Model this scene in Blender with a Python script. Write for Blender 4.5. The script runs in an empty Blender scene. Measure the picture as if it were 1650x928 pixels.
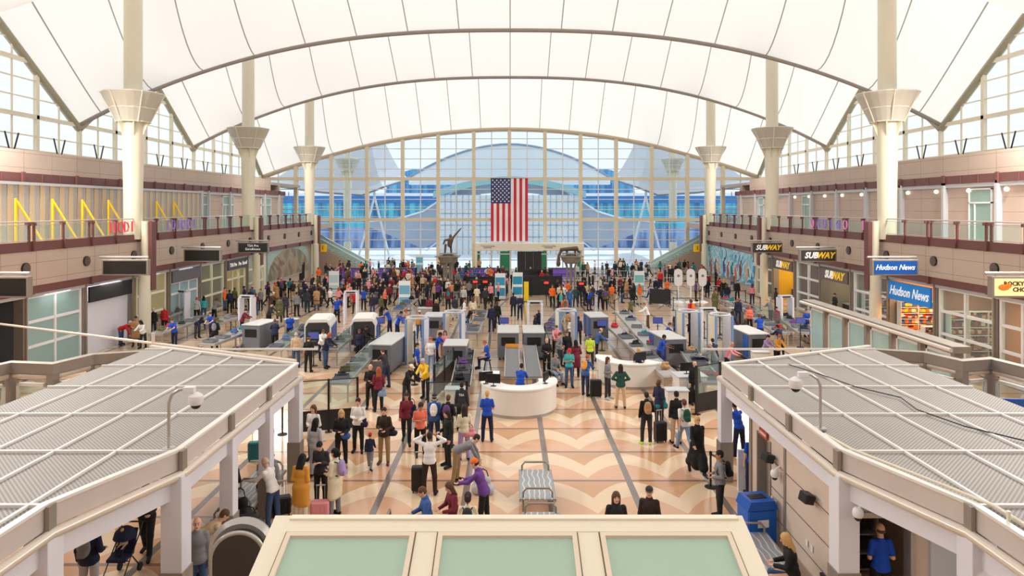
import bpy, math, random
import numpy as np
from mathutils import Vector, Matrix
PI = math.pi
sc = bpy.context.scene
COL = sc.collection
F, HC, VX, VY = 1100.0, 8.0, 822.0, 335.0      # focal length in pixels, eye height, vanishing point of the hall
def fl(x, y, z=0.0):
    """point of the horizontal plane z seen at a pixel of the 1650x928 photograph"""
    Y = (HC - z) * F / (y - VY)
    return ((x - VX) * Y / F, Y, z)
def lin(c):
    c = c / 255.0
    return c / 12.92 if c <= 0.04045 else ((c + 0.055) / 1.055) ** 2.4
def rgb(r, g, b): return (lin(r), lin(g), lin(b), 1.0)
MATS = {}
def mat(name, c=None, rough=0.5, metal=0.0, var=0.0, scale=6.0, bump=0.0, emit=0.0, spec=None):
    """procedural principled material; var = strength of a noise variation of the colour"""
    if name in MATS: return MATS[name]
    m = bpy.data.materials.new(name); m.use_nodes = True
    nt = m.node_tree; b = nt.nodes['Principled BSDF']
    col = rgb(*c)
    b.inputs['Base Color'].default_value = col
    b.inputs['Roughness'].default_value = rough
    b.inputs['Metallic'].default_value = metal
    if spec is not None: b.inputs['Specular IOR Level'].default_value = spec
    if var > 0 or bump > 0:
        tc = nt.nodes.new('ShaderNodeTexCoord'); n = nt.nodes.new('ShaderNodeTexNoise')
        n.inputs['Scale'].default_value = scale; n.inputs['Detail'].default_value = 3
        nt.links.new(tc.outputs['Object'], n.inputs['Vector'])
        if var > 0:
            mx = nt.nodes.new('ShaderNodeMix'); mx.data_type = 'RGBA'
            mx.inputs['A'].default_value = tuple(max(0, v * (1 - var)) for v in col[:3]) + (1,)
            mx.inputs['B'].default_value = tuple(min(1, v * (1 + var)) for v in col[:3]) + (1,)
            nt.links.new(n.outputs['Fac'], mx.inputs['Factor']); nt.links.new(mx.outputs['Result'], b.inputs['Base Color'])
        if bump > 0:
            bp = nt.nodes.new('ShaderNodeBump'); bp.inputs['Strength'].default_value = bump
            nt.links.new(n.outputs['Fac'], bp.inputs['Height']); nt.links.new(bp.outputs['Normal'], b.inputs['Normal'])
    if emit > 0:
        b.inputs['Emission Color'].default_value = col; b.inputs['Emission Strength'].default_value = emit
    MATS[name] = m
    return m
def glass(name, c=(225, 240, 240), opacity=0.12, rough=0.02):
    """thin pane: mostly transparent, a little tinted gloss"""
    if name in MATS: return MATS[name]
    m = bpy.data.materials.new(name); m.use_nodes = True
    nt = m.node_tree; nt.nodes.clear()
    o = nt.nodes.new('ShaderNodeOutputMaterial'); t = nt.nodes.new('ShaderNodeBsdfTransparent')
    t.inputs['Color'].default_value = rgb(*c)
    g = nt.nodes.new('ShaderNodeBsdfPrincipled'); g.inputs['Base Color'].default_value = rgb(*c); g.inputs['Roughness'].default_value = rough
    mx = nt.nodes.new('ShaderNodeMixShader'); mx.inputs[0].default_value = opacity
    nt.links.new(t.outputs[0], mx.inputs[1]); nt.links.new(g.outputs[0], mx.inputs[2]); nt.links.new(mx.outputs[0], o.inputs[0])
    MATS[name] = m
    return m

class MB:
    """collects shapes and links them as one mesh object"""
    def __init__(s): s.v = []; s.f = []; s.m = []; s.k = 0
    def mi(s, k): s.k = k; return s
    def add(s, vs, fs, k=None):
        o = len(s.v); s.v.extend([tuple(v) for v in vs])
        for f in fs: s.f.append(tuple(i + o for i in f)); s.m.append(s.k if k is None else k)
        return s
    def box(s, x0, x1, y0, y1, z0, z1, M=None, b=0.0):
        if b > 0:      # bevelled along every edge
            b = min(b, abs(x1-x0)*.45, abs(y1-y0)*.45, abs(z1-z0)*.45)
            xs, ys, zs = sorted((x0, x1)), sorted((y0, y1)), sorted((z0, z1))
            vs = []; idx = {}
            for i in (0, 1):
                for j in (0, 1):
                    for k in (0, 1):
                        cx, cy, cz = xs[i], ys[j], zs[k]
                        dx, dy, dz = (b if i == 0 else -b), (b if j == 0 else -b), (b if k == 0 else -b)
                        idx[i, j, k, 0] = len(vs); vs.append((cx, cy+dy, cz+dz))
                        idx[i, j, k, 1] = len(vs); vs.append((cx+dx, cy, cz+dz))
                        idx[i, j, k, 2] = len(vs); vs.append((cx+dx, cy+dy, cz))
            I = lambda i, j, k, a: idx[i, j, k, a]
            fs = []
            for i in (0, 1): fs.append((I(i,0,0,0), I(i,1,0,0), I(i,1,1,0), I(i,0,1,0)))
            for j in (0, 1): fs.append((I(0,j,0,1), I(1,j,0,1), I(1,j,1,1), I(0,j,1,1)))
            for k in (0, 1): fs.append((I(0,0,k,2), I(1,0,k,2), I(1,1,k,2), I(0,1,k,2)))
            for i in (0, 1):
                for j in (0, 1): fs.append((I(i,j,0,0), I(i,j,1,0), I(i,j,1,1), I(i,j,0,1)))
            for i in (0, 1):
                for k in (0, 1): fs.append((I(i,0,k,0), I(i,1,k,0), I(i,1,k,2), I(i,0,k,2)))
            for j in (0, 1):
                for k in (0, 1): fs.append((I(0,j,k,1), I(1,j,k,1), I(1,j,k,2), I(0,j,k,2)))
            for i in (0, 1):
                for j in (0, 1):
                    for k in (0, 1): fs.append((I(i,j,k,0), I(i,j,k,1), I(i,j,k,2)))
        else:
            vs = [(x, y, z) for x in (x0, x1) for y in (y0, y1) for z in (z0, z1)]
            fs = [(0,1,3,2), (4,6,7,5), (0,4,5,1), (2,3,7,6), (0,2,6,4), (1,5,7,3)]
        if M is not None: vs = [M @ Vector(v) for v in vs]
        return s.add(vs, fs)
    def cyl(s, p0, p1, r0, r1=None, n=12, cap=True):
        r1 = r0 if r1 is None else r1
        p0, p1 = Vector(p0), Vector(p1); d = (p1 - p0)
        if d.length < 1e-9: return s
        d.normalize(); a = d.orthogonal().normalized(); b = d.cross(a)
        vs = []
        for p, r in ((p0, r0), (p1, r1)):
            for i in range(n):
                t = 2*PI*i/n; vs.append(p + a*(r*math.cos(t)) + b*(r*math.sin(t)))
        fs = [(i, (i+1) % n, n+(i+1) % n, n+i) for i in range(n)]
        if cap: fs += [tuple(range(n))[::-1], tuple(range(n, 2*n))]
        return s.add(vs, fs)
    def lathe(s, prof, n=20, c=(0, 0, 0), cap=True):
        vs = [(c[0]+r*math.cos(2*PI*i/n), c[1]+r*math.sin(2*PI*i/n), c[2]+z) for r, z in prof for i in range(n)]
        fs = [(j*n+i, j*n+(i+1) % n, (j+1)*n+(i+1) % n, (j+1)*n+i) for j in range(len(prof)-1) for i in range(n)]
        if cap: fs += [tuple(range(n))[::-1], tuple(range((len(prof)-1)*n, len(prof)*n))]
        return s.add(vs, fs)
    def ball(s, c, r, n=12, m=8):
        rx, ry, rz = (r, r, r) if not hasattr(r, '__len__') else r
        vs = []
        for j in range(m+1):
            p = PI*j/m
            for i in range(n):
                t = 2*PI*i/n; vs.append((c[0]+rx*math.sin(p)*math.cos(t), c[1]+ry*math.sin(p)*math.sin(t), c[2]-rz*math.cos(p)))
        fs = [(j*n+i, j*n+(i+1) % n, (j+1)*n+(i+1) % n, (j+1)*n+i) for j in range(m) for i in range(n)]
        return s.add(vs, fs)
    def prism(s, poly, a, b, axis='z', M=None):
        def P(u, v, w): return {'z': (u, v, w), 'y': (u, w, v), 'x': (w, u, v)}[axis]
        n = len(poly); vs = [P(u, v, a) for u, v in poly] + [P(u, v, b) for u, v in poly]
        if M is not None: vs = [M @ Vector(v) for v in vs]
        return s.add(vs, [tuple(range(n))[::-1], tuple(range(n, 2*n))] + [(i, (i+1) % n, n+(i+1) % n, n+i) for i in range(n)])
    def tube(s, pts, r, n=8, closed=False):
        pts = [Vector(p) for p in pts]; N = len(pts); vs = []; a = None
        for i, p in enumerate(pts):
            q0 = pts[i-1] if (i > 0 or closed) else p
            q1 = pts[(i+1) % N] if (i < N-1 or closed) else p
            d = (q1 - q0).normalized()
            if a is None: a = d.orthogonal().normalized()
            a = (a - d*a.dot(d)); a = a.normalized() if a.length > 1e-6 else d.orthogonal().normalized()
            b = d.cross(a); rr = r[i] if hasattr(r, '__len__') else r
            for k in range(n):
                t = 2*PI*k/n; vs.append(p + a*(rr*math.cos(t)) + b*(rr*math.sin(t)))
        fs = [(i*n+k, i*n+(k+1) % n, (i+1)*n+(k+1) % n, (i+1)*n+k) for i in range(N-1) for k in range(n)]
        if closed: fs += [((N-1)*n+k, (N-1)*n+(k+1) % n, (k+1) % n, k) for k in range(n)]
        else: fs += [tuple(range(n))[::-1], tuple(range((N-1)*n, N*n))]
        return s.add(vs, fs)
    def sweep(s, path, prof, closed=False):
        """profile [(out, z)] swept along a horizontal path of (x, y); out = to the right of the walking direction"""
        N = len(path); P = [Vector(p) for p in path]; vs = []
        for i, p in enumerate(P):
            d0 = (p - P[i-1]).normalized() if (i > 0 or closed) else (P[1]-p).normalized()
            d1 = (P[(i+1) % N] - p).normalized() if (i < N-1 or closed) else d0
            n0, n1 = Vector((d0.y, -d0.x)), Vector((d1.y, -d1.x)); nn = (n0+n1).normalized()
            k = 1.0/max(.3, nn.dot(n0))
            for o, z in prof: vs.append((p.x+nn.x*o*k, p.y+nn.y*o*k, z))
        m = len(prof)
        fs = [(i*m+k, i*m+(k+1) % m, ((i+1) % N)*m+(k+1) % m, ((i+1) % N)*m+k) for i in range(N if closed else N-1) for k in range(m)]
        if not closed: fs += [tuple(range(m))[::-1], tuple(range((N-1)*m, N*m))]
        return s.add(vs, fs)
    def build(s, name, mats, parent=None, smooth=None, loc=None):
        me = bpy.data.meshes.new(name); me.from_pydata(s.v, [], s.f)
        mats = mats if isinstance(mats, (list, tuple)) else [mats]
        for m in mats: me.materials.append(m)
        if any(s.m): me.polygons.foreach_set('material_index', s.m)
        me.update()
        if smooth:
            me.polygons.foreach_set('use_smooth', [True]*len(me.polygons))
            try: me.set_sharp_from_angle(angle=math.radians(smooth))
            except Exception: pass
        o = bpy.data.objects.new(name, me); COL.objects.link(o)
        if parent is not None: o.parent = parent
        if loc is not None: o.location = loc
        return o
def tag(o, label=None, cat=None, group=None, kind=None):
    if label: o['label'] = label
    if cat: o['category'] = cat
    if group: o['group'] = group
    if kind: o['kind'] = kind
    return o
def thing(name, label, cat, loc=(0, 0, 0), rz=0.0, group=None):
    o = bpy.data.objects.new(name, None); COL.objects.link(o)
    o.empty_display_size = .2
    o.location = loc; o.rotation_euler = (0, 0, rz); return tag(o, label, cat, group)
def struct(o, label=None): 
    o['kind'] = 'structure'
    if label: o['label'] = label
    return o
def dup(root, loc=None, rz=None, label=None, group=None):
    r = root.copy(); COL.objects.link(r)
    if loc is not None: r.location = loc
    if rz is not None: r.rotation_euler = (0, 0, rz)
    if label: r['label'] = label
    if group: r['group'] = group
    for ch in list(root.children):
        c = ch.copy(); COL.objects.link(c); c.parent = r
        for g in list(ch.children):
            d = g.copy(); COL.objects.link(d); d.parent = c
    return r
def text(name, body, size, m, parent=None, loc=(0, 0, 0), rot=(PI/2, 0, 0), shear=0.0, depth=0.01, bold=0.0, wide=1.0, align='CENTER'):
    cu = bpy.data.curves.new(name, 'FONT'); cu.body = body; cu.size = size; cu.shear = shear; cu.extrude = depth; cu.offset = bold
    cu.align_x = align; cu.align_y = 'CENTER'; cu.resolution_u = 2
    t = bpy.data.objects.new(name, cu); COL.objects.link(t)
    dg = bpy.context.evaluated_depsgraph_get(); me = bpy.data.meshes.new_from_object(t.evaluated_get(dg))
    COL.objects.unlink(t); bpy.data.objects.remove(t)
    me.materials.clear(); me.materials.append(m)
    o = bpy.data.objects.new(name, me); COL.objects.link(o); o.location = loc; o.rotation_euler = rot; o.scale = (wide, 1, 1)
    if parent is not None: o.parent = parent
    return o
# ---- shared materials
TAN = mat('tan_wall_panel', (208, 186, 170), .55, var=.05, scale=1.5)
MAROON = mat('maroon_steel', (112, 70, 66), .45, var=.08, scale=2)
STEEL = mat('brushed_steel', (186, 182, 178), .35, metal=.5, var=.08, scale=3)
DSTEEL = mat('brown_grey_steel', (156, 146, 136), .45, metal=.35, var=.1, scale=3)
CREAM = mat('cream_paint', (236, 228, 206), .4, var=.03)
WHITE = mat('white_paint', (236, 234, 236), .45, var=.02)
OFFW = mat('off_white_laminate', (232, 228, 222), .4, var=.02)
BLACK = mat('black_plastic', (24, 24, 26), .45)
DARK = mat('charcoal_metal', (52, 52, 56), .45, var=.1)
GREY = mat('mid_grey_plastic', (130, 132, 136), .5)
LGREY = mat('light_grey_plastic', (196, 198, 202), .45)
BLUE = mat('royal_blue_panel', (18, 84, 170), .4)
SCREEN = mat('monitor_screen', (70, 80, 150), .25, emit=.35)
RED = mat('red_paint', (190, 30, 36), .4)
PANE = glass('clear_pane', (238, 246, 244), .10)
FROST = glass('frosted_green_pane', (206, 228, 222), .62, .35)
RUBBER = mat('black_rubber', (30, 30, 30), .8)
EXPOSURE = 0.18; SKY = 1.05; SUN = 1.7; FILL = 1100
# ------------------------------------------------------------------ camera, sky, sun
cd = bpy.data.cameras.new('camera'); cam = bpy.data.objects.new('camera', cd); COL.objects.link(cam)
cam.location = (0, 0, HC); cam.rotation_euler = (PI/2, 0, 0)
cd.sensor_width = 36; cd.lens = 24.0; cd.shift_x = 3/1650; cd.shift_y = -129/1650; cd.clip_end = 900
sc.camera = cam
sc.view_settings.view_transform = 'Standard'; sc.view_settings.look = 'None'; sc.view_settings.gamma = 1
sc.view_settings.use_curve_mapping = False; sc.view_settings.exposure = EXPOSURE
w = bpy.data.worlds.new('overcast_sky'); sc.world = w; w.use_nodes = True; nt = w.node_tree
bg = nt.nodes['Background']; tc = nt.nodes.new('ShaderNodeTexCoord'); sx = nt.nodes.new('ShaderNodeSeparateXYZ')
rp = nt.nodes.new('ShaderNodeValToRGB'); rp.color_ramp.elements[0].position = 0; rp.color_ramp.elements[0].color = (1, 1, 1, 1)
rp.color_ramp.elements[1].position = .6; rp.color_ramp.elements[1].color = (.93, .96, 1, 1)
nt.links.new(tc.outputs['Generated'], sx.inputs[0]); nt.links.new(sx.outputs['Z'], rp.inputs[0]); nt.links.new(rp.outputs[0], bg.inputs[0])
bg.inputs[1].default_value = SKY
sl = bpy.data.lights.new('sun', 'SUN'); sl.energy = SUN; sl.angle = math.radians(12); sl.color = (1, .95, .88)
so = bpy.data.objects.new('sun', sl); COL.objects.link(so); so.rotation_euler = (math.radians(-28), math.radians(14), 0)

# ------------------------------------------------------------------ floor: terrazzo with scallops between dark strips
def floor_material():
    m = bpy.data.materials.new('terrazzo_floor'); m.use_nodes = True; nt = m.node_tree; b = nt.nodes['Principled BSDF']
    L = nt.links.new
    def N(op, a, b_=None, c=None):
        n = nt.nodes.new('ShaderNodeMath'); n.operation = op
        for i, v in enumerate((a, b_, c)):
            if v is None: continue
            if isinstance(v, (int, float)): n.inputs[i].default_value = v
            else: L(v, n.inputs[i])
        return n.outputs[0]
    g = nt.nodes.new('ShaderNodeNewGeometry'); s = nt.nodes.new('ShaderNodeSeparateXYZ'); L(g.outputs['Position'], s.inputs[0])
    X, Y = s.outputs[0], s.outputs[1]
    Pm = 2.36
    u = N('FRACT', N('DIVIDE', N('ADD', X, 500*Pm - 1.12), Pm))            # 0 at a strip
    w = N('MULTIPLY', N('MINIMUM', u, N('SUBTRACT', 1.0, u)), 2.0)          # 0 strip .. 1 mid
    v = N('SUBTRACT', 1.0, N('FRACT', N('DIVIDE', N('ADD', Y, 500*Pm - 17.67), Pm)))   # 0 far line .. 1 near line
    wp = N('POWER', w, 1.9)
    vo = N('ADD', N('MULTIPLY', wp, .47), .04); vi = N('ADD', N('MULTIPLY', wp, .46), .46)
    band = N('MULTIPLY', N('GREATER_THAN', v, vo), N('LESS_THAN', v, vi))
    low = N('GREATER_THAN', v, vi)
    strip = N('LESS_THAN', w, .08); cross = N('MAXIMUM', N('LESS_THAN', v, .028), N('GREATER_THAN', v, .972))
    vor = nt.nodes.new('ShaderNodeTexVoronoi'); vor.inputs['Scale'].default_value = 26; L(g.outputs['Position'], vor.inputs['Vector'])
    spk = N('MULTIPLY', N('SUBTRACT', N('FRACT', N('MULTIPLY', vor.outputs['Distance'], 9.0)), .5), .3)
    def mix(f, a, c):
        n = nt.nodes.new('ShaderNodeMix'); n.data_type = 'RGBA'; L(f, n.inputs['Factor'])
        for k, q in (('A', a), ('B', c)):
            if isinstance(q, tuple): n.inputs[k].default_value = q
            else: L(q, n.inputs[k])
        return n.outputs['Result']
    c = mix(low, rgb(206, 160, 120), rgb(220, 174, 140))
    c = mix(band, c, rgb(232, 204, 172))
    sep = nt.nodes.new('ShaderNodeHueSaturation'); L(c, sep.inputs['Color']); L(N('ADD', N('MULTIPLY', spk, N('ADD', N('MULTIPLY', band, .9), .25)), 1.0), sep.inputs['Value'])
    lane = N('GREATER_THAN', Y, 33.4); c = mix(lane, sep.outputs[0], rgb(206, 180, 152))
    c = mix(strip, mix(cross, c, rgb(146, 120, 102)), rgb(128, 118, 112))
    L(c, b.inputs['Base Color']); b.inputs['Roughness'].default_value = .15
    return m
mb = MB(); mb.add([(-34, -20, 0), (34, -20, 0), (34, 90, 0), (-34, 90, 0)], [(0, 1, 2, 3)])
struct(mb.build('floor', floor_material()), 'polished terrazzo floor with beige scallops between grey strips')

# ------------------------------------------------------------------ tent roof
RIDGE = [41.4 + 18.2*k for k in range(-3, 3)]            # mast rows
XE = 32.0
def zval(X, last=False):
    a = abs(X)/XE
    return 18.2 - 6.2*a**1.95 if last else 21.2 - 7.1*a**2.45
def zrid(X):
    a = abs(X)
    if a < 22.86: return 26.0 + 12*(a/22.86)**5
    return 38.0 - 17.3*((a-22.86)/9.14)**.55
def zroof(X, Y):
    k = min(range(len(RIDGE)), key=lambda i: abs(Y-RIDGE[i])); last = (k == len(RIDGE)-1 and Y > RIDGE[k])
    half = (87.8-RIDGE[-1]) if last else 9.1
    u = min(1.0, abs(Y-RIDGE[k])/half); a = abs(X)
    zv, zr = zval(X, last), zrid(X)
    q = 1.0 + 1.1*math.exp(-((a-22.86)/4.5)**2)
    return zv + (zr-zv)*(1-u)**q
xs = [-32 + .5*i for i in range(129)]
ys = []
for r in RIDGE:
    h1 = 9.1 if r != RIDGE[-1] else 87.8-r
    ys += [r-9.1*(1-i/14) for i in range(14)] + [r] + [r+h1*i/14 for i in range(1, 15)]
ys = sorted(set(round(y, 4) for y in ys))
ys = [y for i, y in enumerate(ys) if i == 0 or y-ys[i-1] > .01]
mb = MB(); nx = len(xs)
mb.add([(x, y, zroof(x, y)) for y in ys for x in xs], [(j*nx+i, j*nx+i+1, (j+1)*nx+i+1, (j+1)*nx+i) for j in range(len(ys)-1) for i in range(nx-1)])
def fabric_material():
    m = bpy.data.materials.new('white_roof_fabric'); m.use_nodes = True; nt = m.node_tree; nt.nodes.clear(); L = nt.links.new
    o = nt.nodes.new('ShaderNodeOutputMaterial'); d = nt.nodes.new('ShaderNodeBsdfDiffuse'); t = nt.nodes.new('ShaderNodeBsdfTranslucent')
    mx = nt.nodes.new('ShaderNodeMixShader'); mx.inputs[0].default_value = .5
    g = nt.nodes.new('ShaderNodeNewGeometry'); s = nt.nodes.new('ShaderNodeSeparateXYZ'); L(g.outputs['Position'], s.inputs[0])
    def N(op, a, b_=None):
        n = nt.nodes.new('ShaderNodeMath'); n.operation = op
        for i, v in enumerate((a, b_)):
            if v is None: continue
            if isinstance(v, (int, float)): n.inputs[i].default_value = v
            else: L(v, n.inputs[i])
        return n.outputs[0]
    fr = N('FRACT', N('DIVIDE', N('ADD', s.outputs[0], 3.78*20), 3.78)); e = N('MINIMUM', fr, N('SUBTRACT', 1.0, fr))
    seam = N('LESS_THAN', e, .011)
    c = nt.nodes.new('ShaderNodeMix'); c.data_type = 'RGBA'; L(seam, c.inputs['Factor'])
    c.inputs['A'].default_value = (1, .98, .94, 1); c.inputs['B'].default_value = (.3, .29, .27, 1)
    L(c.outputs['Result'], t.inputs[0]); c2 = nt.nodes.new('ShaderNodeMix'); c2.data_type = 'RGBA'; L(seam, c2.inputs['Factor'])
    c2.inputs['A'].default_value = (.8, .79, .77, 1); c2.inputs['B'].default_value = (.35, .33, .31, 1); L(c2.outputs['Result'], d.inputs[0])
    L(d.outputs[0], mx.inputs[1]); L(t.outputs[0], mx.inputs[2]); L(mx.outputs[0], o.inputs[0])
    return m
FABRIC = fabric_material()
struct(mb.build('ceiling', FABRIC, smooth=60), 'white translucent tent roof with seams')
CABLE = mat('grey_cable_sleeve', (158, 152, 146), .6)
EDGEB = mat('grey_green_edge_beam', (166, 162, 140), .5, var=.08)
n_trim = 0
def trim(mb, m, label, smooth=None):
    global n_trim; n_trim += 1
    return struct(mb.build('trim_%d' % n_trim, m, smooth=smooth), label)
for yv in (50.5, 68.7):
    mb = MB(); mb.tube([(x, yv, zval(x)-.05) for x in [-32+i for i in range(65)]], .16, 8); trim(mb, CABLE, 'grey valley cable across the tent roof', 40)
mb = MB(); mb.tube([(x, 87.75, zval(x, True)-.1) for x in [-32+i for i in range(65)]], .3, 8); trim(mb, mat('tan_arch_beam', (200, 184, 160), .5), 'tan arch over the end window', 40)
for sx_ in (-1, 1):
    mb = MB()
    pts = []
    for i, r in enumerate(RIDGE[2:]):
        pts += [(sx_*31.9, r-9.1, zroof(32, r-9.1)-.25), (sx_*31.9, r, zroof(32, r)-.25)]
    pts.append((sx_*31.9, 87.7, 11.9))
    for a, b_ in zip(pts, pts[1:]): mb.cyl(a, b_, .27, n=8)
    trim(mb, EDGEB, 'grey green beam along the roof edge, %s side' % ('left' if sx_ < 0 else 'right'), 40)

# ------------------------------------------------------------------ masts
MASTP = mat('cream_mast_paint', (232, 226, 204), .35, var=.03, scale=1)
COLLAR = mat('grey_perforated_collar', (200, 196, 182), .5, var=.06, scale=30)
def make_mast():
    t = thing('roof_mast', 'cream roof mast', 'column')
    mb = MB(); mb.lathe([(.5, 6.1), (.52, 6.3), (.54, 9), (.60, 12.4), (.62, 14.2), (.64, 14.8), (.55, 14.85)], 24); mb.build('lower_shaft', MASTP, t, smooth=35)
    mb = MB(); mb.lathe([(.52, 14.8), (.52, 37.2), (.3, 38.2)], 24); mb.build('upper_shaft', MASTP, t, smooth=35)
    mb = MB(); mb.lathe([(.86, 13.25), (.93, 13.2), (1.24, 14.0), (1.68, 14.75), (1.72, 14.9), (1.55, 14.9), (.9, 13.5)], 24); c = mb.build('collar', COLLAR, t)
    mb = MB()
    for i in range(6):
        a = 2*PI*i/6+.26; ca, sa = math.cos(a), math.sin(a)
        mb.cyl((.92*ca, .92*sa, 13.15), (1.75*ca, 1.75*sa, 14.93), .04, n=6)
    for z, r in ((13.2, .95), (14.0, 1.26), (14.9, 1.75)):
        mb.tube([(r*math.cos(2*PI*i/12), r*math.sin(2*PI*i/12), z) for i in range(12)], .04, 6, closed=True)
    mb.build('rib', mat('pale_rib', (232, 228, 216), .4), c)
    for i in range(6):
        a = 2*PI*i/6; mb = MB()
        mb.prism([(0.55, 12.2), (.95, 13.2), (.55, 13.2)], -.04, .04, 'y', M=Matrix.Rotation(a, 4, 'Z'))
        mb.build('bracket', MASTP, t)
    return t
m0 = make_mast()
ordn = ['nearest', 'second', 'third', 'farthest']
first = True
for s_, side in ((-1, 'left'), (1, 'right')):
    for i, Y in enumerate((41.4, 59.6, 77.8, 95.9)):
        lb = 'cream roof mast with flared grey collar, %s on the %s%s' % (ordn[i], side, ' outside the end window' if i == 3 else '')
        if first: m0.location = (s_*22.86, Y, 0); m0['label'] = lb; m0['group'] = 'roof masts'; first = False
        else: dup(m0, (s_*22.86, Y, 0), 0, lb, 'roof masts')
        if i < 3:
            sh = thing('balcony_column', 'cream column with maroon flange under the %s %s mast' % (ordn[i], side), 'column', (s_*22.15, Y, 0), 0, 'columns at the balcony edge')
            mb = MB(); mb.lathe([(.34, 0), (.34, 3.9), (.2, 3.95), (.2, 7.2)], 20); mb.build('shaft', MASTP, sh, smooth=40)
            mb = MB(); mb.box(-s_*.3-.13, -s_*.3+.13, .0, .5, 3.0, 7.15); mb.build('flange', MAROON, sh)
# the masts outside stand on taller legs
for s_ in (-1, 1):
    mb = MB(); mb.cyl((s_*22.86, 95.9, -1), (s_*22.86, 95.9, 3.2), .52, .52, 20)
    trim(mb, MASTP, 'mast foot outside the end window', 40)

# ------------------------------------------------------------------ side walls with balcony
PANELN = 4.572
def wall_panel_mat():
    m = bpy.data.materials.new('tan_panels'); m.use_nodes = True; nt = m.node_tree; b = nt.nodes['Principled BSDF']; L = nt.links.new
    g = nt.nodes.new('ShaderNodeNewGeometry'); s = nt.nodes.new('ShaderNodeSeparateXYZ'); L(g.outputs['Position'], s.inputs[0])
    def N(op, a, b_=None):
        n = nt.nodes.new('ShaderNodeMath'); n.operation = op
        for i, v in enumerate((a, b_)):
            if v is None: continue
            if isinstance(v, (int, float)): n.inputs[i].default_value = v
            else: L(v, n.inputs[i])
        return n.outputs[0]
    fy = N('FRACT', N('DIVIDE', N('ADD', s.outputs[1], 457.2-41.4+50), 2.286)); fz = N('FRACT', N('DIVIDE', N('ADD', s.outputs[2], 8.22), .8))
    j = N('MAXIMUM', N('LESS_THAN', fy, .012), N('LESS_THAN', fz, .025))
    c = nt.nodes.new('ShaderNodeMix'); c.data_type = 'RGBA'; L(j, c.inputs['Factor'])
    nz = nt.nodes.new('ShaderNodeTexNoise'); nz.inputs['Scale'].default_value = .6; L(g.outputs['Position'], nz.inputs['Vector'])
    c0 = nt.nodes.new('ShaderNodeMix'); c0.data_type = 'RGBA'; L(nz.outputs['Fac'], c0.inputs['Factor'])
    c0.inputs['A'].default_value = rgb(188, 166, 152); c0.inputs['B'].default_value = rgb(200, 180, 166)
    L(c0.outputs['Result'], c.inputs['A']); c.inputs['B'].default_value = rgb(140, 120, 108)
    L(c.outputs['Result'], b.inputs['Base Color']); b.inputs['Roughness'].default_value = .5
    return m
WP = wall_panel_mat()
def X_(s, a, b): return (min(s*a, s*b), max(s*a, s*b))
VENT = mat('dark_vent', (44, 38, 36), .6)
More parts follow.
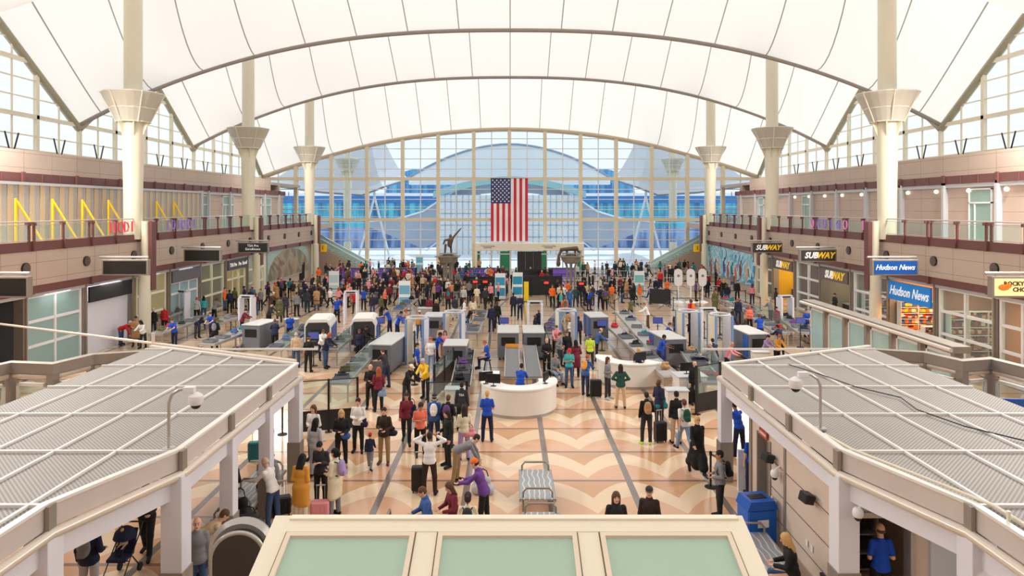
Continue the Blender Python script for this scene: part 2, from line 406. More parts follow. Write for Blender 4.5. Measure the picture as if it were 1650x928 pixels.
for s_, side in ((-1, 'left'), (1, 'right')):
    Y0, Y1 = -20, 79.7
    mb = MB()
    def bx(a, b, y0, y1, z0, z1, k=0):
        x0, x1 = X_(s_, a, b); mb.mi(k).box(x0, x1, y0, y1, z0, z1)
    bx(22.6, 23.4, Y0, Y1, 4.3, 5.95); bx(22.75, 26.6, Y0, 87.6, 5.5, 6.1)
    bx(22.56, 22.9, Y0, Y1, 5.95, 6.4, 1); bx(22.62, 23.2, Y0, Y1, 3.92, 4.3, 1)
    bx(26.5, 26.9, Y0, Y1, 6.1, 9.42); bx(26.3, 27, Y0, 79.9, 9.42, 9.9, 1)
    bx(26.45, 27.1, Y0, 75.4, 9.9, 11.15); bx(27.0, 32.3, Y0, 87.8, 10.6, 10.9)
    bx(26.9, 32, 79.4, 79.7, 6.1, 10.7)
    bx(31.7, 32.2, Y0, 87.8, 10.6, 11.75)
    bx(24.2, 32, 79.5, 79.7, 0, 5.5); bx(33.3, 33.6, -20, 90, 0, 10.8)
    # ribs on the maroon bands
    y = 41.4 - 20*PANELN
    while y < Y1:
        if y > 5:
            bx(22.44, 22.6, y-.07, y+.07, 5.95, 6.42, 1); bx(22.5, 22.66, y-.08, y+.08, 3.9, 4.3, 1)
            bx(22.44, 22.6, y+2.22, y+2.36, 5.95, 6.42, 1)
            bx(26.2, 26.32, y-.1, y+.1, 9.35, 9.95, 1); bx(26.25, 26.32, y+1.5, y+1.56, 9.42, 9.9, 1); bx(26.25, 26.32, y+3.0, y+3.06, 9.42, 9.9, 1)
        y += PANELN
    # vertical joints and light rail on the storefront head
    bx(22.9, 23.2, Y0, 62, 3.72, 3.92, 2)
    struct(mb.build('wall_%s' % side, [WP, MAROON, LGREY]), 'tan panelled wall with maroon bands and a balcony, %s side' % side)
    # round vents
    k = 0
    y = 41.4 - 2*PANELN
    i = 0
    while y < 78:
        t = thing('air_vent', 'dark round vent grille in the %s balcony wall, number %d from the near end' % (side, i+1), 'vent', (s_*22.58, y - .45, 5.17), 0, 'round vents on the %s balcony wall' % side)
        t['label'] = 'dark round vent grille on the %s balcony face, %s' % (side, ['nearest the camera', 'second from the near end', 'third from the near end', 'fourth, beside the first mast', 'fifth from the near end', 'sixth from the near end', 'seventh from the near end', 'eighth from the near end', 'ninth from the near end', 'last but one before the far end', 'last before the far end'][min(i, 10)])
        mb = MB(); mb.cyl((-.02*s_*-1, 0, 0), (.06*-s_, 0, 0), .27, n=20); mb.build('vent_disc', VENT, t)
        mb = MB()
        for q in range(-3, 4):
            hw = math.sqrt(max(.001, .25**2-(q*.07)**2)); x0, x1 = X_(-s_, .05, .085); mb.box(x0, x1, -hw, hw, q*.07-.012, q*.07+.012)
        mb.build('slat', mat('tan_slat', (150, 130, 118), .5), t)
        y += PANELN*(1 if i % 2 else 1); i += 1
    # balcony railing
    rail = thing('balcony_railing', 'glass balcony railing with maroon posts along the %s side' % side, 'railing', (s_*22.62, 0, 6.1))
    mb = MB(); mb.tube([(0, 10, 1.24), (0, Y1, 1.24)], .035, 8); mb.tube([(-s_*.0, 10, 1.1), (0, Y1, 1.1)], .018, 6); mb.tube([(0, 10, .36), (0, Y1, .36)], .02, 6); mb.build('handrail', STEEL, rail, smooth=40)
    k0 = int((20-41.4)/2.286); 
    pm = MB(); pm.box(-.045, .045, -.05, .05, .0, 1.2); pm.box(-.16, .1, -.055, .055, 1.06, 1.2)
    post0 = None
    for k in range(k0, 17):
        yy = 41.4 + 2.286*k
        for d in ((-.17, .17) if k % 2 == 0 else (0,)):
            if post0 is None: post0 = pm.build('post', MAROON, rail); post0.location = (0, yy+d, 0)
            else:
                p = post0.copy(); COL.objects.link(p); p.parent = rail; p.location = (0, yy+d, 0)
        if k < 16:
            g = MB(); g.box(-.01, .01, yy+.22, yy+2.286-.22, .38, 1.07); g.build('glass_panel', PANE, rail)
    # end rail
    mb = MB(); mb.tube([(0, Y1, 1.24), (s_*4, Y1, 1.24)], .035, 8)
    for q in range(1, 4): mb.box(s_*q-.04, s_*q+.04, Y1-.04, Y1+.04, 0, 1.2)
    mb.build('end_rail', MAROON, rail)
    # clerestory glazing in the plane of the roof edge
    wn = thing('window_%d' % (2 if s_ < 0 else 3), None, None, (0, 0, 0)); wn['kind'] = 'structure'
    mb = MB()
    yy = 41.4 - 4*PANELN
    ztop = lambda y: zroof(32, min(y, 87.7)) - .3
    i = 0
    while yy < 87.6:
        big = i % 2 == 0
        r = .13 if big else .045
        mb.box(s_*31.9-r, s_*31.9+r, yy-r, yy+r, 11.7, ztop(yy)); yy += PANELN/2; i += 1
    for z, r in ((11.75, .12), (12.8, .04), (14.1, .13), (15.3, .04), (16.5, .04), (17.7, .13), (18.9, .04)):
        y = 24.0; st = None
        while y < 87.6:
            ins = ztop(y) > z
            if ins and st is None: st = y
            if (not ins or y + .2 >= 87.6) and st is not None:
                mb.box(s_*31.9-r, s_*31.9+r, st, y, z-r, z+r); st = None
            y += .2
    mb.build('window_frame', CREAM, wn)
    mb = MB()
    for a, b_ in zip(ys, ys[1:]):
        if a < 20: continue
        mb.add([(s_*31.95, a, 11.7), (s_*31.95, b_, 11.7), (s_*31.95, b_, zroof(32, b_)), (s_*31.95, a, zroof(32, a))], [(0, 1, 2, 3)])
    mb.build('pane', PANE, wn)
    # brace struts at the foot of the clerestory
    for j in range(0, 10):
        yb = 34 + j*4.572
        b2 = thing('window_brace', 'dark V brace at the foot of the %s clerestory, %s' % (side, ['nearest', 'second', 'third', 'fourth', 'fifth', 'sixth', 'seventh', 'eighth', 'ninth', 'farthest'][j]), 'brace', (s_*31.5, yb, 11.1), 0, 'clerestory braces')
        mb = MB(); mb.cyl((0, 0, 0), (0, -.6, 1.7), .05, n=6); mb.cyl((0, 0, 0), (0, .6, 1.7), .05, n=6); mb.build('strut', DARK, b2)
# back wall behind the camera and ends
mb = MB(); mb.box(-34, 34, -20.4, -20, 0, 22); struct(mb.build('wall_back', WP), 'tan wall at the near end of the hall')
mb = MB()
for s_ in (-1, 1): mb.box(*X_(s_, 31.7, 32.2), 20-40, 24, 11.7, 20)
struct(mb.build('trim_90', WP), 'side wall above the parapet behind the viewer')

# ------------------------------------------------------------------ end window
GM = mat('tan_mullion', (226, 212, 184), .45, var=.03)
THIN = mat('thin_white_mullion', (222, 226, 226), .4)
YG = 87.8
wn = thing('window_1', None, None); wn['kind'] = 'structure'
mb = MB()
for k in range(-6, 7):
    X = k*PANELN - .1; mb.box(X-.22, X+.22, YG-.3, YG+.3, 0, zval(X, True))
for z in (11.75, 6.5):
    mb.box(-32, 32, YG-.22, YG+.22, z-.2, z+.2)
mb.build('window_frame', GM, wn)
mb = MB()
for k in range(-7, 7):
    X = k*PANELN + 2.19
    if abs(X) < 31.5: mb.box(X-.06, X+.06, YG-.08, YG+.08, 0, zval(X, True))
for z in (1.3, 2.6, 3.9, 5.2, 7.8, 9.1, 10.4, 13.0, 14.3, 15.6, 16.9):
    hw = 31.9
    if z > 12: hw = 32*min(1, ((18.2-z)/6.2))**(1/1.95)
    mb.box(-hw, hw, YG-.05, YG+.05, z-.05, z+.05)
mb.build('glazing_bar', THIN, wn)
mb = MB()
q = [-32 + i for i in range(65)]
for a, b_ in zip(q, q[1:]): mb.add([(a, YG+.02, 0), (b_, YG+.02, 0), (b_, YG+.02, zval(b_, True)), (a, YG+.02, zval(a, True))], [(0, 1, 2, 3)])
mb.build('pane', glass('end_window_pane', (226, 238, 246), .05), wn)
# ------------------------------------------------------------------ area lights added high along both sides to brighten the hall interior
def area(name, loc, size, power, color=(1, .95, .88), rot=(0, 0, 0), sy=None):
    l = bpy.data.lights.new(name, 'AREA'); l.energy = power; l.size = size; l.color = color
    if sy: l.shape = 'RECTANGLE'; l.size_y = sy
    o = bpy.data.objects.new(name, l); COL.objects.link(o); o.location = loc; o.rotation_euler = rot
    return o
for s_ in (-1, 1):
    for Y, q_ in ((5.0, 1), (22, 1.3), (33, 1.9), (70, .9)):
        area('fill_light', (s_*24.9, Y, 14.6), 2.4 if Y < 60 else 6, FILL*q_, rot=(0, s_*.45, 0))

# ------------------------------------------------------------------ shop fronts under the balcony
SX = 23.1
def pillar_y(k): return 41.4 + 4.55*k
def goods_mat(name, cols, scale=3.0):
    """shelves of small mixed packets"""
    if name in MATS: return MATS[name]
    m = bpy.data.materials.new(name); m.use_nodes = True; nt = m.node_tree; b = nt.nodes['Principled BSDF']; L = nt.links.new
    tc = nt.nodes.new('ShaderNodeTexCoord'); v = nt.nodes.new('ShaderNodeTexVoronoi'); v.inputs['Scale'].default_value = scale; v.inputs['Randomness'].default_value = .35
    L(tc.outputs['Object'], v.inputs['Vector']); r = nt.nodes.new('ShaderNodeValToRGB'); r.color_ramp.interpolation = 'CONSTANT'
    sp = nt.nodes.new('ShaderNodeSeparateColor'); L(v.outputs['Color'], sp.inputs[0]); L(sp.outputs[0], r.inputs[0])
    while len(r.color_ramp.elements) < len(cols): r.color_ramp.elements.new(.5)
    for i, c in enumerate(cols): r.color_ramp.elements[i].position = i/len(cols); r.color_ramp.elements[i].color = rgb(*c)
    L(r.outputs[0], b.inputs['Base Color']); MATS[name] = m
    return m
GOODS = goods_mat('mixed_packets', [(250, 210, 60), (230, 120, 40), (240, 240, 230), (200, 50, 40), (250, 180, 90), (60, 110, 190)], 5)
GOODS2 = goods_mat('souvenir_goods', [(150, 60, 50), (90, 60, 50), (200, 190, 180), (120, 40, 44), (60, 60, 70), (180, 140, 90)], 5)
def room(s_, k, wall, lampc=None, power=60, depth=4.0, floorc=None):
    y0, y1 = pillar_y(k-1)+.1, pillar_y(k)-.1
    m = mat('shop_wall_%d_%d_%d' % wall, wall, .6)
    mb = MB()
    mb.box(*X_(s_, SX+depth, SX+depth+.1), y0, y1, 0, 3.9); mb.box(*X_(s_, SX, SX+depth), y0-.05, y0, 0, 3.9); mb.box(*X_(s_, SX, SX+depth), y1, y1+.05, 0, 3.9)
    mb.box(*X_(s_, SX, SX+depth), y0, y1, 3.85, 3.95)
    trim(mb, m, 'shop interior shell')
    if lampc: area('shop_ceiling_lamp', (s_*(SX+depth*.45), (y0+y1)/2, 3.75), 2.0, power, lampc)
def sign_board(s_, k, z0, z1, m, label, txt=None, tm=None, size=.7, shear=0, bold=0, y0=None, y1=None, segs=None, wide=1.0):
    y0 = pillar_y(k-1)+.2 if y0 is None else y0; y1 = pillar_y(k)-.2 if y1 is None else y1
    t = thing('shop_sign', label, 'sign', (s_*(SX-.24), (y0+y1)/2, (z0+z1)/2), -PI/2 if s_ > 0 else PI/2, 'signs over the shop fronts')
    # local: x along the wall, -y towards the hall
    h = (y1-y0)/2; v = (z1-z0)/2
    mb = MB(); mb.box(-h, h, -.06, .06, -v, v, b=.015); mb.build('sign_face', m, t)
    for tx, tm_, ox in (segs or ([(txt, tm, 0)] if txt else [])):
        text('lettering', tx, size, tm_, t, (ox, -.07, 0), shear=shear, bold=bold, wide=wide)
    return t
WHT = mat('sign_white', (250, 250, 250), .4, emit=.25); YEL = mat('sign_yellow', (250, 200, 40), .4, emit=.25)
def glazed_front(s_, k, label, cols=2, rows=(0, 1.3, 2.5, 3.7), pane=PANE, fm=WHITE, y0=None, y1=None, fr=.07):
    y0 = pillar_y(k-1)+.25 if y0 is None else y0; y1 = pillar_y(k)-.25 if y1 is None else y1
    t = thing('shop_window', label, 'window', (s_*SX, (y0+y1)/2, 0), -PI/2 if s_ > 0 else PI/2, 'glazed fronts below the balcony')
    h = (y1-y0)/2; mb = MB()
    for i in range(cols+1):
        x = -h + 2*h*i/cols; mb.box(x-fr, x+fr, -.08, .08, 0, rows[-1])
    for z in rows: mb.box(-h, h, -.06, .06, max(0, z-fr), z+fr)
    mb.build('window_frame', fm, t)
    for i in range(cols):
        mb = MB(); x = -h+2*h*i/cols; mb.box(x+fr, x+2*h/cols-fr, -.012, .012, .05, rows[-1]-.05); mb.build('pane', pane, t)
    return t
names = {-3: 'nearest', -2: 'second', -1: 'third', 0: 'fourth', 1: 'fifth', 2: 'sixth', 3: 'seventh', 4: 'eighth', 5: 'ninth'}
for s_, side in ((-1, 'left'), (1, 'right')):
    for k in range(-3, 6):
        mb = MB(); y = pillar_y(k); mb.box(*X_(s_, SX-.16, SX+.3), y-.14, y+.14, 0, 3.9)
        mb.box(*X_(s_, SX-.26, SX-.16), y-.05, y+.05, 0, 3.9)
        trim(mb, DSTEEL, 'grey steel shop pillar')
    mb = MB(); mb.box(*X_(s_, SX, SX+.4), -20, pillar_y(-4)+.2, 0, 4); mb.box(*X_(s_, 23.0, 23.4), pillar_y(5)-.0, 79.7, 0, 4.2)
    trim(mb, TAN, 'tan wall below the balcony')
    mb = MB(); mb.box(*X_(s_, SX-.2, SX+.1), 63.6, 64.3, 0, 4.0); mb.box(*X_(s_, SX-.2, SX+.1), 78.6, 79.7, 0, 4.2); trim(mb, CREAM, 'cream edge of the wall below the balcony')
# right side shops
room(1, 0, (240, 160, 70), (1, .75, .4), 160, 3.2); room(1, -1, (150, 110, 84), (1, .8, .55), 90, 3.2); room(1, -2, (190, 130, 80), (1, .8, .55), 90); room(1, -3, (200, 110, 50), (1, .65, .35), 90)
room(1, 1, (120, 96, 80), (1, .85, .7), 60, 2.5); room(1, 2, (150, 140, 120), (1, .9, .75), 70); room(1, 3, (110, 60, 56), (1, .85, .7), 50, 2.5); room(1, 4, (214, 166, 40), (1, .85, .6), 110, 3); room(1, 5, (120, 96, 80), (1, .85, .7), 40)
SUBB = mat('dark_olive_sign', (62, 56, 52), .5); HUD = mat('news_blue', (24, 130, 214), .4, emit=.15); HUD2 = mat('news_deep_blue', (14, 84, 168), .4, emit=.1)
sign_board(1, 0, 2.55, 3.65, HUD, 'bright blue shop sign with white script reading Hudson News over the newsstand', 'Hudson News', WHT, .78, .35, .008, wide=.84)
for k, w_ in ((2, 'middle'), (4, 'far')):
    sign_board(1, k, 2.8, 3.65, mat('grey_brown_sign', (112, 100, 98), .5), 'grey brown shop sign lettered in white and yellow on the %s sandwich shop front' % w_,
               segs=[('SUB', WHT, -.6), ('WAY', YEL, .66)], size=.74, shear=.3, bold=.03)
sign_board(1, -3, 2.5, 3.5, mat('cream_sign', (244, 240, 228), .4, emit=.15), 'white sign with dark letters at the right edge, over the chocolate shop', 'ROCKY M\u006fUNTAIN'.upper(), BLACK, .5, 0, .02, wide=.75)
glazed_front(1, -1, 'tall glazed shop front full of brown goods beside the blue newsstand', 2); glazed_front(1, -2, 'glazed shop front with warm light at the right edge', 3)
glazed_front(1, 1, 'narrow glazed front between the newsstand and the nearer sandwich shop', 2); glazed_front(1, 3, 'glazed front with dark red interior between the two sandwich shops', 2); glazed_front(1, 5, 'white framed glazed front just before the horse mural', 2)
def shelf_unit(x, y, rz, w, h, m, label, rows=5, cat='shelf', d=.45, grp='shop shelves'):
    t = thing('display_shelf', label, cat, (x, y, 0), rz, grp)
    mb = MB(); mb.box(-w/2, w/2, d/2-.03, d/2, 0, h); mb.box(-w/2-.03, -w/2, -d/2, d/2, 0, h); mb.box(w/2, w/2+.03, -d/2, d/2, 0, h)
    for i in range(rows+1): mb.box(-w/2, w/2, -d/2, d/2, h*i/rows-.02 if i else .05, h*i/rows+.01 if i else .08)
    mb.build('frame', OFFW, t)
    mb = MB(); rnd = random.Random(int(x*7+y*13))
    for i in range(rows):
        a = -w/2+.03
        while a < w/2-.1:
            ww = rnd.uniform(.06, .14); mb.box(a, a+ww-.01, -d/2+.04, d/2-.05, h*i/rows+.08, h*i/rows+h/rows*rnd.uniform(.6, .9)); a += ww
    g = mb.build('goods', m, t); g['kind'] = 'stuff'
    return t
for i, (x_, w_) in enumerate(((.75, 1.0), (1.8, 1.0), (2.8, .9))):
    shelf_unit(SX+x_, 40.95, 0, w_, 2.4, GOODS, 'shelf of yellow and orange packets inside the blue newsstand, ' + ['nearest', 'middle', 'farthest'][i], 7)
shelf_unit(SX+.9, 38.6, 0, 1.3, 1.3, GOODS, 'low magazine rack at the front of the blue newsstand', 4)
for i, x_ in enumerate((.7, 1.7, 2.7)):
    shelf_unit(SX+x_, 36.3, 0, .95, 2.5, GOODS2, 'shelf of brown souvenirs behind the tall glazed front, ' + ['nearest', 'middle', 'farthest'][i], 6)
shelf_unit(SX+1.3, 45.4, 0, 1.8, 2.4, GOODS2, 'dark shelf behind the narrow glazed front', 5)
for k, nm in ((2, 'nearer'), (4, 'farther')):
    y = (pillar_y(k)+pillar_y(k-1))/2
    t = thing('shop_counter', 'dark serving counter of the %s sandwich shop' % nm, 'counter', (SX+1.6, y, 0), -PI/2)
    mb = MB(); mb.box(-1.8, 1.8, -.35, .35, 0, 1.0, b=.02); mb.build('cabinet', DARK, t); mb = MB(); mb.box(-1.85, 1.85, -.4, .4, 1.0, 1.05); mb.build('worktop', STEEL, t)
    t = thing('menu_screen', 'dark menu screen inside the %s sandwich shop' % nm, 'screen', (SX+2.2 if k == 2 else SX+2.8, y+.3, 2.0), -PI/2)
    mb = MB(); mb.box(-.9, .9, -.05, .05, -.4, .4, b=.02); mb.build('case', BLACK, t); mb = MB(); mb.box(-.8, -.02, -.07, -.05, -.32, .32); mb.box(.05, .8, -.07, -.05, -.32, .32); mb.build('screen', SCREEN, t)
# left side shops
room(-1, -1, (214, 216, 226), (.95, .97, 1), 60, 1.2); room(-1, 0, (222, 222, 232), (.95, .97, 1), 90, 1.0); room(-1, 1, (190, 176, 120), (1, .95, .8), 40, 1.2); room(-1, 2, (160, 186, 190), (.9, 1, 1), 40, 1.5)
room(-1, 3, (140, 120, 84), (1, .9, .7), 30, 2.5); room(-1, 4, (190, 160, 84), (1, .9, .6), 50, 2.5); room(-1, 5, (190, 186, 170), (1, .95, .85), 40, 2); room(-1, -2, (90, 96, 104), None)
glazed_front(-1, -1, 'large window of frosted panes in white frames at the left edge', 2, pane=glass('teal_frosted_pane', (170, 200, 196), .75, .3))
sign_board(-1, 0, 2.85, 3.7, mat('black_sign', (34, 34, 36), .5), 'long blank black sign band over white panels on the left')
t = thing('white_partition', 'plain white partition under the black sign band on the left', 'partition', (-SX+.05, (pillar_y(0)+pillar_y(-1))/2, 0), PI/2)
mb = MB(); mb.box(-2.0, .3, 0, .1, 0, 2.9); mb.box(.32, 2.0, 0.02, .1, 0, 2.9); mb.build('panel', mat('lilac_white_panel', (222, 222, 232), .5), t)
glazed_front(-1, 1, 'cream framed window with tan blinds beside the nearest left column', 1, y0=42.1, y1=45.6, pane=glass('tan_pane', (206, 196, 150), .7, .4), fm=CREAM)
sign_board(-1, 2, 2.9, 3.7, mat('slate_sign', (104, 100, 108), .5), 'blank slate grey sign band over pale blue glass doors')
glazed_front(-1, 2, 'pale blue glass doors in white frames below the slate sign', 3, rows=(0, 2.1, 2.85), pane=glass('blue_pane', (190, 214, 224), .6, .2))
glazed_front(-1, 3, 'white framed window with dark interior left of the checkpoint office', 2, fm=CREAM)
sign_board(-1, 4, 2.9, 3.7, mat('slate_sign2', (84, 84, 92), .5), 'dark slate office sign with small white letters on the left wall', 'TSA Pre   Pre  Enroll', WHT, .42, .1, .008)
glazed_front(-1, 4, 'glass doors with yellow light below the dark office sign', 3, rows=(0, 2.1, 2.85), fm=CREAM)
glazed_front(-1, 5, 'cream framed window just before the painted mural', 1, fm=CREAM)

# hanging signs that stick out from the balcony
def blade_sign(s_, Y, label, face, segs=(), size=.5, shear=0, bold=0, wide=1.0, emblem=None):
    t = thing('hanging_sign', label, 'sign', (s_*20.7, Y, 4.8), 0, 'signs hung under the balcony edge')
    mb = MB(); mb.box(-1.25, 1.25, -.14, .14, -.43, .43, b=.02); mb.build('case', DSTEEL, t)
    mb = MB(); mb.box(-1.15, 1.15, -.16, -.14, -.35, .35); mb.build('sign_face', face, t)
    mb = MB(); mb.cyl((-1.45, 0, .55), (1.2, 0, .55), .06, n=8); mb.cyl((-1.0, 0, .4), (-1.0, 0, .55), .03, n=6); mb.cyl((1.0, 0, .4), (1.0, 0, .55), .03, n=6)
    mb.build('bracket', STEEL, t, smooth=40)
    for tx, tm_, ox in segs: text('lettering', tx, size, tm_, t, (ox, -.17, 0 if '\n' not in tx else .02), shear=shear, bold=bold, wide=wide)
    if emblem: emblem(t)
    return t
blade_sign(1, 36.8, 'blue hanging sign with white script reading Hudson News', HUD2, [('Hudson News', WHT, -.05)], .4, .35, .004, wide=.9)
blade_sign(1, 46.0, 'dark hanging sign with white and yellow letters, nearer of the two sandwich signs', SUBB, [('SUB', WHT, -.5), ('WAY', YEL, .45)], .56, .3, .018, wide=.9)
blade_sign(1, 55.1, 'dark hanging sign with white and yellow letters, farther of the two sandwich signs', SUBB, [('SUB', WHT, -.5), ('WAY', YEL, .45)], .56, .3, .018, wide=.9)
def peanut(t):
    mb = MB(); mb.ball((-.78, -.17, 0), (.24, .02, .13), 16, 8); mb.ball((-.62, -.17, .06), (.16, .02, .11), 14, 8)
    mb.build('emblem', mat('sign_orange', (226, 130, 40), .5, emit=.15), t)
blade_sign(1, 27.7, 'cream hanging sign with an orange emblem and chocolate shop lettering at the right edge', mat('yellow_cream_sign', (250, 236, 170), .4, emit=.3), [('ROCKY MOUNTAIN\nCHOCOLATE', mat('brown_ink', (90, 56, 30), .5), .3)], .24, 0, .006, emblem=peanut)
LEDB = mat('dark_display', (36, 34, 32), .35)
blade_sign(-1, 27.7, 'blank dark hanging display cut by the left edge', LEDB); blade_sign(-1, 36.8, 'blank dark hanging display beside the nearest left column', LEDB)
blade_sign(-1, 46.0, 'blank dark hanging display between the first and second left masts', LEDB)
blade_sign(-1, 55.1, 'dark hanging sign with small white letters near the second left mast', mat('slate_display', (52, 52, 58), .35), [('TSA Pre\nEnrollment', WHT, 0)], .27)

# ------------------------------------------------------------------ murals on the lower walls
def swirl_mat(name, cols, scale, dist):
    m = bpy.data.materials.new(name); m.use_nodes = True; nt = m.node_tree; b = nt.nodes['Principled BSDF']; L = nt.links.new
    tc = nt.nodes.new('ShaderNodeTexCoord'); n = nt.nodes.new('ShaderNodeTexNoise'); n.inputs['Scale'].default_value = scale; n.inputs['Distortion'].default_value = dist; n.inputs['Detail'].default_value = 3
    L(tc.outputs['Object'], n.inputs['Vector']); r = nt.nodes.new('ShaderNodeValToRGB'); L(n.outputs['Fac'], r.inputs[0])
    while len(r.color_ramp.elements) < len(cols): r.color_ramp.elements.new(.5)
    for i, (p, c) in enumerate(cols): r.color_ramp.elements[i].position = p; r.color_ramp.elements[i].color = rgb(*c)
    L(r.outputs[0], b.inputs['Base Color']); b.inputs['Roughness'].default_value = .5
    return m
t = thing('wall_mural', 'swirling grey green and tan mural with an arched top on the left wall', 'mural', (-22.9, 71, 0), PI/2)
pl = [(-6.4, .9), (7.4, .9)] + [(7.4-.2*i, .9+3.2*math.sin(min(1, (i+6)/26)*PI/2)) for i in range(0, 26)] + [(-2, 4.1), (-6.4, 3.4)]
mb = MB(); mb.prism([(-7, .9), (7, .9), (7, 2.0), (6.6, 2.7), (6, 3.2), (5, 3.7), (3.6, 4.0), (-7, 4.1)], -.06, 0, 'y'); mb.build('canvas', mat('pale_teal_board', (170, 196, 188), .5, var=.15, scale=.6), t)
mb = MB(); mb.prism([(-6.6, 1.0), (6.2, 1.0), (6.3, 1.6), (5.6, 2.4), (4.4, 3.1), (2.6, 3.6), (.2, 3.8), (-2.4, 3.7), (-4.6, 3.2), (-6, 2.4), (-6.6, 1.6)], -.08, -.06, 'y')
mb.build('painting', swirl_mat('mural_swirls', [(.3, (96, 112, 120)), (.42, (150, 140, 110)), (.5, (176, 160, 140)), (.58, (120, 96, 80)), (.7, (186, 190, 180))], .16, 1.8), t)
t = thing('wall_mural', 'bright blue and white mural with reddish figures on the right wall', 'mural', (22.9, 71.5, 0), -PI/2)
mb = MB(); mb.prism([(-7.6, .6), (7.4, .6), (7.8, 2.4), (7.0, 3.6), (-7.6, 3.9)], -.08, 0, 'y'); mb.build('painting', swirl_mat('mural_blues', [(.3, (60, 150, 190)), (.42, (130, 200, 224)), (.52, (214, 234, 240)), (.6, (80, 170, 210)), (.7, (40, 120, 170))], .5, 2.5), t)
rnd = random.Random(4)
fc = [(214, 110, 84), (120, 60, 50), (232, 170, 120), (70, 70, 130), (180, 80, 60), (40, 110, 120)]
for i in range(9):
    x = -5.8+1.4*i+rnd.uniform(-.3, .3); zc = rnd.uniform(1.3, 1.9); mb = MB()
    e = lambda cx_, cz_, rx, rz_, t_: [(cx_+rx*math.cos(q)*math.cos(t_)-rz_*math.sin(q)*math.sin(t_), cz_+rx*math.cos(q)*math.sin(t_)+rz_*math.sin(q)*math.cos(t_)) for q in [2*PI*k/14 for k in range(14)]]
    mb.prism(e(x, zc, .34, .62, .3), -.09, -.08, 'y'); mb.prism(e(x+.22, zc+.75, .16, .3, -.7), -.095, -.085, 'y'); mb.prism(e(x-.18, zc-.5, .1, .42, .15), -.095, -.085, 'y'); mb.prism(e(x+.16, zc-.5, .09, .42, -.1), -.095, -.085, 'y')
    f_ = mb.build('painted_figure', mat('mural_paint_%d' % (i % 6), fc[i % 6], .6, var=.25, scale=3), t)
# ------------------------------------------------------------------ upper floor: stud wall on the left, doors and lamps on the right
t = thing('construction_wall', 'temporary stud wall of grey and tan boards on the left upper floor', 'partition', (-25.4, 0, 6.1))
mb = MB(); mb2 = MB(); y = 24.0; i = 0
while y < 55.5:
    mb.box(-.02, .06, y+.02, y+.4, 0, 3.1); mb2.box(-.06, .04, y+.42, y+.78, 0, 3.1); y += .8; i += 1
mb.build('board', mat('tan_board', (206, 186, 156), .6, var=.1), t); mb2.build('grey_board', mat('grey_board', (176, 172, 172), .6, var=.12), t)
mb = MB(); mb.box(-.1, .15, 23.5, 56, 3.1, 3.25); mb.box(-.1, .2, 55.8, 56.1, 0, 3.3); mb.build('top_rail', LGREY, t)
YB = mat('yellow_brace', (240, 200, 30), .45)
for i, y in enumerate((31.5, 34.6, 37.4, 40.0, 42.6, 48.4, 50.9)):
    t = thing('wall_brace', 'yellow diagonal brace against the stud wall, ' + ['nearest', 'second', 'third', 'fourth', 'fifth', 'sixth', 'farthest'][i], 'brace', (-25.1, y, 6.1), 0, 'yellow braces on the stud wall')
    mb = MB(); mb.box(0, .1, -.05, .05, 0, 2.4); mb.build('post', YB, t)
    mb = MB(); mb.cyl((.05, 0, 2.3), (.9, .9, 0), .06, n=6); mb.build('diagonal', YB, t)
# upper walls: grey posts, head rail, lamps, doors
for s_, side in ((-1, 'left'), (1, 'right')):
    mb = MB()
    y = pillar_y(-5)
    while y < 79:
        if s_ > 0 or y > 56: mb.box(*X_(s_, 26.2, 26.5), y-.1, y+.1, 6.1, 9.5)
        y += 4.55
    mb.box(*X_(s_, 26.35, 26.5), -20 if s_ > 0 else 56, 79.5, 9.2, 9.42)
    trim(mb, LGREY, 'grey posts on the upper wall')
rnd = random.Random(2)
for i in range(11):
    y = pillar_y(-2)+i*3.0+1
    t = thing('wall_lamp', 'small round wall lamp high on the right upper wall, ' + ['nearest', 'second', 'third', 'fourth', 'fifth', 'sixth', 'seventh', 'eighth', 'ninth', 'tenth', 'farthest'][i], 'lamp', (26.4, y, 9.0), 0, 'round lamps on the upper wall')
    mb = MB(); mb.ball((0, 0, 0), .13, 12, 8); mb.build('globe', mat('lamp_globe', (255, 246, 220), .4, emit=1.0), t, smooth=60)
def door_thing(s_, y, w, label, pane, panels=2):
    t = thing('glass_door', label, 'door', (s_*26.48, y, 6.1), -PI/2 if s_ > 0 else PI/2, 'doors on the upper floor')
    mb = MB(); fr = .07
    mb.box(-w/2, -w/2+fr, -.08, .05, 0, 3.0); mb.box(w/2-fr, w/2, -.08, .05, 0, 3.0); mb.box(-w/2, w/2, -.08, .05, 2.93, 3.0); mb.box(-w/2, w/2, -.08, .05, 2.15, 2.24); mb.box(-w/2+w*.25, -w/2+w*.25+fr, -.08, .05, 0, 2.2)
    mb.build('door_frame', WHITE, t)
    mb = MB(); mb.box(-w/2+fr, w/2-fr, -.02, 0, .05, 2.95); mb.build('pane', pane, t)
    mb = MB(); mb.box(w*.36, w*.4, -.12, -.02, .95, 1.15); mb.build('handle', STEEL, t)
PGR = glass('green_door_pane', (176, 206, 196), .7, .2)
door_thing(1, 38.4, 1.9, 'white framed glass door on the right upper floor, nearest', PGR); door_thing(1, 61.0, 1.6, 'white framed glass door on the right upper floor behind the nearest mast', PGR)
door_thing(-1, 59.0, 2.2, 'glass door on the left upper floor just past the stud wall', PGR); door_thing(-1, 64.0, 2.6, 'glass door on the left upper floor, second past the stud wall', PGR)
door_thing(-1, 74.0, 3.0, 'glass door at the far end of the left upper floor', PGR); door_thing(1, 72.0, 1.6, 'glass door at the far end of the right upper floor', PGR)
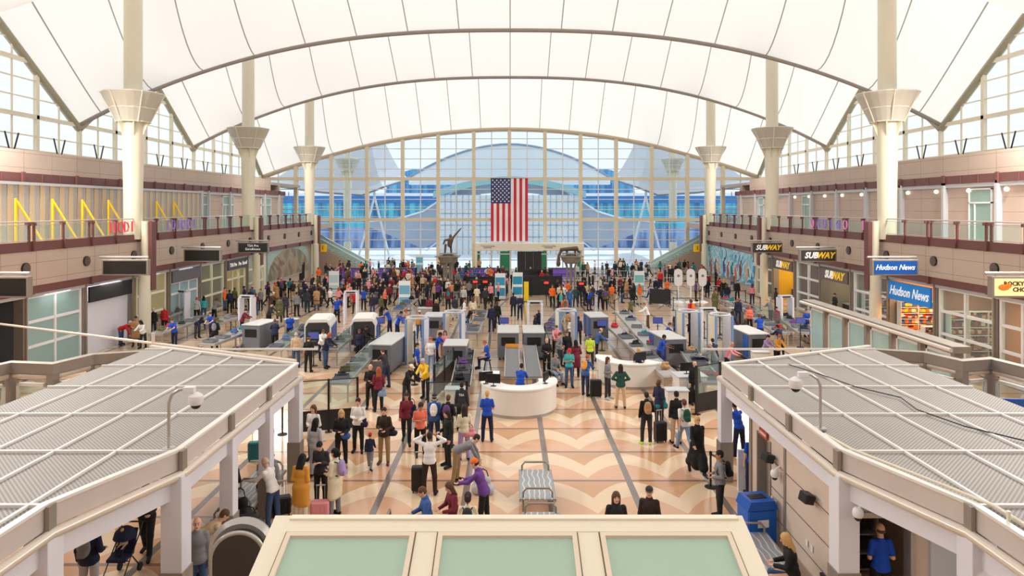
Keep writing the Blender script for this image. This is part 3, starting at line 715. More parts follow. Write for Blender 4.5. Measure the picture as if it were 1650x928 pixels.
# coloured decals on the railing glass
def decal(s_, y0, shapes, label):
    t = thing('glass_decal', label, 'decal', (s_*22.58, y0, 6.5), 0, 'coloured lettering decals on the balcony glass')
    for i, (dy, kind, c) in enumerate(shapes):
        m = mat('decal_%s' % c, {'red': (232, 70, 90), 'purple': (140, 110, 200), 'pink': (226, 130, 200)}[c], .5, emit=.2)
        mb = MB(); 
        if kind == 'o': mb.tube([(-s_*.05, dy+.24*math.cos(a), .38+.3*math.sin(a)) for a in [2*PI*k/16 for k in range(16)]], .045, 6, closed=True)
        elif kind == 'i': mb.cyl((-s_*.05, dy, .08), (-s_*.05, dy, .7), .05, n=6)
        elif kind == 'd': mb.tube([(-s_*.05, dy-.2, .08), (-s_*.05, dy-.2, .68), (-s_*.05, dy+.1, .6), (-s_*.05, dy+.22, .38), (-s_*.05, dy+.1, .15)], .045, 6, closed=True)
        mb.build('letter', m, t)
decal(-1, 39.4, [(-.9, 'i', 'red'), (-.5, 'i', 'red'), (.1, 'o', 'red'), (.7, 'd', 'red'), (1.3, 'i', 'red')], 'red letter decals on the glass left of the nearest mast')
decal(-1, 43.8, [(-.8, 'd', 'red'), (1.2, 'i', 'purple'), (1.9, 'd', 'purple'), (2.6, 'i', 'purple'), (3.3, 'o', 'purple'), (4.1, 'o', 'purple'), (4.9, 'i', 'purple')], 'red and purple letter decals on the glass right of the nearest left mast')
decal(1, 42.5, [(-.9, 'i', 'red'), (-.5, 'i', 'red'), (.1, 'd', 'pink'), (.7, 'i', 'red'), (1.1, 'i', 'pink')], 'red and pink letter decals on the right balcony glass near the mast')
decal(1, 47.5, [(-1.6, 'o', 'pink'), (-.6, 'd', 'purple'), (.4, 'i', 'purple'), (1.4, 'o', 'purple'), (2.4, 'd', 'purple'), (3.4, 'o', 'pink')], 'purple letter decals on the right balcony glass beyond the mast')

# ------------------------------------------------------------------ flag
t = thing('flag', 'large red white and blue striped flag with white stars hanging before the end window', 'flag', (-.1, 87.3, 3.75))
FR, FW, FB = mat('flag_red', (206, 40, 60), .7), mat('flag_white', (240, 236, 236), .7), mat('flag_blue', (44, 56, 110), .7)
mb = MB(); Wf, Hf = 4.75, 8.05; cw, ch = Wf*7/13, Hf*.4
def wav(x, z): return .05*math.sin(z*1.7+x*.6) + .04*math.sin(x*5)
nxx, nzz = 52, 40
for i in range(nxx):
    for j in range(nzz):
        x0 = -Wf/2+Wf*i/nxx; x1 = -Wf/2+Wf*(i+1)/nxx; z0 = Hf*j/nzz; z1 = Hf*(j+1)/nzz
        k = 0 if (i//4) % 2 == 0 else 1
        if i < 28 and j >= 24: k = 2
        mb.mi(k).add([(x0, wav(x0, z0), z0), (x1, wav(x1, z0), z0), (x1, wav(x1, z1), z1), (x0, wav(x0, z1), z1)], [(0, 1, 2, 3)])
for r in range(11):
    for c_ in range(5 if r % 2 == 0 else 4):
        # nine columns turned on their side: 11 rows along the height
        x = -Wf/2 + cw*((c_*2+1+(r % 2))/10.0); z = Hf-ch + ch*((r+1)/12.0)
        pts = [(x+(.15 if q % 2 == 0 else .06)*math.sin(q*PI/5), wav(x, z)-.02, z+(.15 if q % 2 == 0 else .06)*math.cos(q*PI/5)) for q in range(10)]
        mb.mi(1).add(pts, [tuple(range(10))])
mb.build('cloth', [FR, FW, FB], t, smooth=60)
mb = MB(); mb.cyl((-Wf/2-.1, 0, Hf+.03), (Wf/2+.1, 0, Hf+.03), .05, n=8); mb.cyl((0, 0, Hf+.03), (0, .3, Hf+.03), .03, n=6); mb.build('pole', STEEL, t)

# ------------------------------------------------------------------ entrance box below the flag
GRN = mat('green_door_glass', (50, 130, 96), .3); 
t = thing('entrance_vestibule', 'white entrance box with green glass doors below the flag', 'entrance', (.2, 86.6, 0))
mb = MB(); mb.box(-4.6, 9, -1.6, .6, 2.7, 3.6, b=.03); mb.box(-4.6, -4.3, -1.6, .6, 0, 2.7); mb.box(8.7, 9, -1.6, .6, 0, 2.7); mb.box(1.2, 1.5, -1.6, -1.4, 0, 2.7); mb.build('canopy', CREAM, t)
for x0, x1 in ((-4.3, -3.9), (-1.5, -.2), (3.2, 4.4), (8.1, 8.6)):
    mb = MB(); mb.box(x0, x1, -1.4, -1.3, 0, 2.6); mb.build('green_pane', GRN, t)
mb = MB()
for x in (-3.9, -2.7, -1.5, -.2, .9, 1.9, 3.1, 4.4, 5.6, 6.8, 8.1): mb.box(x-.05, x+.05, -1.45, -1.35, 0, 2.7)
mb.box(-4.4, 8.8, -1.45, -1.35, 2.2, 2.3); mb.build('door_frame', WHITE, t)
for x, s1 in ((-1.2, '5th Floor Baggage'), (4.6, '5th Floor Baggage')):
    text('lettering', '< Concourse A Bridge\nHotel & Rail', .2, DARK, t, (x if x > 0 else -3+.0, -1.62, 3.15))

# ------------------------------------------------------------------ escalators at both far corners
for s_, side in ((-1, 'left'), (1, 'right')):
    t = thing('escalator', 'escalator with glass sides coming down by the end window, far %s corner' % side, 'escalator', (s_*22, 83, 0))
    z1, z0 = 5.4, .1; x1, x0 = -s_*-5.0, -s_*4.4   # local x from high end to low end
    M_ = MB(); M_.prism([(x1, 4.6), (x0, -.0), (x0, .02), (x1*.98, .02)] if False else [(x1, 0), (x0-(-s_)*.9, 0), (x0, .35), (x1, z1)], 0, 2.4, 'y'); M_.build('side_panel', mat('taupe_panel', (186, 164, 148), .5), t)
    mb = MB()
    n = 22
    for i in range(n):
        a = x1+(x0-x1)*i/n; b = x1+(x0-x1)*(i+1)/n; z = z1+(.35-z1)*i/n
        mb.box(min(a, b), max(a, b), .3, 2.1, z-.2, z+.02)
    mb.build('steps', STEEL, t)
    for yy in (0, 2.4):
        mb = MB(); mb.prism([(x1, z1), (x0, .35), (x0, 1.25), (x1, z1+.95)], yy, yy+.02, 'y'); mb.build('glass_side', FROST if yy else PANE, t)
        mb = MB(); mb.tube([(x1, yy, z1+1.0), (x0, yy, 1.3), (x0-s_*.5, yy, 1.1), (x0-s_*.55, yy, .6)], .05, 8); mb.build('handrail', mat('rail_pale', (206, 214, 214), .3), t, smooth=40)
    t = thing('direction_sign', 'yellow restroom and gate sign above the far %s escalator' % side, 'sign', (s_*(22-.15), 79.2, 3.35), 0, 'yellow signs at the escalators')
    mb = MB(); mb.box(-.55, .55, -.1, .1, -.45, .45, b=.03); mb.build('case', mat('sign_amber', (250, 196, 20), .45, emit=.1), t)
    text('lettering', '\u2191\u2191', .5, BLACK, t, (0, -.11, .05)) if False else None
    mb = MB()
    for x in (-.14, .14): mb.box(x-.04, x+.04, -.11, -.1, -.2, .12); mb.ball((x, -.105, .2), (.06, .01, .06), 10, 6)
    mb.build('pictogram', BLACK, t)
# ------------------------------------------------------------------ outside the end window
SNOW = mat('snow', (236, 240, 246), .7, var=.03, scale=.2)
mb = MB(); mb.add([(-220, 88.2, -.05), (220, 88.2, -.05), (220, 420, -.05), (-220, 420, -.05)], [(0, 1, 2, 3)])
struct(mb.build('trim_91', SNOW), 'snowy plaza outside the end window')
PALE = mat('pale_blue_canopy', (238, 244, 248), .5, var=.04, scale=.1)
def streak(name, a, b_, sx_=.9):
    m = bpy.data.materials.new(name); m.use_nodes = True; nt = m.node_tree; p = nt.nodes['Principled BSDF']; L = nt.links.new
    tc = nt.nodes.new('ShaderNodeTexCoord'); mp = nt.nodes.new('ShaderNodeMapping'); mp.inputs['Scale'].default_value = (sx_, .2, .12); n = nt.nodes.new('ShaderNodeTexNoise'); n.inputs['Scale'].default_value = 1.0; n.inputs['Detail'].default_value = 5
    L(tc.outputs['Object'], mp.inputs[0]); L(mp.outputs[0], n.inputs['Vector']); r = nt.nodes.new('ShaderNodeValToRGB'); r.color_ramp.elements[0].position = .38; r.color_ramp.elements[0].color = rgb(*a); r.color_ramp.elements[1].position = .62; r.color_ramp.elements[1].color = rgb(*b_)
    L(n.outputs['Fac'], r.inputs[0]); L(r.outputs[0], p.inputs['Base Color']); p.inputs['Roughness'].default_value = .3; MATS[name] = m
    return m
GC = mat('grey_outdoor_fabric', (210, 216, 226), .6, var=.06, scale=.2)
for s_, side in ((-1, 'left'), (1, 'right')):
    t = thing('tent_canopy', 'pale grey tent canopy around the mast outside, %s side' % side, 'canopy', (s_*22.86, 104.5, 0))
    B = [(7.6, -1, 12.4), (4.5, -5.6, 11.0), (1.6, -6.4, 9.8), (-4, -6.6, 10.2), (-13, -6, 11.4), (-15, 4, 12.4), (-6, 8, 11.4), (3, 8, 11.9)]
    B = [(-s_*x, y, z) for x, y, z in B]
    nb = len(B); ring = []
    for q in range(9):
        f = (q/8.0)
        for (x, y, z) in B:
            r = .05+.95*f; zz = z + (27-z)*((1-f)**1.5); ring.append((x*r, y*r, zz))
    fs = [(q*nb+i, q*nb+(i+1) % nb, (q+1)*nb+(i+1) % nb, (q+1)*nb+i) for q in range(8) for i in range(nb)]
    mb = MB(); mb.add(ring, fs); mb.build('membrane', GC, t)
    mb = MB(); mb.tube(B, .14, 6, closed=True); mb.build('edge_cable', mat('slate_cable', (120, 130, 144), .5), t)
    mb = MB(); mb.cyl((-s_*3.2, -5.5, 9.6), (-s_*.6, -5.5, -.1), .16, n=8); mb.cyl((-s_*3.2, -5.5, 9.6), (-s_*5.6, -5.5, -.1), .16, n=8); mb.cyl((-s_*3.2, -5.5, 9.6), (-s_*1.9, -1, 15), .2, n=8); mb.build('strut', mat('white_strut', (232, 238, 246), .4), t)
    # curved hotel wing
    h = thing('hotel_wing', 'curved blue glass hotel wing beyond the end window, %s side' % side, 'building', (s_*33, 140, 0))
    R_ = []
    for i in range(15):
        u = i/14; R_.append((-s_*(-24+u*40)*-1*-1, -3*math.sin(u*PI)))
    def strip(name, m, z0, z1, off=0.0, prt=h):
        mb = MB()
        P = [(-s_*(-22+u/14*40), -4*math.sin(u/14*PI)-off) for u in range(15)]
        for a, b_ in zip(P, P[1:]):
            mb.add([(a[0], a[1], z0), (b_[0], b_[1], z0), (b_[0], b_[1], z1), (a[0], a[1], z1)], [(0, 1, 2, 3)])
        mb.add([(P[0][0], P[0][1], z0), (P[-1][0], P[-1][1], z0), (P[-1][0], 8, z0), (P[0][0], 8, z0), (P[0][0], P[0][1], z1), (P[-1][0], P[-1][1], z1), (P[-1][0], 8, z1), (P[0][0], 8, z1)], [(4, 5, 6, 7), (1, 2, 6, 5), (0, 3, 7, 4), (2, 3, 7, 6)])
        return mb.build(name, m, prt)
    strip('base_wall', (MATS.get('hotel_navy') or streak('hotel_navy', (52, 92, 150), (150, 176, 214))), 0, 4.2)
    strip('glass_facade', (MATS.get('hotel_turquoise') or streak('hotel_turquoise', (22, 96, 140), (90, 196, 216))), 4.2, 9.0)
    strip('top_band', mat('hotel_deep_blue', (40, 120, 190), .2, var=.15, scale=.3), 9.0, 10.4, .2)
    for z in (1.6, 3.2, 5.0, 6.2, 8.2): strip('floor_band', mat('hotel_slab', (190, 216, 236), .4), z, z+.1, .3)
    rf = strip('roof', SNOW, 10.4, 11.0, .5)
    dm = thing('glass_dome', 'rounded bright blue glass rooftop hump beside the big outdoor arch, %s side' % side, 'building', (s_*19.6, 151, 0))
    mb = MB(); prof = [(8.2*math.cos(a), 9.5+7.2*math.sin(a)**.8) for a in [PI*i/20 for i in range(21)]]
    mb.prism([(8.2, 0)] + prof + [(-8.2, 0)], 0, 6, 'y'); mb.build('facade', (MATS.get('hotel_bright_blue') or streak('hotel_bright_blue', (36, 120, 186), (110, 196, 236))), dm)
    mb = MB()
    for x in range(-7, 8, 2): mb.box(x-.06, x+.06, -.1, 0, 0, 9.5+7.2*math.sin(math.acos(x/8.2))**.8)
    for z in (3, 6, 9): mb.box(-8, 8, -.12, 0, z-.08, z+.08)
    mb.build('fin', mat('hotel_slab2', (120, 180, 224), .4), dm)
    # sweeping wall of the station
    sw = thing('sweeping_canopy', 'grey curved canopy wing sweeping down outside the end window, %s side' % side, 'canopy', (0, 118, 0))
    top = [(0, 12.4), (5, 12.2), (9, 11.2), (12, 9.4), (15, 7.4), (19, 6.2), (25, 5.6)]
    bot = [(0, 10.9), (5, 10.4), (8.5, 8.6), (10.5, 5.4), (12.5, 2.4), (15, 1.0), (25, 4.9)]
    mb = MB()
    for (a, b_, c, d) in zip(top, top[1:], bot, bot[1:]):
        mb.prism([(s_*a[0], a[1]), (s_*b_[0], b_[1]), (s_*d[0], d[1]), (s_*c[0], c[1])], 0, 1.2, 'y')
    mb.build('shell', mat('slate_shell', (172, 184, 200), .4, var=.12, scale=.3), sw)
    mb = MB(); mb.tube([(s_*x, -.2, z) for x, z in top], .16, 6); mb.tube([(s_*x, -.2, z) for x, z in ((9, 7.4), (12, 2.6), (14.5, .6))], .12, 6); mb.build('rib', mat('white_rib', (236, 242, 250), .4), sw)
t = thing('arched_canopy', 'large pale blue arched canopy outside behind the flag', 'canopy', (-.1, 122, 0))
mb = MB(); arc = [(x, 19.4-6.0*abs(x/18)**1.9) for x in [-18+1.5*i for i in range(25)]]
mb.prism(arc + [(18, 12.2), (-18, 12.2)], 0, 2, 'y'); mb.build('glazing', PALE, t)
mb = MB(); mb.tube([(x, -.1, z) for x, z in arc], .2, 6); mb.build('edge', mat('grey_blue_edge', (138, 158, 182), .5), t)
t = thing('arched_canopy', 'teal edged inner arch outside behind the flag', 'canopy', (-.1, 116, 0))
arc = [(x, 13.4-2.6*abs(x/13)**1.8) for x in [-13+i for i in range(27)]]
mb = MB(); mb.prism(arc + [(x, z-1.1) for x, z in reversed(arc)], 0, 1.5, 'y'); mb.build('band', mat('teal_band', (150, 200, 206), .4), t)
mb = MB(); mb.box(-12, 12, .6, .8, 0, 10.2)
mb.build('far_glazing', mat('pale_glazing', (232, 240, 244), .3, var=.08, scale=.5), t)
mb = MB()
for i in range(-11, 12): mb.box(i-.05, i+.05, .5, .6, 0, 10.3)
for z in (3, 5, 7, 9): mb.box(-12, 12, .5, .6, z, z+.1)
mb.build('far_mullion', mat('slate_mullion', (160, 176, 190), .5), t)
for i, (x, y, r) in enumerate(((-26, 104, 4.5), (-16, 100, 3.2), (9, 101, 4.0), (18, 104, 3.6), (28, 101, 4.2))):
    t = thing('snow_mound', 'low mound of snow outside the end window, ' + ['leftmost of five', 'second from the left', 'third from the left, right of the flag', 'fourth from the left', 'rightmost of five'][i], 'snow', (x, y, -.05), 0, 'snow mounds outside')
    mb = MB(); mb.lathe([(r, 0), (r*.6, .7), (r*.3, 1.1), (.05, 1.2)], 14); mb.build('mound', SNOW, t, smooth=60)

# ------------------------------------------------------------------ checkpoint pavilions with mesh roofs, left and right
def mesh_roof_material():
    m = bpy.data.materials.new('grey_roof_mesh'); m.use_nodes = True; nt = m.node_tree; b = nt.nodes['Principled BSDF']; L = nt.links.new
    g = nt.nodes.new('ShaderNodeNewGeometry'); s = nt.nodes.new('ShaderNodeSeparateXYZ'); L(g.outputs['Position'], s.inputs[0])
    def N(op, a, b_=None):
        n = nt.nodes.new('ShaderNodeMath'); n.operation = op
        for i, v in enumerate((a, b_)):
            if v is None: continue
            if isinstance(v, (int, float)): n.inputs[i].default_value = v
            else: L(v, n.inputs[i])
        return n.outputs[0]
    p = .085
    sx = N('SINE', N('MULTIPLY', s.outputs[0], 2*PI/p)); sy = N('SINE', N('MULTIPLY', s.outputs[1], 2*PI/p))
    hole = N('GREATER_THAN', N('MULTIPLY', sx, sy), .12)
    nz = nt.nodes.new('ShaderNodeTexNoise'); nz.inputs['Scale'].default_value = .8; L(g.outputs['Position'], nz.inputs['Vector'])
    c0 = nt.nodes.new('ShaderNodeMix'); c0.data_type = 'RGBA'; L(nz.outputs['Fac'], c0.inputs['Factor']); c0.inputs['A'].default_value = rgb(158, 153, 148); c0.inputs['B'].default_value = rgb(180, 174, 168)
    c = nt.nodes.new('ShaderNodeMix'); c.data_type = 'RGBA'; L(hole, c.inputs['Factor']); L(c0.outputs['Result'], c.inputs['A']); c.inputs['B'].default_value = rgb(112, 108, 104)
    L(c.outputs['Result'], b.inputs['Base Color']); b.inputs['Roughness'].default_value = .6
    return m
MESHR = mesh_roof_material()
FASC = mat('grey_pink_fascia', (214, 204, 200), .4, metal=.2, var=.08, scale=1.5)
TUBEM = mat('cream_steel_tube', (224, 212, 200), .3, metal=.2)
LILAC = mat('lilac_white_paint', (228, 228, 238), .5)
PMOD, ZR = 2.36, 3.36
def roof_outline(s_): return [(s_*6.32, 20.2), (s_*6.32, 13.02), (s_*7.22, 10.6), (s_*7.22, 4.0), (s_*12.0, 4.0), (s_*12.0, 22.8)]
for s_, side in ((-1, 'left'), (1, 'right')):
    t = thing('checkpoint_pavilion', '%s checkpoint pavilion with grey mesh roof in white battens on white posts' % side, 'pavilion', (0, 0, 0))
    O = roof_outline(s_); O2 = O if s_ > 0 else O
    mb = MB(); mb.prism(O, ZR-.06, ZR-.02); mb.build('roof_mesh', MESHR, t)
    mb = MB()
    def xr_in(y):   # inner (hall side) edge of the roof
        return 6.32 if y > 13.02 else (7.22 if y < 10.6 else 7.22-.9*(y-10.6)/2.42)
    def yb(x): return 20.2 + (22.8-20.2)*(x-6.32)/(12-6.32)
    k = 0
    for j in range(-6, 2):
        y = 20.07 + PMOD*j
        if y > 4: mb.box(*X_(s_, xr_in(y), 12), y-.03, y+.03, ZR-.03, ZR+.03)
    for j in range(0, 6):
        x = 6.32 + .82*0 + j*1.18 if j else None
        if x and x < 12:
            mb.box(*X_(s_, x-.025, x+.025), 4.0 if x > 7.25 else 10.6+2.42*(7.22-x)/.9, yb(x), ZR-.03, ZR+.025)
    mb.build('batten', OFFW, t)
    # fascia profile along the hall side and back
    path = [(s_*12.0, 22.8), (s_*6.32, 20.2), (s_*6.32, 13.02), (s_*7.22, 10.6), (s_*7.22, 4.0)]
    o = 1 if s_ < 0 else -1     # outwards = towards the hall
    o = -1 if s_ < 0 else 1
    pr = lambda L_: [(a*o*1.0, z) for a, z in L_]
    def swp(profile, name, m, p=path, sm=None):
        mb = MB(); mb.sweep(p, [(a*(1 if s_ > 0 else -1), z) for a, z in profile]); return mb.build(name, m, t, smooth=sm)
    sgn = 1 
    # walking from the back corner towards the viewer the hall lies to the ... right for the right pavilion
    pf = [(-.05, ZR+.02), (.0, ZR+.05), (.04, ZR+.02), (.04, ZR-.34), (-.05, ZR-.34)]
    tb = [(.10+.085*math.cos(a), ZR-.42+.085*math.sin(a)) for a in [2*PI*i/10 for i in range(10)]]
    hd = [(-.03, ZR-.52), (.03, ZR-.52), (.03, ZR-.86), (-.03, ZR-.86)]
    cap = [(-.06, ZR+.01), (.06, ZR+.01), (.06, ZR+.06), (-.06, ZR+.06)]
    swp(pf, 'fascia', FASC); swp(tb, 'gutter_tube', TUBEM, sm=50); swp(cap, 'edge_strip', OFFW)
    swp(hd, 'lintel', LILAC)
    for (x, y) in ((6.30, 13.02), (7.2, 10.6), (6.3, 17.7), (6.3, 15.3)):
        mb = MB(); mb.box(*X_(s_, x-.1, x-.03), y-.09, y+.09, ZR-.36, ZR+.03); mb.build('fascia_joint', DSTEEL, t)
    # posts
    for (x, y, w_) in ((6.32, 20.1, .17), (6.32, 17.7, .15), (6.32, 15.34, .15), (6.36, 13.0, .2), (7.24, 10.6, .19), (7.24, 8.2, .17), (12, 22.6, .15), (12, 17.7, .12), (12, 13, .12)):
        if s_ > 0 and y in (17.7, 15.34) and x < 7: continue
        p = MB(); p.box(*X_(s_, x-w_, x+w_), y-w_, y+w_, 0, ZR-.4, b=.01); po = p.build('post', LILAC, t)
        if x < 8:
            p = MB(); p.box(*X_(s_, x-w_-.02, x+w_+.02), y-w_-.02, y+w_+.02, 0, 1.15, b=.005); p.build('post_cladding', DSTEEL, po)
# ---- dome cameras on curved arms
def dome_camera(x, y, z, dirx, label):
    t = thing('dome_camera', label, 'camera', (x, y, z))
    mb = MB(); pts = [(0, 0, 0), (0, 0, .9), (dirx*.06, 0, 1.06), (dirx*.2, 0, 1.15), (dirx*.42, 0, 1.17)]; mb.tube(pts, .03, 8); mb.cyl((0, 0, 0), (0, 0, .04), .12, n=12); mb.build('arm', STEEL, t, smooth=40)
    mb = MB(); mb.box(dirx*.38-.09, dirx*.38+.12, -.06, .06, 1.1, 1.21, b=.01); mb.lathe([(.05, 1.1), (.13, 1.04), (.14, .93), (.11, .87)], 16, c=(dirx*.52, 0, 0)); mb.build('housing', WHITE, t, smooth=40)
    mb = MB(); mb.ball((dirx*.52, 0, .87), (.095, .095, .09), 14, 8); mb.build('lens_dome', BLACK, t, smooth=60)
dome_camera(-6.55, 13.1, ZR, 1, 'white dome camera on a curved arm standing on the left mesh roof')
dome_camera(6.5, 14.3, ZR, -1, 'white dome camera on a curved arm standing on the right mesh roof')
t = thing('roof_cable', 'thin dark cable lying across the right mesh roof', 'cable', (0, 0, ZR))
mb = MB(); mb.tube([(8.2, 20.1, .03), (8.6, 18.9, .03), (8.9, 17.6, .03), (9.5, 16.6, .03), (9.3, 15.6, .03), (9.6, 14.4, .03), (10.4, 13.2, .03), (11.0, 12.2, .03), (11.9, 10.6, .03)], .015, 5); mb.build('wire', DARK, t)
t = thing('roof_conduit', 'cream conduit pipe along the near edge of the right mesh roof', 'pipe', (0, 0, ZR))
mb = MB(); mb.tube([(6.4, 13.9, .04), (6.5, 13.0, .05), (7.2, 11.0, .09), (7.4, 10.4, .09), (7.4, 4.2, .09)], .025, 6); mb.tube([(7.3, 10.0, .2), (7.3, 10.0, .02)], .03, 6); mb.build('pipe', CREAM, t)
# ---- right pavilion inner wall with its fittings
wl = thing('wall_pavilion', None, None, (6.45, 0, 0)); wl['kind'] = 'structure'
PVW = mat('pavilion_tan_panel', (214, 196, 182), .5, var=.03)
mb = MB()
mb.box(-.1, .06, 13.2, 16.65, 0, 2.55); mb.box(-.1, .06, 17.5, 17.95, 0, 2.55); mb.box(-.1, .06, 16.65, 17.5, 2.25, 2.55); mb.box(.5, .56, 16.4, 17.8, 0, 2.5)
mb.build('panel', PVW, wl)
mb = MB()
for y in (15.75, ): mb.box(-.13, -.09, y-.05, y+.05, 0, 2.6)
mb.box(-.14, .1, 17.9, 18.05, 0, 2.6); mb.box(-.13, .5, 16.6, 16.68, 0, 2.3); mb.box(-.13, .5, 17.46, 17.52, 0, 2.3)
mb.build('cover_strip', DSTEEL, wl)
mb = MB()
for z in (.62, 1.25, 1.9): mb.box(-.115, -.095, 13.25, 16.6, z-.008, z+.008)
mb.build('panel_joint', mat('joint_brown', (130, 112, 100), .6), wl)
mb = MB(); mb.box(.1, .14, 16.7, 17.45, 0, 2.25); mb.build('door_leaf', mat('door_taupe', (150, 136, 126), .5), wl)
t = thing('exit_sign', 'small red sign plate high on the tan pavilion wall', 'sign', (6.32, 17.0, 2.38)); mb = MB(); mb.box(-.03, .0, -.25, .25, -.09, .09); mb.build('plate', mat('dusty_red', (176, 62, 62), .5), t)
mb = MB(); mb.box(-.035, -.03, -.2, .2, -.03, .03); mb.build('lettering', mat('pale_pink', (230, 190, 186), .5), t)
def wall_speaker(y, label, z=2.2):
    t = thing('wall_speaker', label, 'speaker', (6.3, y, z))
    mb = MB(); mb.box(-.26, -.04, -.13, .13, -.1, .1, M=Matrix.Rotation(.25, 4, 'Y') @ Matrix.Rotation(.2, 4, 'Z'), b=.015); mb.build('case', BLACK, t); mb = MB(); mb.cyl((-.08, 0, 0), (.05, 0, 0), .025, n=8); mb.build('bracket', BLACK, t)
wall_speaker(16.35, 'black speaker near the recessed door on the tan pavilion wall', 2.0); wall_speaker(14.2, 'black speaker in the middle of the tan pavilion wall', 1.95)
def ball_cam(x, y, z, label):
    t = thing('ball_camera', label, 'camera', (x, y, z)); mb = MB(); mb.lathe([(.06, .12), (.09, .08), (.1, 0), (.08, -.05)], 14); mb.build('housing', WHITE, t, smooth=40); mb = MB(); mb.ball((0, 0, -.06), .07, 12, 8); mb.build('lens_dome', BLACK, t, smooth=60)
    mb = MB(); mb.cyl((0, 0, .1), (.12, .0, .2), .02, n=6); mb.build('arm', WHITE, t)
ball_cam(6.2, 16.0, 1.75, 'small white camera beside the speaker on the tan wall'); ball_cam(6.42, 12.6, 2.35, 'white camera under the lintel at the corner of the right pavilion')
for i, (y, z) in enumerate(((15.95+.45, .95), (14.45, .85))):
    t = thing('wall_socket', 'pair of small wall sockets on the tan pavilion wall, ' + ['beside the recessed door', 'below the middle speaker'][i], 'socket', (6.34, y, z))
    for q in (-.12, .12): mb = MB(); mb.box(-.015, 0, q-.05, q+.05, -.07, .07, b=.004); mb.build('socket', OFFW, t)
t = thing('wall_notice', 'narrow white notice strip on the tan wall above the extinguisher', 'sign', (6.33, 13.45, .95)); mb = MB(); mb.box(-.02, 0, -.05, .05, -.35, .35); mb.build('plate', CREAM, t)
t = thing('fire_extinguisher', 'red fire extinguisher hung low on the tan pavilion wall', 'extinguisher', (6.2, 13.55, .18))
mb = MB(); mb.lathe([(.075, 0), (.085, .03), (.085, .38), (.06, .46), (.025, .5)], 16); mb.build('cylinder', RED, t, smooth=40); mb = MB(); mb.box(-.03, .03, -.06, .06, .5, .56); mb.cyl((0, .02, .53), (.02, .14, .25), .012, n=6); mb.build('handle', BLACK, t); mb = MB(); mb.lathe([(.087, .12), (.087, .26)], 16); mb.build('instruction_label', OFFW, t)
# inner room behind the near opening of the right pavilion
mb = MB(); mb.box(6.5, 6.58, 13.05, 13.2, 0, 2.95); mb.box(7.68, 9.4, 13.05, 13.2, 0, 2.95); mb.box(6.5, 7.7, 13.05, 13.2, 2.12, 2.95); mb.box(9.3, 9.4, 8, 13.1, 0, 2.9); mb.box(6.5, 6.56, 13.2, 16, 0, 2.4); mb.box(8.3, 8.36, 13.2, 16, 0, 2.4); mb.box(6.5, 8.3, 15.9, 16, 0, 2.4)
trim(mb, PVW, 'tan wall inside the right pavilion')
mb = MB(); mb.box(8.0, 8.75, 12.98, 13.05, .1, 2.1); trim(mb, mat('pale_blue_door', (196, 206, 216), .5), 'pale blue panel inside the right pavilion')
mb = MB(); mb.box(6.5, 6.6, 12.98, 13.22, 0, 2.2); mb.box(7.62, 7.72, 12.98, 13.22, 0, 2.2); mb.box(6.5, 7.72, 12.98, 13.22, 2.1, 2.2); trim(mb, STEEL, 'steel door frame inside the right pavilion')
shelf_unit(7.4, 15.2, 0, 1.3, 2.1, mat('dark_goods', (70, 60, 50), .6, var=.5, scale=9), 'dark storage shelf seen through the doorway of the right pavilion', 5)
area('pavilion_ceiling_lamp', (8.0, 10.4, 2.9), .8, 25); area('pavilion_ceiling_lamp', (-9.5, 14, 3.1), 2.5, 6); area('pavilion_ceiling_lamp', (-9.5, 9, 3.1), 2.5, 6)
# notice window of the officer booth at the far end of the right pavilion
mb = MB(); mb.box(6.45, 7.3, 19.3, 19.4, 0, 1.15); mb.box(7.2, 7.3, 18, 19.4, 0, 2.5); trim(mb, LILAC, 'pale booth wall at the far corner of the right pavilion')
# ---- blue bin, bench and seats
def bin_(x, y, rz, label, h=1.0):
    t = thing('recycling_bin', label, 'bin', (x, y, 0), rz)
    mb = MB(); mb.box(-.36, .36, -.28, .28, 0, h*.86, b=.03); mb.build('body', mat('bin_blue', (16, 96, 196), .35), t)
    mb = MB(); mb.prism([(-.38, h*.86), (.38, h*.86), (.3, h+.05), (-.3, h+.05)], -.3, .3, 'y'); lid = mb.build('lid', mat('bin_lid_blue', (14, 84, 180), .35), t)
    mb = MB(); mb.box(-.14, .14, -.31, -.3, h*.5, h*.66, b=.004); mb.build('label_plate', WHITE, t)
    mb = MB(); mb.box(-.2, .2, -.12, .12, h+.05, h+.06); mb.build('slot', BLACK, lid)
bin_(5.85, 16.2, PI/2*.1, 'bright blue recycling bin by the tan pavilion wall', 1.1)
def perf_material():
    m = bpy.data.materials.new('swirl_perforated_seat'); m.use_nodes = True; nt = m.node_tree; b = nt.nodes['Principled BSDF']; L = nt.links.new
    tc = nt.nodes.new('ShaderNodeTexCoord'); w_ = nt.nodes.new('ShaderNodeTexWave'); w_.inputs['Scale'].default_value = 2.2; w_.inputs['Distortion'].default_value = 3; w_.inputs['Detail'].default_value = 0; w_.inputs['Detail Scale'].default_value = 1.2
    L(tc.outputs['Object'], w_.inputs['Vector']); r = nt.nodes.new('ShaderNodeValToRGB'); r.color_ramp.elements[0].position = .86; r.color_ramp.elements[0].color = rgb(158, 160, 164); r.color_ramp.elements[1].position = .93; r.color_ramp.elements[1].color = rgb(214, 214, 216)
    L(w_.outputs['Fac'], r.inputs[0]); L(r.outputs[0], b.inputs['Base Color']); b.inputs['Roughness'].default_value = .4; b.inputs['Metallic'].default_value = .2
    return m
PERF = perf_material()
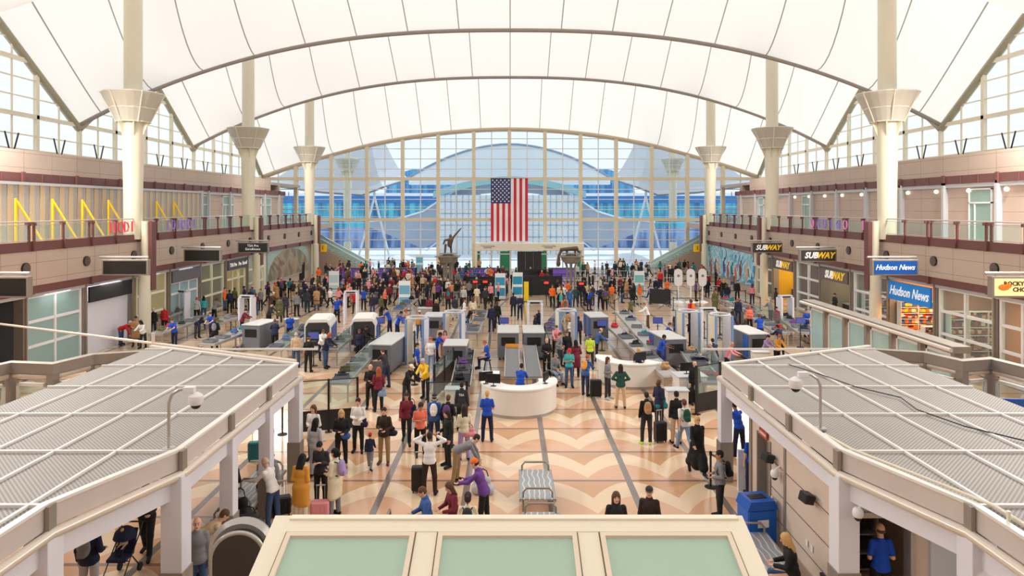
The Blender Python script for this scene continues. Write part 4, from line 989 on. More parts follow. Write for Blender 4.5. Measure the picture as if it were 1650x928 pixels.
def bench(x, y, rz, L_, label, w=.95, loops=(0, .5, 1)):
    t = thing('metal_bench', label, 'bench', (x, y, 0), rz, 'grey perforated benches')
    mb = MB(); mb.box(-w/2, w/2, -L_/2, L_/2, .42, .46, b=.015); mb.build('seat', PERF, t)
    for f in (0, 1):
        yy = -L_/2+.08 + (L_-.16)*f
        mb = MB(); a = w/2*.8; mb.tube([(-a, yy, 0), (-a, yy, .6), (-a+.08, yy, .7), (a-.08, yy, .7), (a, yy, .6), (a, yy, 0)], .028, 8); mb.build('leg_frame', DSTEEL, t, smooth=50)
    if len(loops) > 2:
        mb = MB(); a = w/2*.8; mb.tube([(-a, 0, .46), (-a, 0, .6), (-a+.08, 0, .7), (a-.08, 0, .7), (a, 0, .6), (a, 0, .46)], .028, 8); mb.build('armrest', DSTEEL, t, smooth=50)
    mb = MB(); mb.box(-w/2, -w/2+.03, -L_/2, L_/2, .38, .45); mb.box(w/2-.03, w/2, -L_/2, L_/2, .38, .45); mb.build('side_rail', DSTEEL, t)
    return t
b1 = fl(858, 800); bench(.72, 18.7, 0, 2.0, 'long grey perforated bench standing alone on the open floor', loops=(0, 1)); bench(.75, 16.0, 0, 1.9, 'grey perforated bench half hidden by the cream skylight frame', loops=(0, 1))
bench(5.55, 14.6, 0, 2.6, 'grey perforated bench along the tan pavilion wall', .85, loops=(0, 1)); bench(-6.9, 18.4, .0, 2.6, 'grey bench beside the left pavilion posts where a person in red beanie sits', .9); bench(-6.3, 15.7, .5, 2.4, 'grey bench heaped with bags by the left pavilion', .9, loops=(0, 1)); bench(-2.0, 16.3, PI/2, 2.0, 'grey bench with seated travellers just beyond the skylight', .8, loops=(0, 1))

# ------------------------------------------------------------------ cream skylight in the foreground
t = thing('glass_skylight', 'cream framed skylight of three frosted green panes in the foreground', 'skylight', (0, 0, 0))
sl_ = .325
def zs(y): return 3.32 - sl_*(10.3-y)
SKC = mat('skylight_cream', (240, 230, 208), .4, var=.03, scale=1)
def sbox(mb, x0, x1, y0, y1, h0, h1):
    vs = [(x, y, zs(y)+h) for x in (x0, x1) for y in (y0, y1) for h in (h0, h1)]
    mb.add(vs, [(0,1,3,2), (4,6,7,5), (0,4,5,1), (2,3,7,6), (0,2,6,4), (1,5,7,3)])
mb = MB(); sbox(mb, -3.54, 3.5, 10.0, 10.3, -.2, .04); sbox(mb, -3.54, -3.28, 6.5, 10.0, -.2, .04); sbox(mb, 3.24, 3.5, 6.5, 10.0, -.2, .04)
for x in (-1.22, 1.14): sbox(mb, x-.15, x+.15, 6.5, 10.0, -.15, .03)
mb.box(-3.3, 3.42, 10.2, 10.34, 3.05, 3.36, b=.01); mb.build('outer_frame', SKC, t)
mb = MB()
for x0, x1 in ((-3.28, -1.37), (-1.07, .99), (1.29, 3.24)):
    sbox(mb, x0+.02, x1-.02, 9.9, 9.97, .0, .06); sbox(mb, x0+.02, x0+.09, 6.5, 9.9, .0, .06); sbox(mb, x1-.09, x1-.02, 6.5, 9.9, .0, .06)
mb.build('sash', mat('skylight_sash', (232, 216, 194), .4), t)
mb = MB()
for x0, x1 in ((-3.28, -1.37), (-1.07, .99), (1.29, 3.24)):
    sbox(mb, x0, x0+.02, 6.5, 9.98, .0, .035); sbox(mb, x1-.02, x1, 6.5, 9.98, .0, .035); sbox(mb, x0, x1, 9.97, 9.99, .0, .035)
mb.build('gasket', mat('gasket_brown', (120, 100, 84), .6), t)
for x0, x1 in ((-3.19, -1.46), (-.98, .9), (1.38, 3.15)):
    mb = MB(); sbox(mb, x0, x1, 6.5, 9.9, -.0, .02); mb.build('pane', glass('skylight_green_pane', (184, 212, 192), .86, .12), t)
# supporting frame below
mb = MB()
for x in (-3.45, 3.41):
    for y in (6.6, 10.2): mb.box(x-.07, x+.07, y-.07, y+.07, 0, zs(y)-.15)
for x in (-1.22, 1.14): mb.box(x-.06, x+.06, 10.14, 10.26, 0, 3.1)
mb.box(-3.45, 3.41, 6.53, 10.2, .0, .1); mb.build('support_frame', SKC, t)
mb = MB(); mb.box(-3.4, 3.36, 10.18, 10.2, .1, 3.0); mb.build('front_pane', PANE, t)
for i, (x, y) in enumerate(((-3.0, 10.1), (1.3, 10.12), (2.95, 9.7))):
    pass
# ------------------------------------------------------------------ arched dark panel by the left pavilion
t = thing('arched_booth_end', 'dark round topped end panel with grey rim beside the left pavilion posts', 'panel', (-4.78, 12.0, 0), .12)
a_ = [(.42*math.cos(q), 1.85+.42*math.sin(q)) for q in [PI*i/18 for i in range(19)]]
mb = MB(); mb.prism([(.42, 0)] + a_ + [(-.42, 0)], -.05, .6, 'y'); mb.build('dark_face', mat('brown_black_face', (58, 52, 48), .5), t)
mb = MB(); pr_ = [(.45, 0)] + [(.45*math.cos(q), 1.85+.45*math.sin(q)) for q in [PI*i/18 for i in range(19)]] + [(-.45, 0)]
mb.tube([(x, -.02, z) for x, z in pr_], .04, 8); mb.build('rim', STEEL, t, smooth=50)
mb = MB(); mb.tube([(x*1.03, .3, z*1.01) for x, z in pr_], .12, 6); mb.build('hood', STEEL, t, smooth=50)

# ------------------------------------------------------------------ glazed screen walls behind both pavilions
GLB = glass('mint_glass', (206, 230, 228), .55, .2)
t = thing('glass_partition', 'long steel topped partition of pale green panes behind the right pavilion', 'partition', (14.9, 0, 0))
mb = MB(); mb.box(-.3, .3, 22.5, 34.2, 3.2, 3.42); mb.build('top_beam', DSTEEL, t); mb = MB(); mb.cyl((-.36, 22.5, 3.3), (-.36, 34.2, 3.3), .07, n=8); mb.build('pipe_rail', TUBEM, t, smooth=40)
y = 22.8
while y < 34:
    mb = MB(); mb.box(-.13, .13, y-.1, y+.1, 0, 3.2); mb.build('post', DSTEEL, t)
    if y < 33:
        mb = MB(); mb.box(-.06, .06, y+.12, y+.2, .2, 3.1); mb.box(-.06, .06, y+1.5, y+1.58, .2, 3.1); mb.box(-.06, .06, y+.12, y+1.58, 3.0, 3.1); mb.box(-.06, .06, y+.12, y+1.58, .9, 1.0); mb.build('frame', OFFW, t)
        mb = MB(); mb.box(-.02, .02, y+.2, y+1.5, 1.0, 3.0); mb.build('pane', GLB, t)
    y += 1.87
def bay_screen(pts, label, panes=True, s_=1):
    t = thing('bay_screen', label, 'partition', (0, 0, 0))
    mb = MB(); mb.sweep(pts, [(-.14, 3.0), (.14, 3.0), (.14, 3.32), (-.14, 3.32)]); mb.build('fascia', DSTEEL, t)
    mb = MB(); mb.tube([(x, y, 2.92) for x, y in pts], .11, 8); mb.build('tube_rail', TUBEM, t, smooth=50)
    for (x0, y0), (x1, y1) in zip(pts, pts[1:]):
        d = Vector((x1-x0, y1-y0)); L_ = d.length; a = math.atan2(d.y, d.x)
        M = Matrix.Translation((x0, y0, 0)) @ Matrix.Rotation(a, 4, 'Z')
        mb = MB(); mb.box(-.12, .12, -.12, .12, 0, 3.0, M=M); mb.build('post', DSTEEL, t)
        if L_ > .9:
            mb = MB(); mb.box(.2, L_-.2, -.04, .04, 2.6, 2.7, M=M); mb.box(.2, .28, -.04, .04, .8, 2.7, M=M); mb.box(L_-.28, L_-.2, -.04, .04, .8, 2.7, M=M); mb.box(.2, L_-.2, -.04, .04, .8, .9, M=M); mb.build('window_frame', OFFW, t)
            mb = MB(); mb.box(.28, L_-.28, -.01, .01, .9, 2.6, M=M); mb.build('pane', PANE, t)
            mb = MB(); mb.box(.14, L_-.14, -.03, .03, 0, .8, M=M); mb.build('lower_panel', PVW, t)
    return t
bay_screen([(11.4, 22.9), (13.5, 22.2), (13.9, 21.0), (15.0, 21.3), (15.3, 19.8), (17.0, 20.1), (17.2, 18.9)], 'zigzag steel and glass bay screen behind the right pavilion')
bay_screen([(-17.0, 19.8), (-15.6, 19.6), (-15.2, 20.8), (-13.8, 20.6), (-13.4, 21.9), (-12.0, 22.4)][::-1], 'zigzag steel and glass bay screen behind the left pavilion')
mb = MB(); mb.box(-18.6, -17.1, 19.7, 19.9, 0, 3.4); trim(mb, PVW, 'tan end wall at the left edge behind the pavilion')
t = thing('pipe_rail', 'thin pale pipe running behind the left pavilion to its corner', 'rail', (0, 0, 3.45)); mb = MB(); mb.tube([(-20.5, 27.0, 0), (-12.0, 22.95, 0), (-6.4, 20.35, 0)], .045, 8)
for x, y in ((-20.4, 26.95), (-12.0, 22.95), (-6.4, 20.35)): mb.cyl((x, y, 0), (x, y, -.1), .04, n=6)
mb.build('pipe', TUBEM, t, smooth=40)
mb = MB(); mb.cyl((-12, 22.95, -3.45), (-12, 22.95, .35), .06, n=8); mb.build('support', TUBEM, t)
t = thing('blue_poster', 'blue poster showing a smiling face behind the right pavilion', 'poster', (14.2, 19.3, 0), -.1); mb = MB(); mb.box(-1.1, .9, 0, .08, .3, 2.6, b=.01); mb.build('board', BLUE, t)
mb = MB(); mb.ball((.25, -.01, 1.75), (.2, .02, .27), 14, 8); mb.build('printed_face', mat('printed_skin', (186, 130, 100), .6), t); mb = MB(); mb.ball((.25, 0.0, 1.9), (.23, .015, .22), 14, 8); mb.build('printed_hair', mat('printed_hair', (40, 30, 28), .6), t); mb = MB(); mb.prism([(-.1, .7), (.65, .7), (.5, 1.4), (.05, 1.4)], -.01, 0, 'y'); mb.build('printed_jumper', RED, t)
t = thing('yellow_poster', 'yellow poster in a cream frame at the right edge', 'poster', (14.9, 18.3, 0), -.1); mb = MB(); mb.box(.0, 1.0, 0, .08, .8, 2.9, b=.01); mb.build('frame', CREAM, t); mb = MB(); mb.box(.12, .88, -.01, 0, .95, 2.75); mb.build('sheet', mat('poster_yellow', (246, 196, 40), .5), t)
text('lettering', 'Quick\nSecurity', .2, mat('ink_brown', (110, 60, 40), .5), t, (.5, -.02, 2.2))
# ------------------------------------------------------------------ people, grown from smooth distance fields
def seg_d(P, a, b, ra, rb):
    a = np.asarray(a, np.float32); b = np.asarray(b, np.float32); ab = b-a
    t = np.clip(((P-a) @ ab) / max(1e-9, float(ab @ ab)), 0, 1)
    return np.linalg.norm(P - a - t[..., None]*ab, axis=-1) - (ra + (rb-ra)*t)
def ell_d(P, c, r, R=None):
    q = P - np.asarray(c, np.float32)
    if R is not None: q = q @ np.asarray(R, np.float32)      # rows: local axes as columns of R
    r = np.asarray(r, np.float32); k = np.linalg.norm(q/r, axis=-1)
    return (k-1.0)*float(min(r))*.5 + (k-1.0)*float(max(r))*.5*.6 if False else (k-1.0)*np.linalg.norm(q, axis=-1)/np.maximum(k, 1e-6)
def surface_nets(D, o, h):
    S = D < 0; nx, ny, nz = D.shape
    c = np.zeros((nx-1, ny-1, nz-1), np.int8)
    for i in (0, 1):
        for j in (0, 1):
            for k in (0, 1): c += S[i:nx-1+i, j:ny-1+j, k:nz-1+k]
    act = (c > 0) & (c < 8); idx = -np.ones(c.shape, np.int32); A = np.argwhere(act); idx[tuple(A.T)] = np.arange(len(A))
    acc = np.zeros((len(A), 3), np.float32); cnt = np.zeros(len(A), np.float32)
    cs = [(i, j, k) for i in (0, 1) for j in (0, 1) for k in (0, 1)]
    V = {q: D[A[:, 0]+q[0], A[:, 1]+q[1], A[:, 2]+q[2]] for q in cs}
    for q in cs:
        for ax in range(3):
            if q[ax]: continue
            r = list(q); r[ax] = 1; r = tuple(r); a, b = V[q], V[r]; m = (a < 0) != (b < 0)
            t = np.where(m, a/np.where(m, a-b, 1), 0)
            for d in range(3):
                acc[:, d] += np.where(m, q[d] + (t if d == ax else 0), 0)
            cnt += m
    verts = (A + acc/np.maximum(cnt, 1)[:, None])*h + o
    quads = []
    for ax in range(3):
        sl0 = [slice(1, -1)]*3; sl1 = [slice(1, -1)]*3; sl0[ax] = slice(0, -1); sl1[ax] = slice(1, None)
        s0 = S[tuple(sl0)]; s1 = S[tuple(sl1)]; E = np.argwhere(s0 != s1)
        if not len(E): continue
        flip = s0[tuple(E.T)]
        off = np.ones(3, int); off[ax] = 0; E = E + off
        u, v = [(1, 2), (2, 0), (0, 1)][ax]
        def cell(du, dv):
            F_ = E.copy(); F_[:, u] -= du; F_[:, v] -= dv; return idx[tuple(F_.T)]
        q = np.stack([cell(1, 1), cell(0, 1), cell(0, 0), cell(1, 0)], 1)
        q[~flip] = q[~flip][:, ::-1]; quads.append(q)
    return verts, np.concatenate(quads)
class Field:
    """prims: ('c', a, b, ra, rb, k) tapered capsule, ('e', c, r, R, k) ellipsoid; negative k subtracts"""
    def __init__(s, h): s.p = []; s.h = h; s.cut = []
    def cap(s, a, b, ra, rb=None, k=.02): s.p.append(('c', a, b, ra, ra if rb is None else rb, k)); return s
    def ell(s, c, r, R=None, k=.02): s.p.append(('e', c, r, R, k)); return s
    def mesh(s, name):
        lo = np.full(3, 1e9); hi = -lo
        B = []
        for p in s.p:
            if p[0] == 'c': a = np.minimum(p[1], p[2]) - max(p[3], p[4]); b = np.maximum(p[1], p[2]) + max(p[3], p[4])
            else: a = np.asarray(p[1]) - max(p[2]); b = np.asarray(p[1]) + max(p[2])
            B.append((a, b)); 
            if p[-1] > 0: lo = np.minimum(lo, a); hi = np.maximum(hi, b)
        lo -= 3*s.h; hi += 3*s.h; n = np.ceil((hi-lo)/s.h).astype(int)+1
        D = np.full(n, 1.0, np.float32)
        ax = [lo[i] + s.h*np.arange(n[i]) for i in range(3)]
        for p, (a, b) in zip(s.p, B):
            m = abs(p[-1]) + 2.5*s.h + .03
            i0 = np.clip(np.floor((a-m-lo)/s.h).astype(int), 0, n-1); i1 = np.clip(np.ceil((b+m-lo)/s.h).astype(int)+1, 1, n)
            sl = tuple(slice(i0[d], i1[d]) for d in range(3))
            P = np.stack(np.meshgrid(*[ax[d][sl[d]] for d in range(3)], indexing='ij'), -1).astype(np.float32)
            d = seg_d(P, *p[1:5]) if p[0] == 'c' else ell_d(P, p[1], p[2], p[3])
            k = abs(p[-1]); cur = D[sl]
            if p[-1] > 0:
                hh = np.clip(.5+.5*(cur-d)/k, 0, 1); D[sl] = cur*(1-hh)+d*hh - k*hh*(1-hh)
            else:
                dd = -d; hh = np.clip(.5-.5*(cur-dd)/k, 0, 1); D[sl] = cur*(1-hh)+dd*hh + k*hh*(1-hh)
        if s.cut:
            P = np.stack(np.meshgrid(*ax, indexing='ij'), -1).astype(np.float32)
            for c, nrm in s.cut: D = np.maximum(D, (P-np.asarray(c, np.float32)) @ np.asarray(nrm, np.float32))
        v, q = surface_nets(D, lo, s.h)
        me = bpy.data.meshes.new(name); me.vertices.add(len(v)); me.vertices.foreach_set('co', v.astype(np.float32).ravel())
        me.loops.add(q.size); me.loops.foreach_set('vertex_index', q.astype(np.int32).ravel())
        me.polygons.add(len(q)); me.polygons.foreach_set('loop_start', np.arange(0, q.size, 4, dtype=np.int32))
        me.polygons.foreach_set('use_smooth', np.ones(len(q), bool)); me.update(calc_edges=True)
        return me, v, q
nrmz = lambda v: np.asarray(v, float)/np.linalg.norm(v)
def dirv(pitch, side=0.0):
    """0 = straight down, positive = forwards (-y); side = towards the outside"""
    return np.array([math.sin(side)*math.cos(pitch*.3), -math.sin(pitch)*math.cos(side), -math.cos(pitch)*math.cos(side)])
def skeleton(P):
    J = {}
    hip = np.array([0, 0, .92]); lean = P.get('lean', 0.0)
    up = np.array([0, -math.sin(lean), math.cos(lean)]); fw = np.array([0, -math.cos(lean), -math.sin(lean)])
    for s, n in ((1, 'L'), (-1, 'R')):      # the person's left is +x when facing -y
        th, kn, sp = P['leg'+n]
        h = hip + np.array([s*.095, 0, -.02]); d1 = dirv(th, sp); d1[0] *= s
        k = h + .42*d1; d2 = dirv(th-kn, sp*.3); d2[0] *= s
        a = k + .41*d2; J['hip'+n], J['knee'+n], J['ank'+n] = h, k, a
        ft = P.get('foot'+n, 0.0); J['toe'+n] = a + np.array([s*.03, -math.cos(ft)*.17, -.055+math.sin(ft)*.17]); J['heel'+n] = a + np.array([0, .035*math.cos(ft), -.045-math.sin(ft)*.03])
    J['hip'] = hip; J['waist'] = hip + up*.16; J['chest'] = hip + up*.36 + fw*.01; J['neck'] = hip + up*.53; 
    hl = lean*.55 + P.get('nod', 0.0); hup = np.array([0, -math.sin(hl), math.cos(hl)])
    J['head'] = J['neck'] + hup*.17 + np.array([0, -.02*math.cos(hl), 0]); J['hup'] = hup; J['hl'] = hl; J['up'] = up; J['fw'] = fw
    for s, n in ((1, 'L'), (-1, 'R')):
        sh = hip + up*.475 + np.array([s*.158, 0, 0]); J['sh'+n] = sh
        (x1, y1, z1), (x2, y2, z2) = P['arm'+n]
        el = sh + .285*nrmz([s*x1, y1, z1]); wr = el + .25*nrmz([s*x2, y2, z2])
        J['el'+n], J['wr'+n] = el, wr; J['hd'+n] = nrmz([s*x2, y2, z2])
    return J
POSES = {
 'stand':   dict(legL=(.03, .02, .06), legR=(.0, .04, .06), armL=((.16, .05, -1), (.08, -.2, -1)), armR=((.16, .02, -1), (.1, -.25, -1))),
 'relaxed': dict(legL=(.1, .16, .1), legR=(-.02, .0, .04), armL=((.2, .1, -1), (.1, -.35, -1)), armR=((.3, .12, -1), (-.2, -.8, -.3)), nod=.12),
 'phone':   dict(legL=(.04, .02, .07), legR=(.0, .05, .05), armL=((.16, .1, -1), (-.45, -.9, .35)), armR=((.16, .12, -1), (-.5, -.9, .25)), nod=.42),
 'walk':    dict(legL=(.45, .12, .03), legR=(-.3, .35, .03), armL=((.14, .4, -1), (.06, .0, -1)), armR=((.14, -.35, -1), (.0, -.8, -.7)), lean=.05, footR=-.5),
 'pull':    dict(legL=(.38, .1, .03), legR=(-.26, .3, .03), armL=((.25, .45, -1), (.12, .3, -1)), armR=((.14, -.2, -1), (.0, -.9, -.5)), lean=.06, footR=-.4),
 'cross':   dict(legL=(.02, .02, .1), legR=(.0, .02, .1), armL=((.25, .02, -1), (-.95, -.5, .12)), armR=((.25, .02, -1), (-.95, -.45, .05))),
 'hips':    dict(legL=(.02, .02, .12), legR=(.0, .02, .12), armL=((.75, .3, -1), (-.7, -.35, -.35)), armR=((.75, .3, -1), (-.7, -.35, -.35))),
 'headup':  dict(legL=(.02, .02, .12), legR=(.0, .02, .12), armL=((1, -.15, .35), (-.85, -.1, .45)), armR=((1, -.15, .35), (-.85, -.1, .45))),
 'bend':    dict(legL=(.12, .2, .08), legR=(-.05, .1, .08), armL=((.1, -.6, -1), (-.1, -.35, -1)), armR=((.1, -.55, -1), (-.15, -.4, -1)), lean=1.15),
 'reach':   dict(legL=(.1, .06, .06), legR=(-.06, .04, .06), armL=((.15, -.8, -.75), (-.15, -1, -.25)), armR=((.15, -.7, -.8), (-.15, -1, -.3)), lean=.32, nod=.2),
 'push':    dict(legL=(.3, .1, .03), legR=(-.22, .2, .03), armL=((.15, -.35, -1), (-.1, -1, -.1)), armR=((.15, -.35, -1), (-.1, -1, -.1)), lean=.1, nod=.15),
 'hold':    dict(legL=(.05, .02, .07), legR=(.0, .05, .05), armL=((.2, .05, -1), (-.5, -.8, -.2)), armR=((.2, .1, -1), (-.55, -.8, 0))),
 'sit':     dict(legL=(1.45, 1.4, .1), legR=(1.4, 1.45, .1), armL=((.2, -.25, -1), (-.35, -.9, -.1)), armR=((.2, -.25, -1), (-.35, -.9, -.15)), lean=.12, nod=.3),
}
CACHE = {}
def torso_prims(F_, J, e=0.0, k=.05, hem=None):
    up, fw = J['up'], J['fw']
    X = np.array([1, 0, 0]); R = np.stack([X, -fw, up], 1)
    F_.ell(J['hip'] + up*.02, (.165+e, .115+e, .12+e), R, k); F_.ell(J['waist'], (.145+e, .105+e, .13+e), R, k)
    F_.ell(J['chest'] , (.155+e, .11+e, .16+e), R, k); F_.cap(J['shL']-up*.012, J['shR']-up*.012, .046+e*.6, None, k*.8)
def body_mesh(pose):
    key = ('body', pose)
    if key in CACHE: return CACHE[key]
    J = skeleton(POSES[pose]); F_ = Field(.0105); up = J['up']
    torso_prims(F_, J)
    F_.cap(J['neck']-up*.04, J['neck'] + (J['head']-J['neck'])*.6, .058, .052, .03)
    hup = J['hup']; hf = np.array([0, -hup[2], hup[1]]); X = np.array([1., 0, 0]); R = np.stack([X, -hf, hup], 1); H = J['head']
    L = lambda x, y, z: H + X*x + hf*(-y) + hup*z       # head frame: y towards the back
    F_.ell(L(0, .012, .03), (.074, .092, .088), R, .03); F_.ell(L(0, -.018, -.035), (.056, .066, .078), R, .03)
    F_.cap(L(0, -.088, .012), L(0, -.104, -.018), .009, .015, .014)                  # nose
    F_.cap(L(-.02, -.082, -.052), L(.02, -.082, -.052), .0085, None, .008)            # lips
    F_.ell(L(0, -.07, -.092), (.024, .02, .018), R, .02)                             # chin
    for s in (-1, 1):
        F_.ell(L(s*.029, -.094, .014), (.017, .014, .012), R, -.012)                   # eye sockets
        F_.ell(L(s*.029, -.077, .014), (.0125, .0125, .0125), R, .003)                 # eyeballs
        F_.ell(L(s*.076, .008, .002), (.011, .021, .031), R, .008)                     # ears
    for n in 'LR':
        F_.cap(J['hip'+n], J['knee'+n], .083, .055, .04); F_.cap(J['knee'+n], J['ank'+n], .054, .036, .03)
        kn, an = np.array(J['knee'+n]), np.array(J['ank'+n]); F_.ell(kn*.7+an*.3+np.array([0, .01, 0]), (.045, .048, .1), None, .03)
        F_.cap(J['ank'+n], J['toe'+n], .036, .03, .02); F_.cap(J['heel'+n], J['toe'+n], .032, .032, .02)
        F_.cap(J['sh'+n], J['el'+n], .05, .038, .035); F_.cap(J['el'+n], J['wr'+n], .038, .025, .02)
        # hand: palm, four fingers of unequal length with bent knuckles, thumb from the side of the palm
        d = J['hd'+n]; s = 1 if n == 'L' else -1; w = J['wr'+n]
        side = np.cross(d, [0, 0, 1.0]) if abs(d[2]) < .8 else np.array([0, -1., 0])
        side = side - d*(side @ d); side = nrmz(side); nrm = nrmz(np.cross(d, side))*(1 if np.cross(d, side)[0]*s < 0 else -1)
        Rh = np.stack([side, nrm, d], 1); F_.ell(w + d*.05, (.042, .017, .055), Rh, .012)
        for i, (o, ln) in enumerate(((-.031, .062), (-.0105, .075), (.0105, .080), (.031, .07))):
            b0 = w + d*.082 + side*o; b1 = b0 + d*ln*.5 + nrm*.006; b2 = b1 + nrmz(d*.75+nrm*.65)*ln*.5
            F_.cap(b0, b1, .0092, .009, .004); F_.cap(b1, b2, .009, .008, .003)
        t0 = w + d*.03 + side*.03; t1 = t0 + nrmz(d*.7+side*.75+nrm*.2)*.038; t2 = t1 + nrmz(d*.95+side*.2+nrm*.3)*.028
        F_.cap(t0, t1, .0125, .0105, .008); F_.cap(t1, t2, .0105, .009, .004)
    me, v, q = F_.mesh('body')
    zmin = float(v[:, 2].min())
    cen = v[q].mean(1); mi = np.zeros(len(q), np.int32)
    for s in (-1, 1):
        mi[np.linalg.norm(cen-L(s*.029, -.088, .014), axis=1) < .0125] = 1
        bq = cen - L(s*.029, -.09, .036); mi[(np.abs(bq @ X) < .018) & (np.abs(bq @ hup) < .006) & (np.abs(bq @ hf) < .03)] = 1
    bq = cen - L(0, -.09, -.052); mi[(np.abs(bq @ X) < .024) & (np.abs(bq @ hup) < .0085) & (np.abs(bq @ hf) < .03)] = 2
    me.polygons.foreach_set('material_index', mi)
    HM = Matrix(((1, 0, 0, H[0]), (0, -hf[1], hup[1], H[1]), (0, -hf[2], hup[2], H[2]), (0, 0, 0, 1)))
    CACHE[key] = (me, J, zmin, HM); return CACHE[key]
def sleeve(F_, J, n, frac, e, k=.03):
    el, wr = np.array(J['el'+n]), np.array(J['wr'+n])
    F_.cap(J['sh'+n], el if frac > 1 else np.array(J['sh'+n])*(1-frac)+el*frac, .05+e, .044+e if frac > 1 else .05+e, k)
    if frac > 1: F_.cap(el, el*(2-frac)+wr*(frac-1), .043+e, .032+e, k)
def cloth_mesh(kind, pose):
    key = (kind, pose)
    if key in CACHE: return CACHE[key]
    _, J, _, _ = body_mesh(pose); up, fw = J['up'], J['fw']; X = np.array([1, 0, 0]); R = np.stack([X, -fw, up], 1)
    F_ = Field(.015)
    if kind in ('jacket', 'shirt', 'coat', 'jumper'):
        e = {'jacket': .024, 'shirt': .012, 'coat': .022, 'jumper': .017}[kind]
        torso_prims(F_, J, e, .04); F_.ell(J['hip']-up*.02, (.165+e, .118+e, .16), R, .04)
        F_.cap(J['neck']-up*.05, J['neck']-up*.005, .072+e*.3, .06+e*.3, .03)
        if kind == 'jacket': F_.cap(J['neck']-up*.02, J['neck']+up*.015, .078, .076, .02)
        for n in 'LR': sleeve(F_, J, n, 1.93 if kind != 'shirt' else .72, e*.55, .022)
        if kind == 'coat':
            for n in 'LR':
                k_ = J['hip'+n]*.12 + J['knee'+n]*.88; F_.cap(J['hip'+n], k_, .125, .115, .08)
            F_.cap(J['hip'], (J['kneeL']+J['kneeR'])*.5*.85+J['hip']*.15, .14, .13, .08)
        else: F_.cut.append((J['hip']-up*(.045 if kind != 'jacket' else .085), -up))
    elif kind == 'trousers':
        F_.ell(J['hip'] + up*.0, (.172, .122, .11), R, .05)
        for n in 'LR':
            kn, an = np.array(J['knee'+n]), np.array(J['ank'+n])
            F_.cap(J['hip'+n], kn, .096, .072, .04); F_.cap(kn, kn*.03+an*.97, .07, .06, .03)
        F_.cut.append((J['hip']+up*.02, up))
    elif kind == 'skirt':
        F_.ell(J['hip'] + up*.03, (.178, .13, .12), R, .05)
        a = (J['ankL']+J['ankR'])*.5; kk = (J['kneeL']+J['kneeR'])*.5
        F_.cap(J['hip'], kk*.9+J['hip']*.1, .15, .17, .08); F_.cap(kk, kk*.35+a*.65, .16, .17, .08)
        for n in 'LR': F_.cap(J['hip'+n], J['knee'+n], .11, .12, .08); F_.cap(J['knee'+n], J['knee'+n]*.35+J['ank'+n]*.65, .12, .14, .08)
        F_.cut.append((J['hip']+up*.03, up))
    elif kind == 'shoe_L' or kind == 'shoe_R':
        n = kind[-1]; F_.h = .011
        F_.cap(J['ank'+n], J['ank'+n]+np.array([0, 0, .02]), .046, .044, .02); F_.cap(J['heel'+n], J['toe'+n], .043, .04, .025); F_.cap(J['ank'+n], J['toe'+n], .044, .036, .03)
    me, v, q = F_.mesh(kind); CACHE[key] = me; return me
def hair_mesh(kind):
    key = ('hair', kind)
    if key in CACHE: return CACHE[key]
    F_ = Field(.0095); E = lambda c, r, k=.02: F_.ell(c, r, None, k)
    if kind == 'short':
        E((0, .016, .04), (.082, .1, .09)); E((0, .045, -.01), (.072, .07, .07)); E((0, -.12, -.02), (.07, .075, .075), -.015)
    elif kind in ('long', 'ponytail', 'bun'):
        E((0, .018, .04), (.086, .104, .094)); E((0, .04, -.03), (.082, .075, .09))
        if kind == 'long':
            for s in (-1, 0, 1): F_.cap((s*.055, .05, 0), (s*.065, .085, -.24), .045, .032, .03)
            F_.cap((-.07, -.01, .03), (-.078, .02, -.14), .022, .02, .02); F_.cap((.07, -.01, .03), (.078, .02, -.14), .022, .02, .02)
        elif kind == 'ponytail': F_.cap((0, .1, .06), (0, .16, .0), .026, .03, .02); F_.cap((0, .16, .0), (0, .14, -.15), .03, .012, .02)
        else: E((0, .12, .08), (.042, .04, .042), .01)
        E((0, -.125, -.03), (.062, .085, .095), -.015)
    elif kind == 'fringe':      # bald on top
        E((0, .03, -.005), (.082, .09, .05)); E((0, -.09, 0), (.09, .09, .1), -.01); F_.cut.append(((0, 0, .03), (0, -.5, 1.0)))
    elif kind == 'beanie':
        E((0, .012, .055), (.089, .105, .092)); E((0, -.12, -.06), (.1, .12, .09), -.01); F_.cut.append(((0, 0, .022), (0, -.12, -1.0)))
    elif kind == 'cap':
        E((0, .01, .05), (.087, .104, .08)); F_.cut.append(((0, 0, .04), (0, .05, -1.0)))
        F2 = Field(.0095); 
    me, v, q = F_.mesh('hair')
    if kind == 'cap':
        mb = MB(); n = 12; pts = []
        for i in range(n+1):
            a = PI*i/n; pts.append((.075*math.cos(a), -.07-.085*math.sin(a)))
        mb.prism(pts, .044, .054); brim = bpy.data.meshes.new('brim'); brim.from_pydata(mb.v, [], mb.f); CACHE[('hair', 'brim')] = brim
    CACHE[key] = me; return me
SK = [mat('skin_light', (232, 188, 164), .5, var=.03), mat('skin_fair', (222, 174, 146), .5, var=.03), mat('skin_tan', (190, 136, 104), .5, var=.03), mat('skin_brown', (136, 92, 68), .5, var=.03), mat('skin_dark', (92, 62, 48), .5, var=.03)]
EYE = mat('eye_dark', (40, 28, 24), .3); LIP = mat('lip_rose', (176, 96, 90), .5)
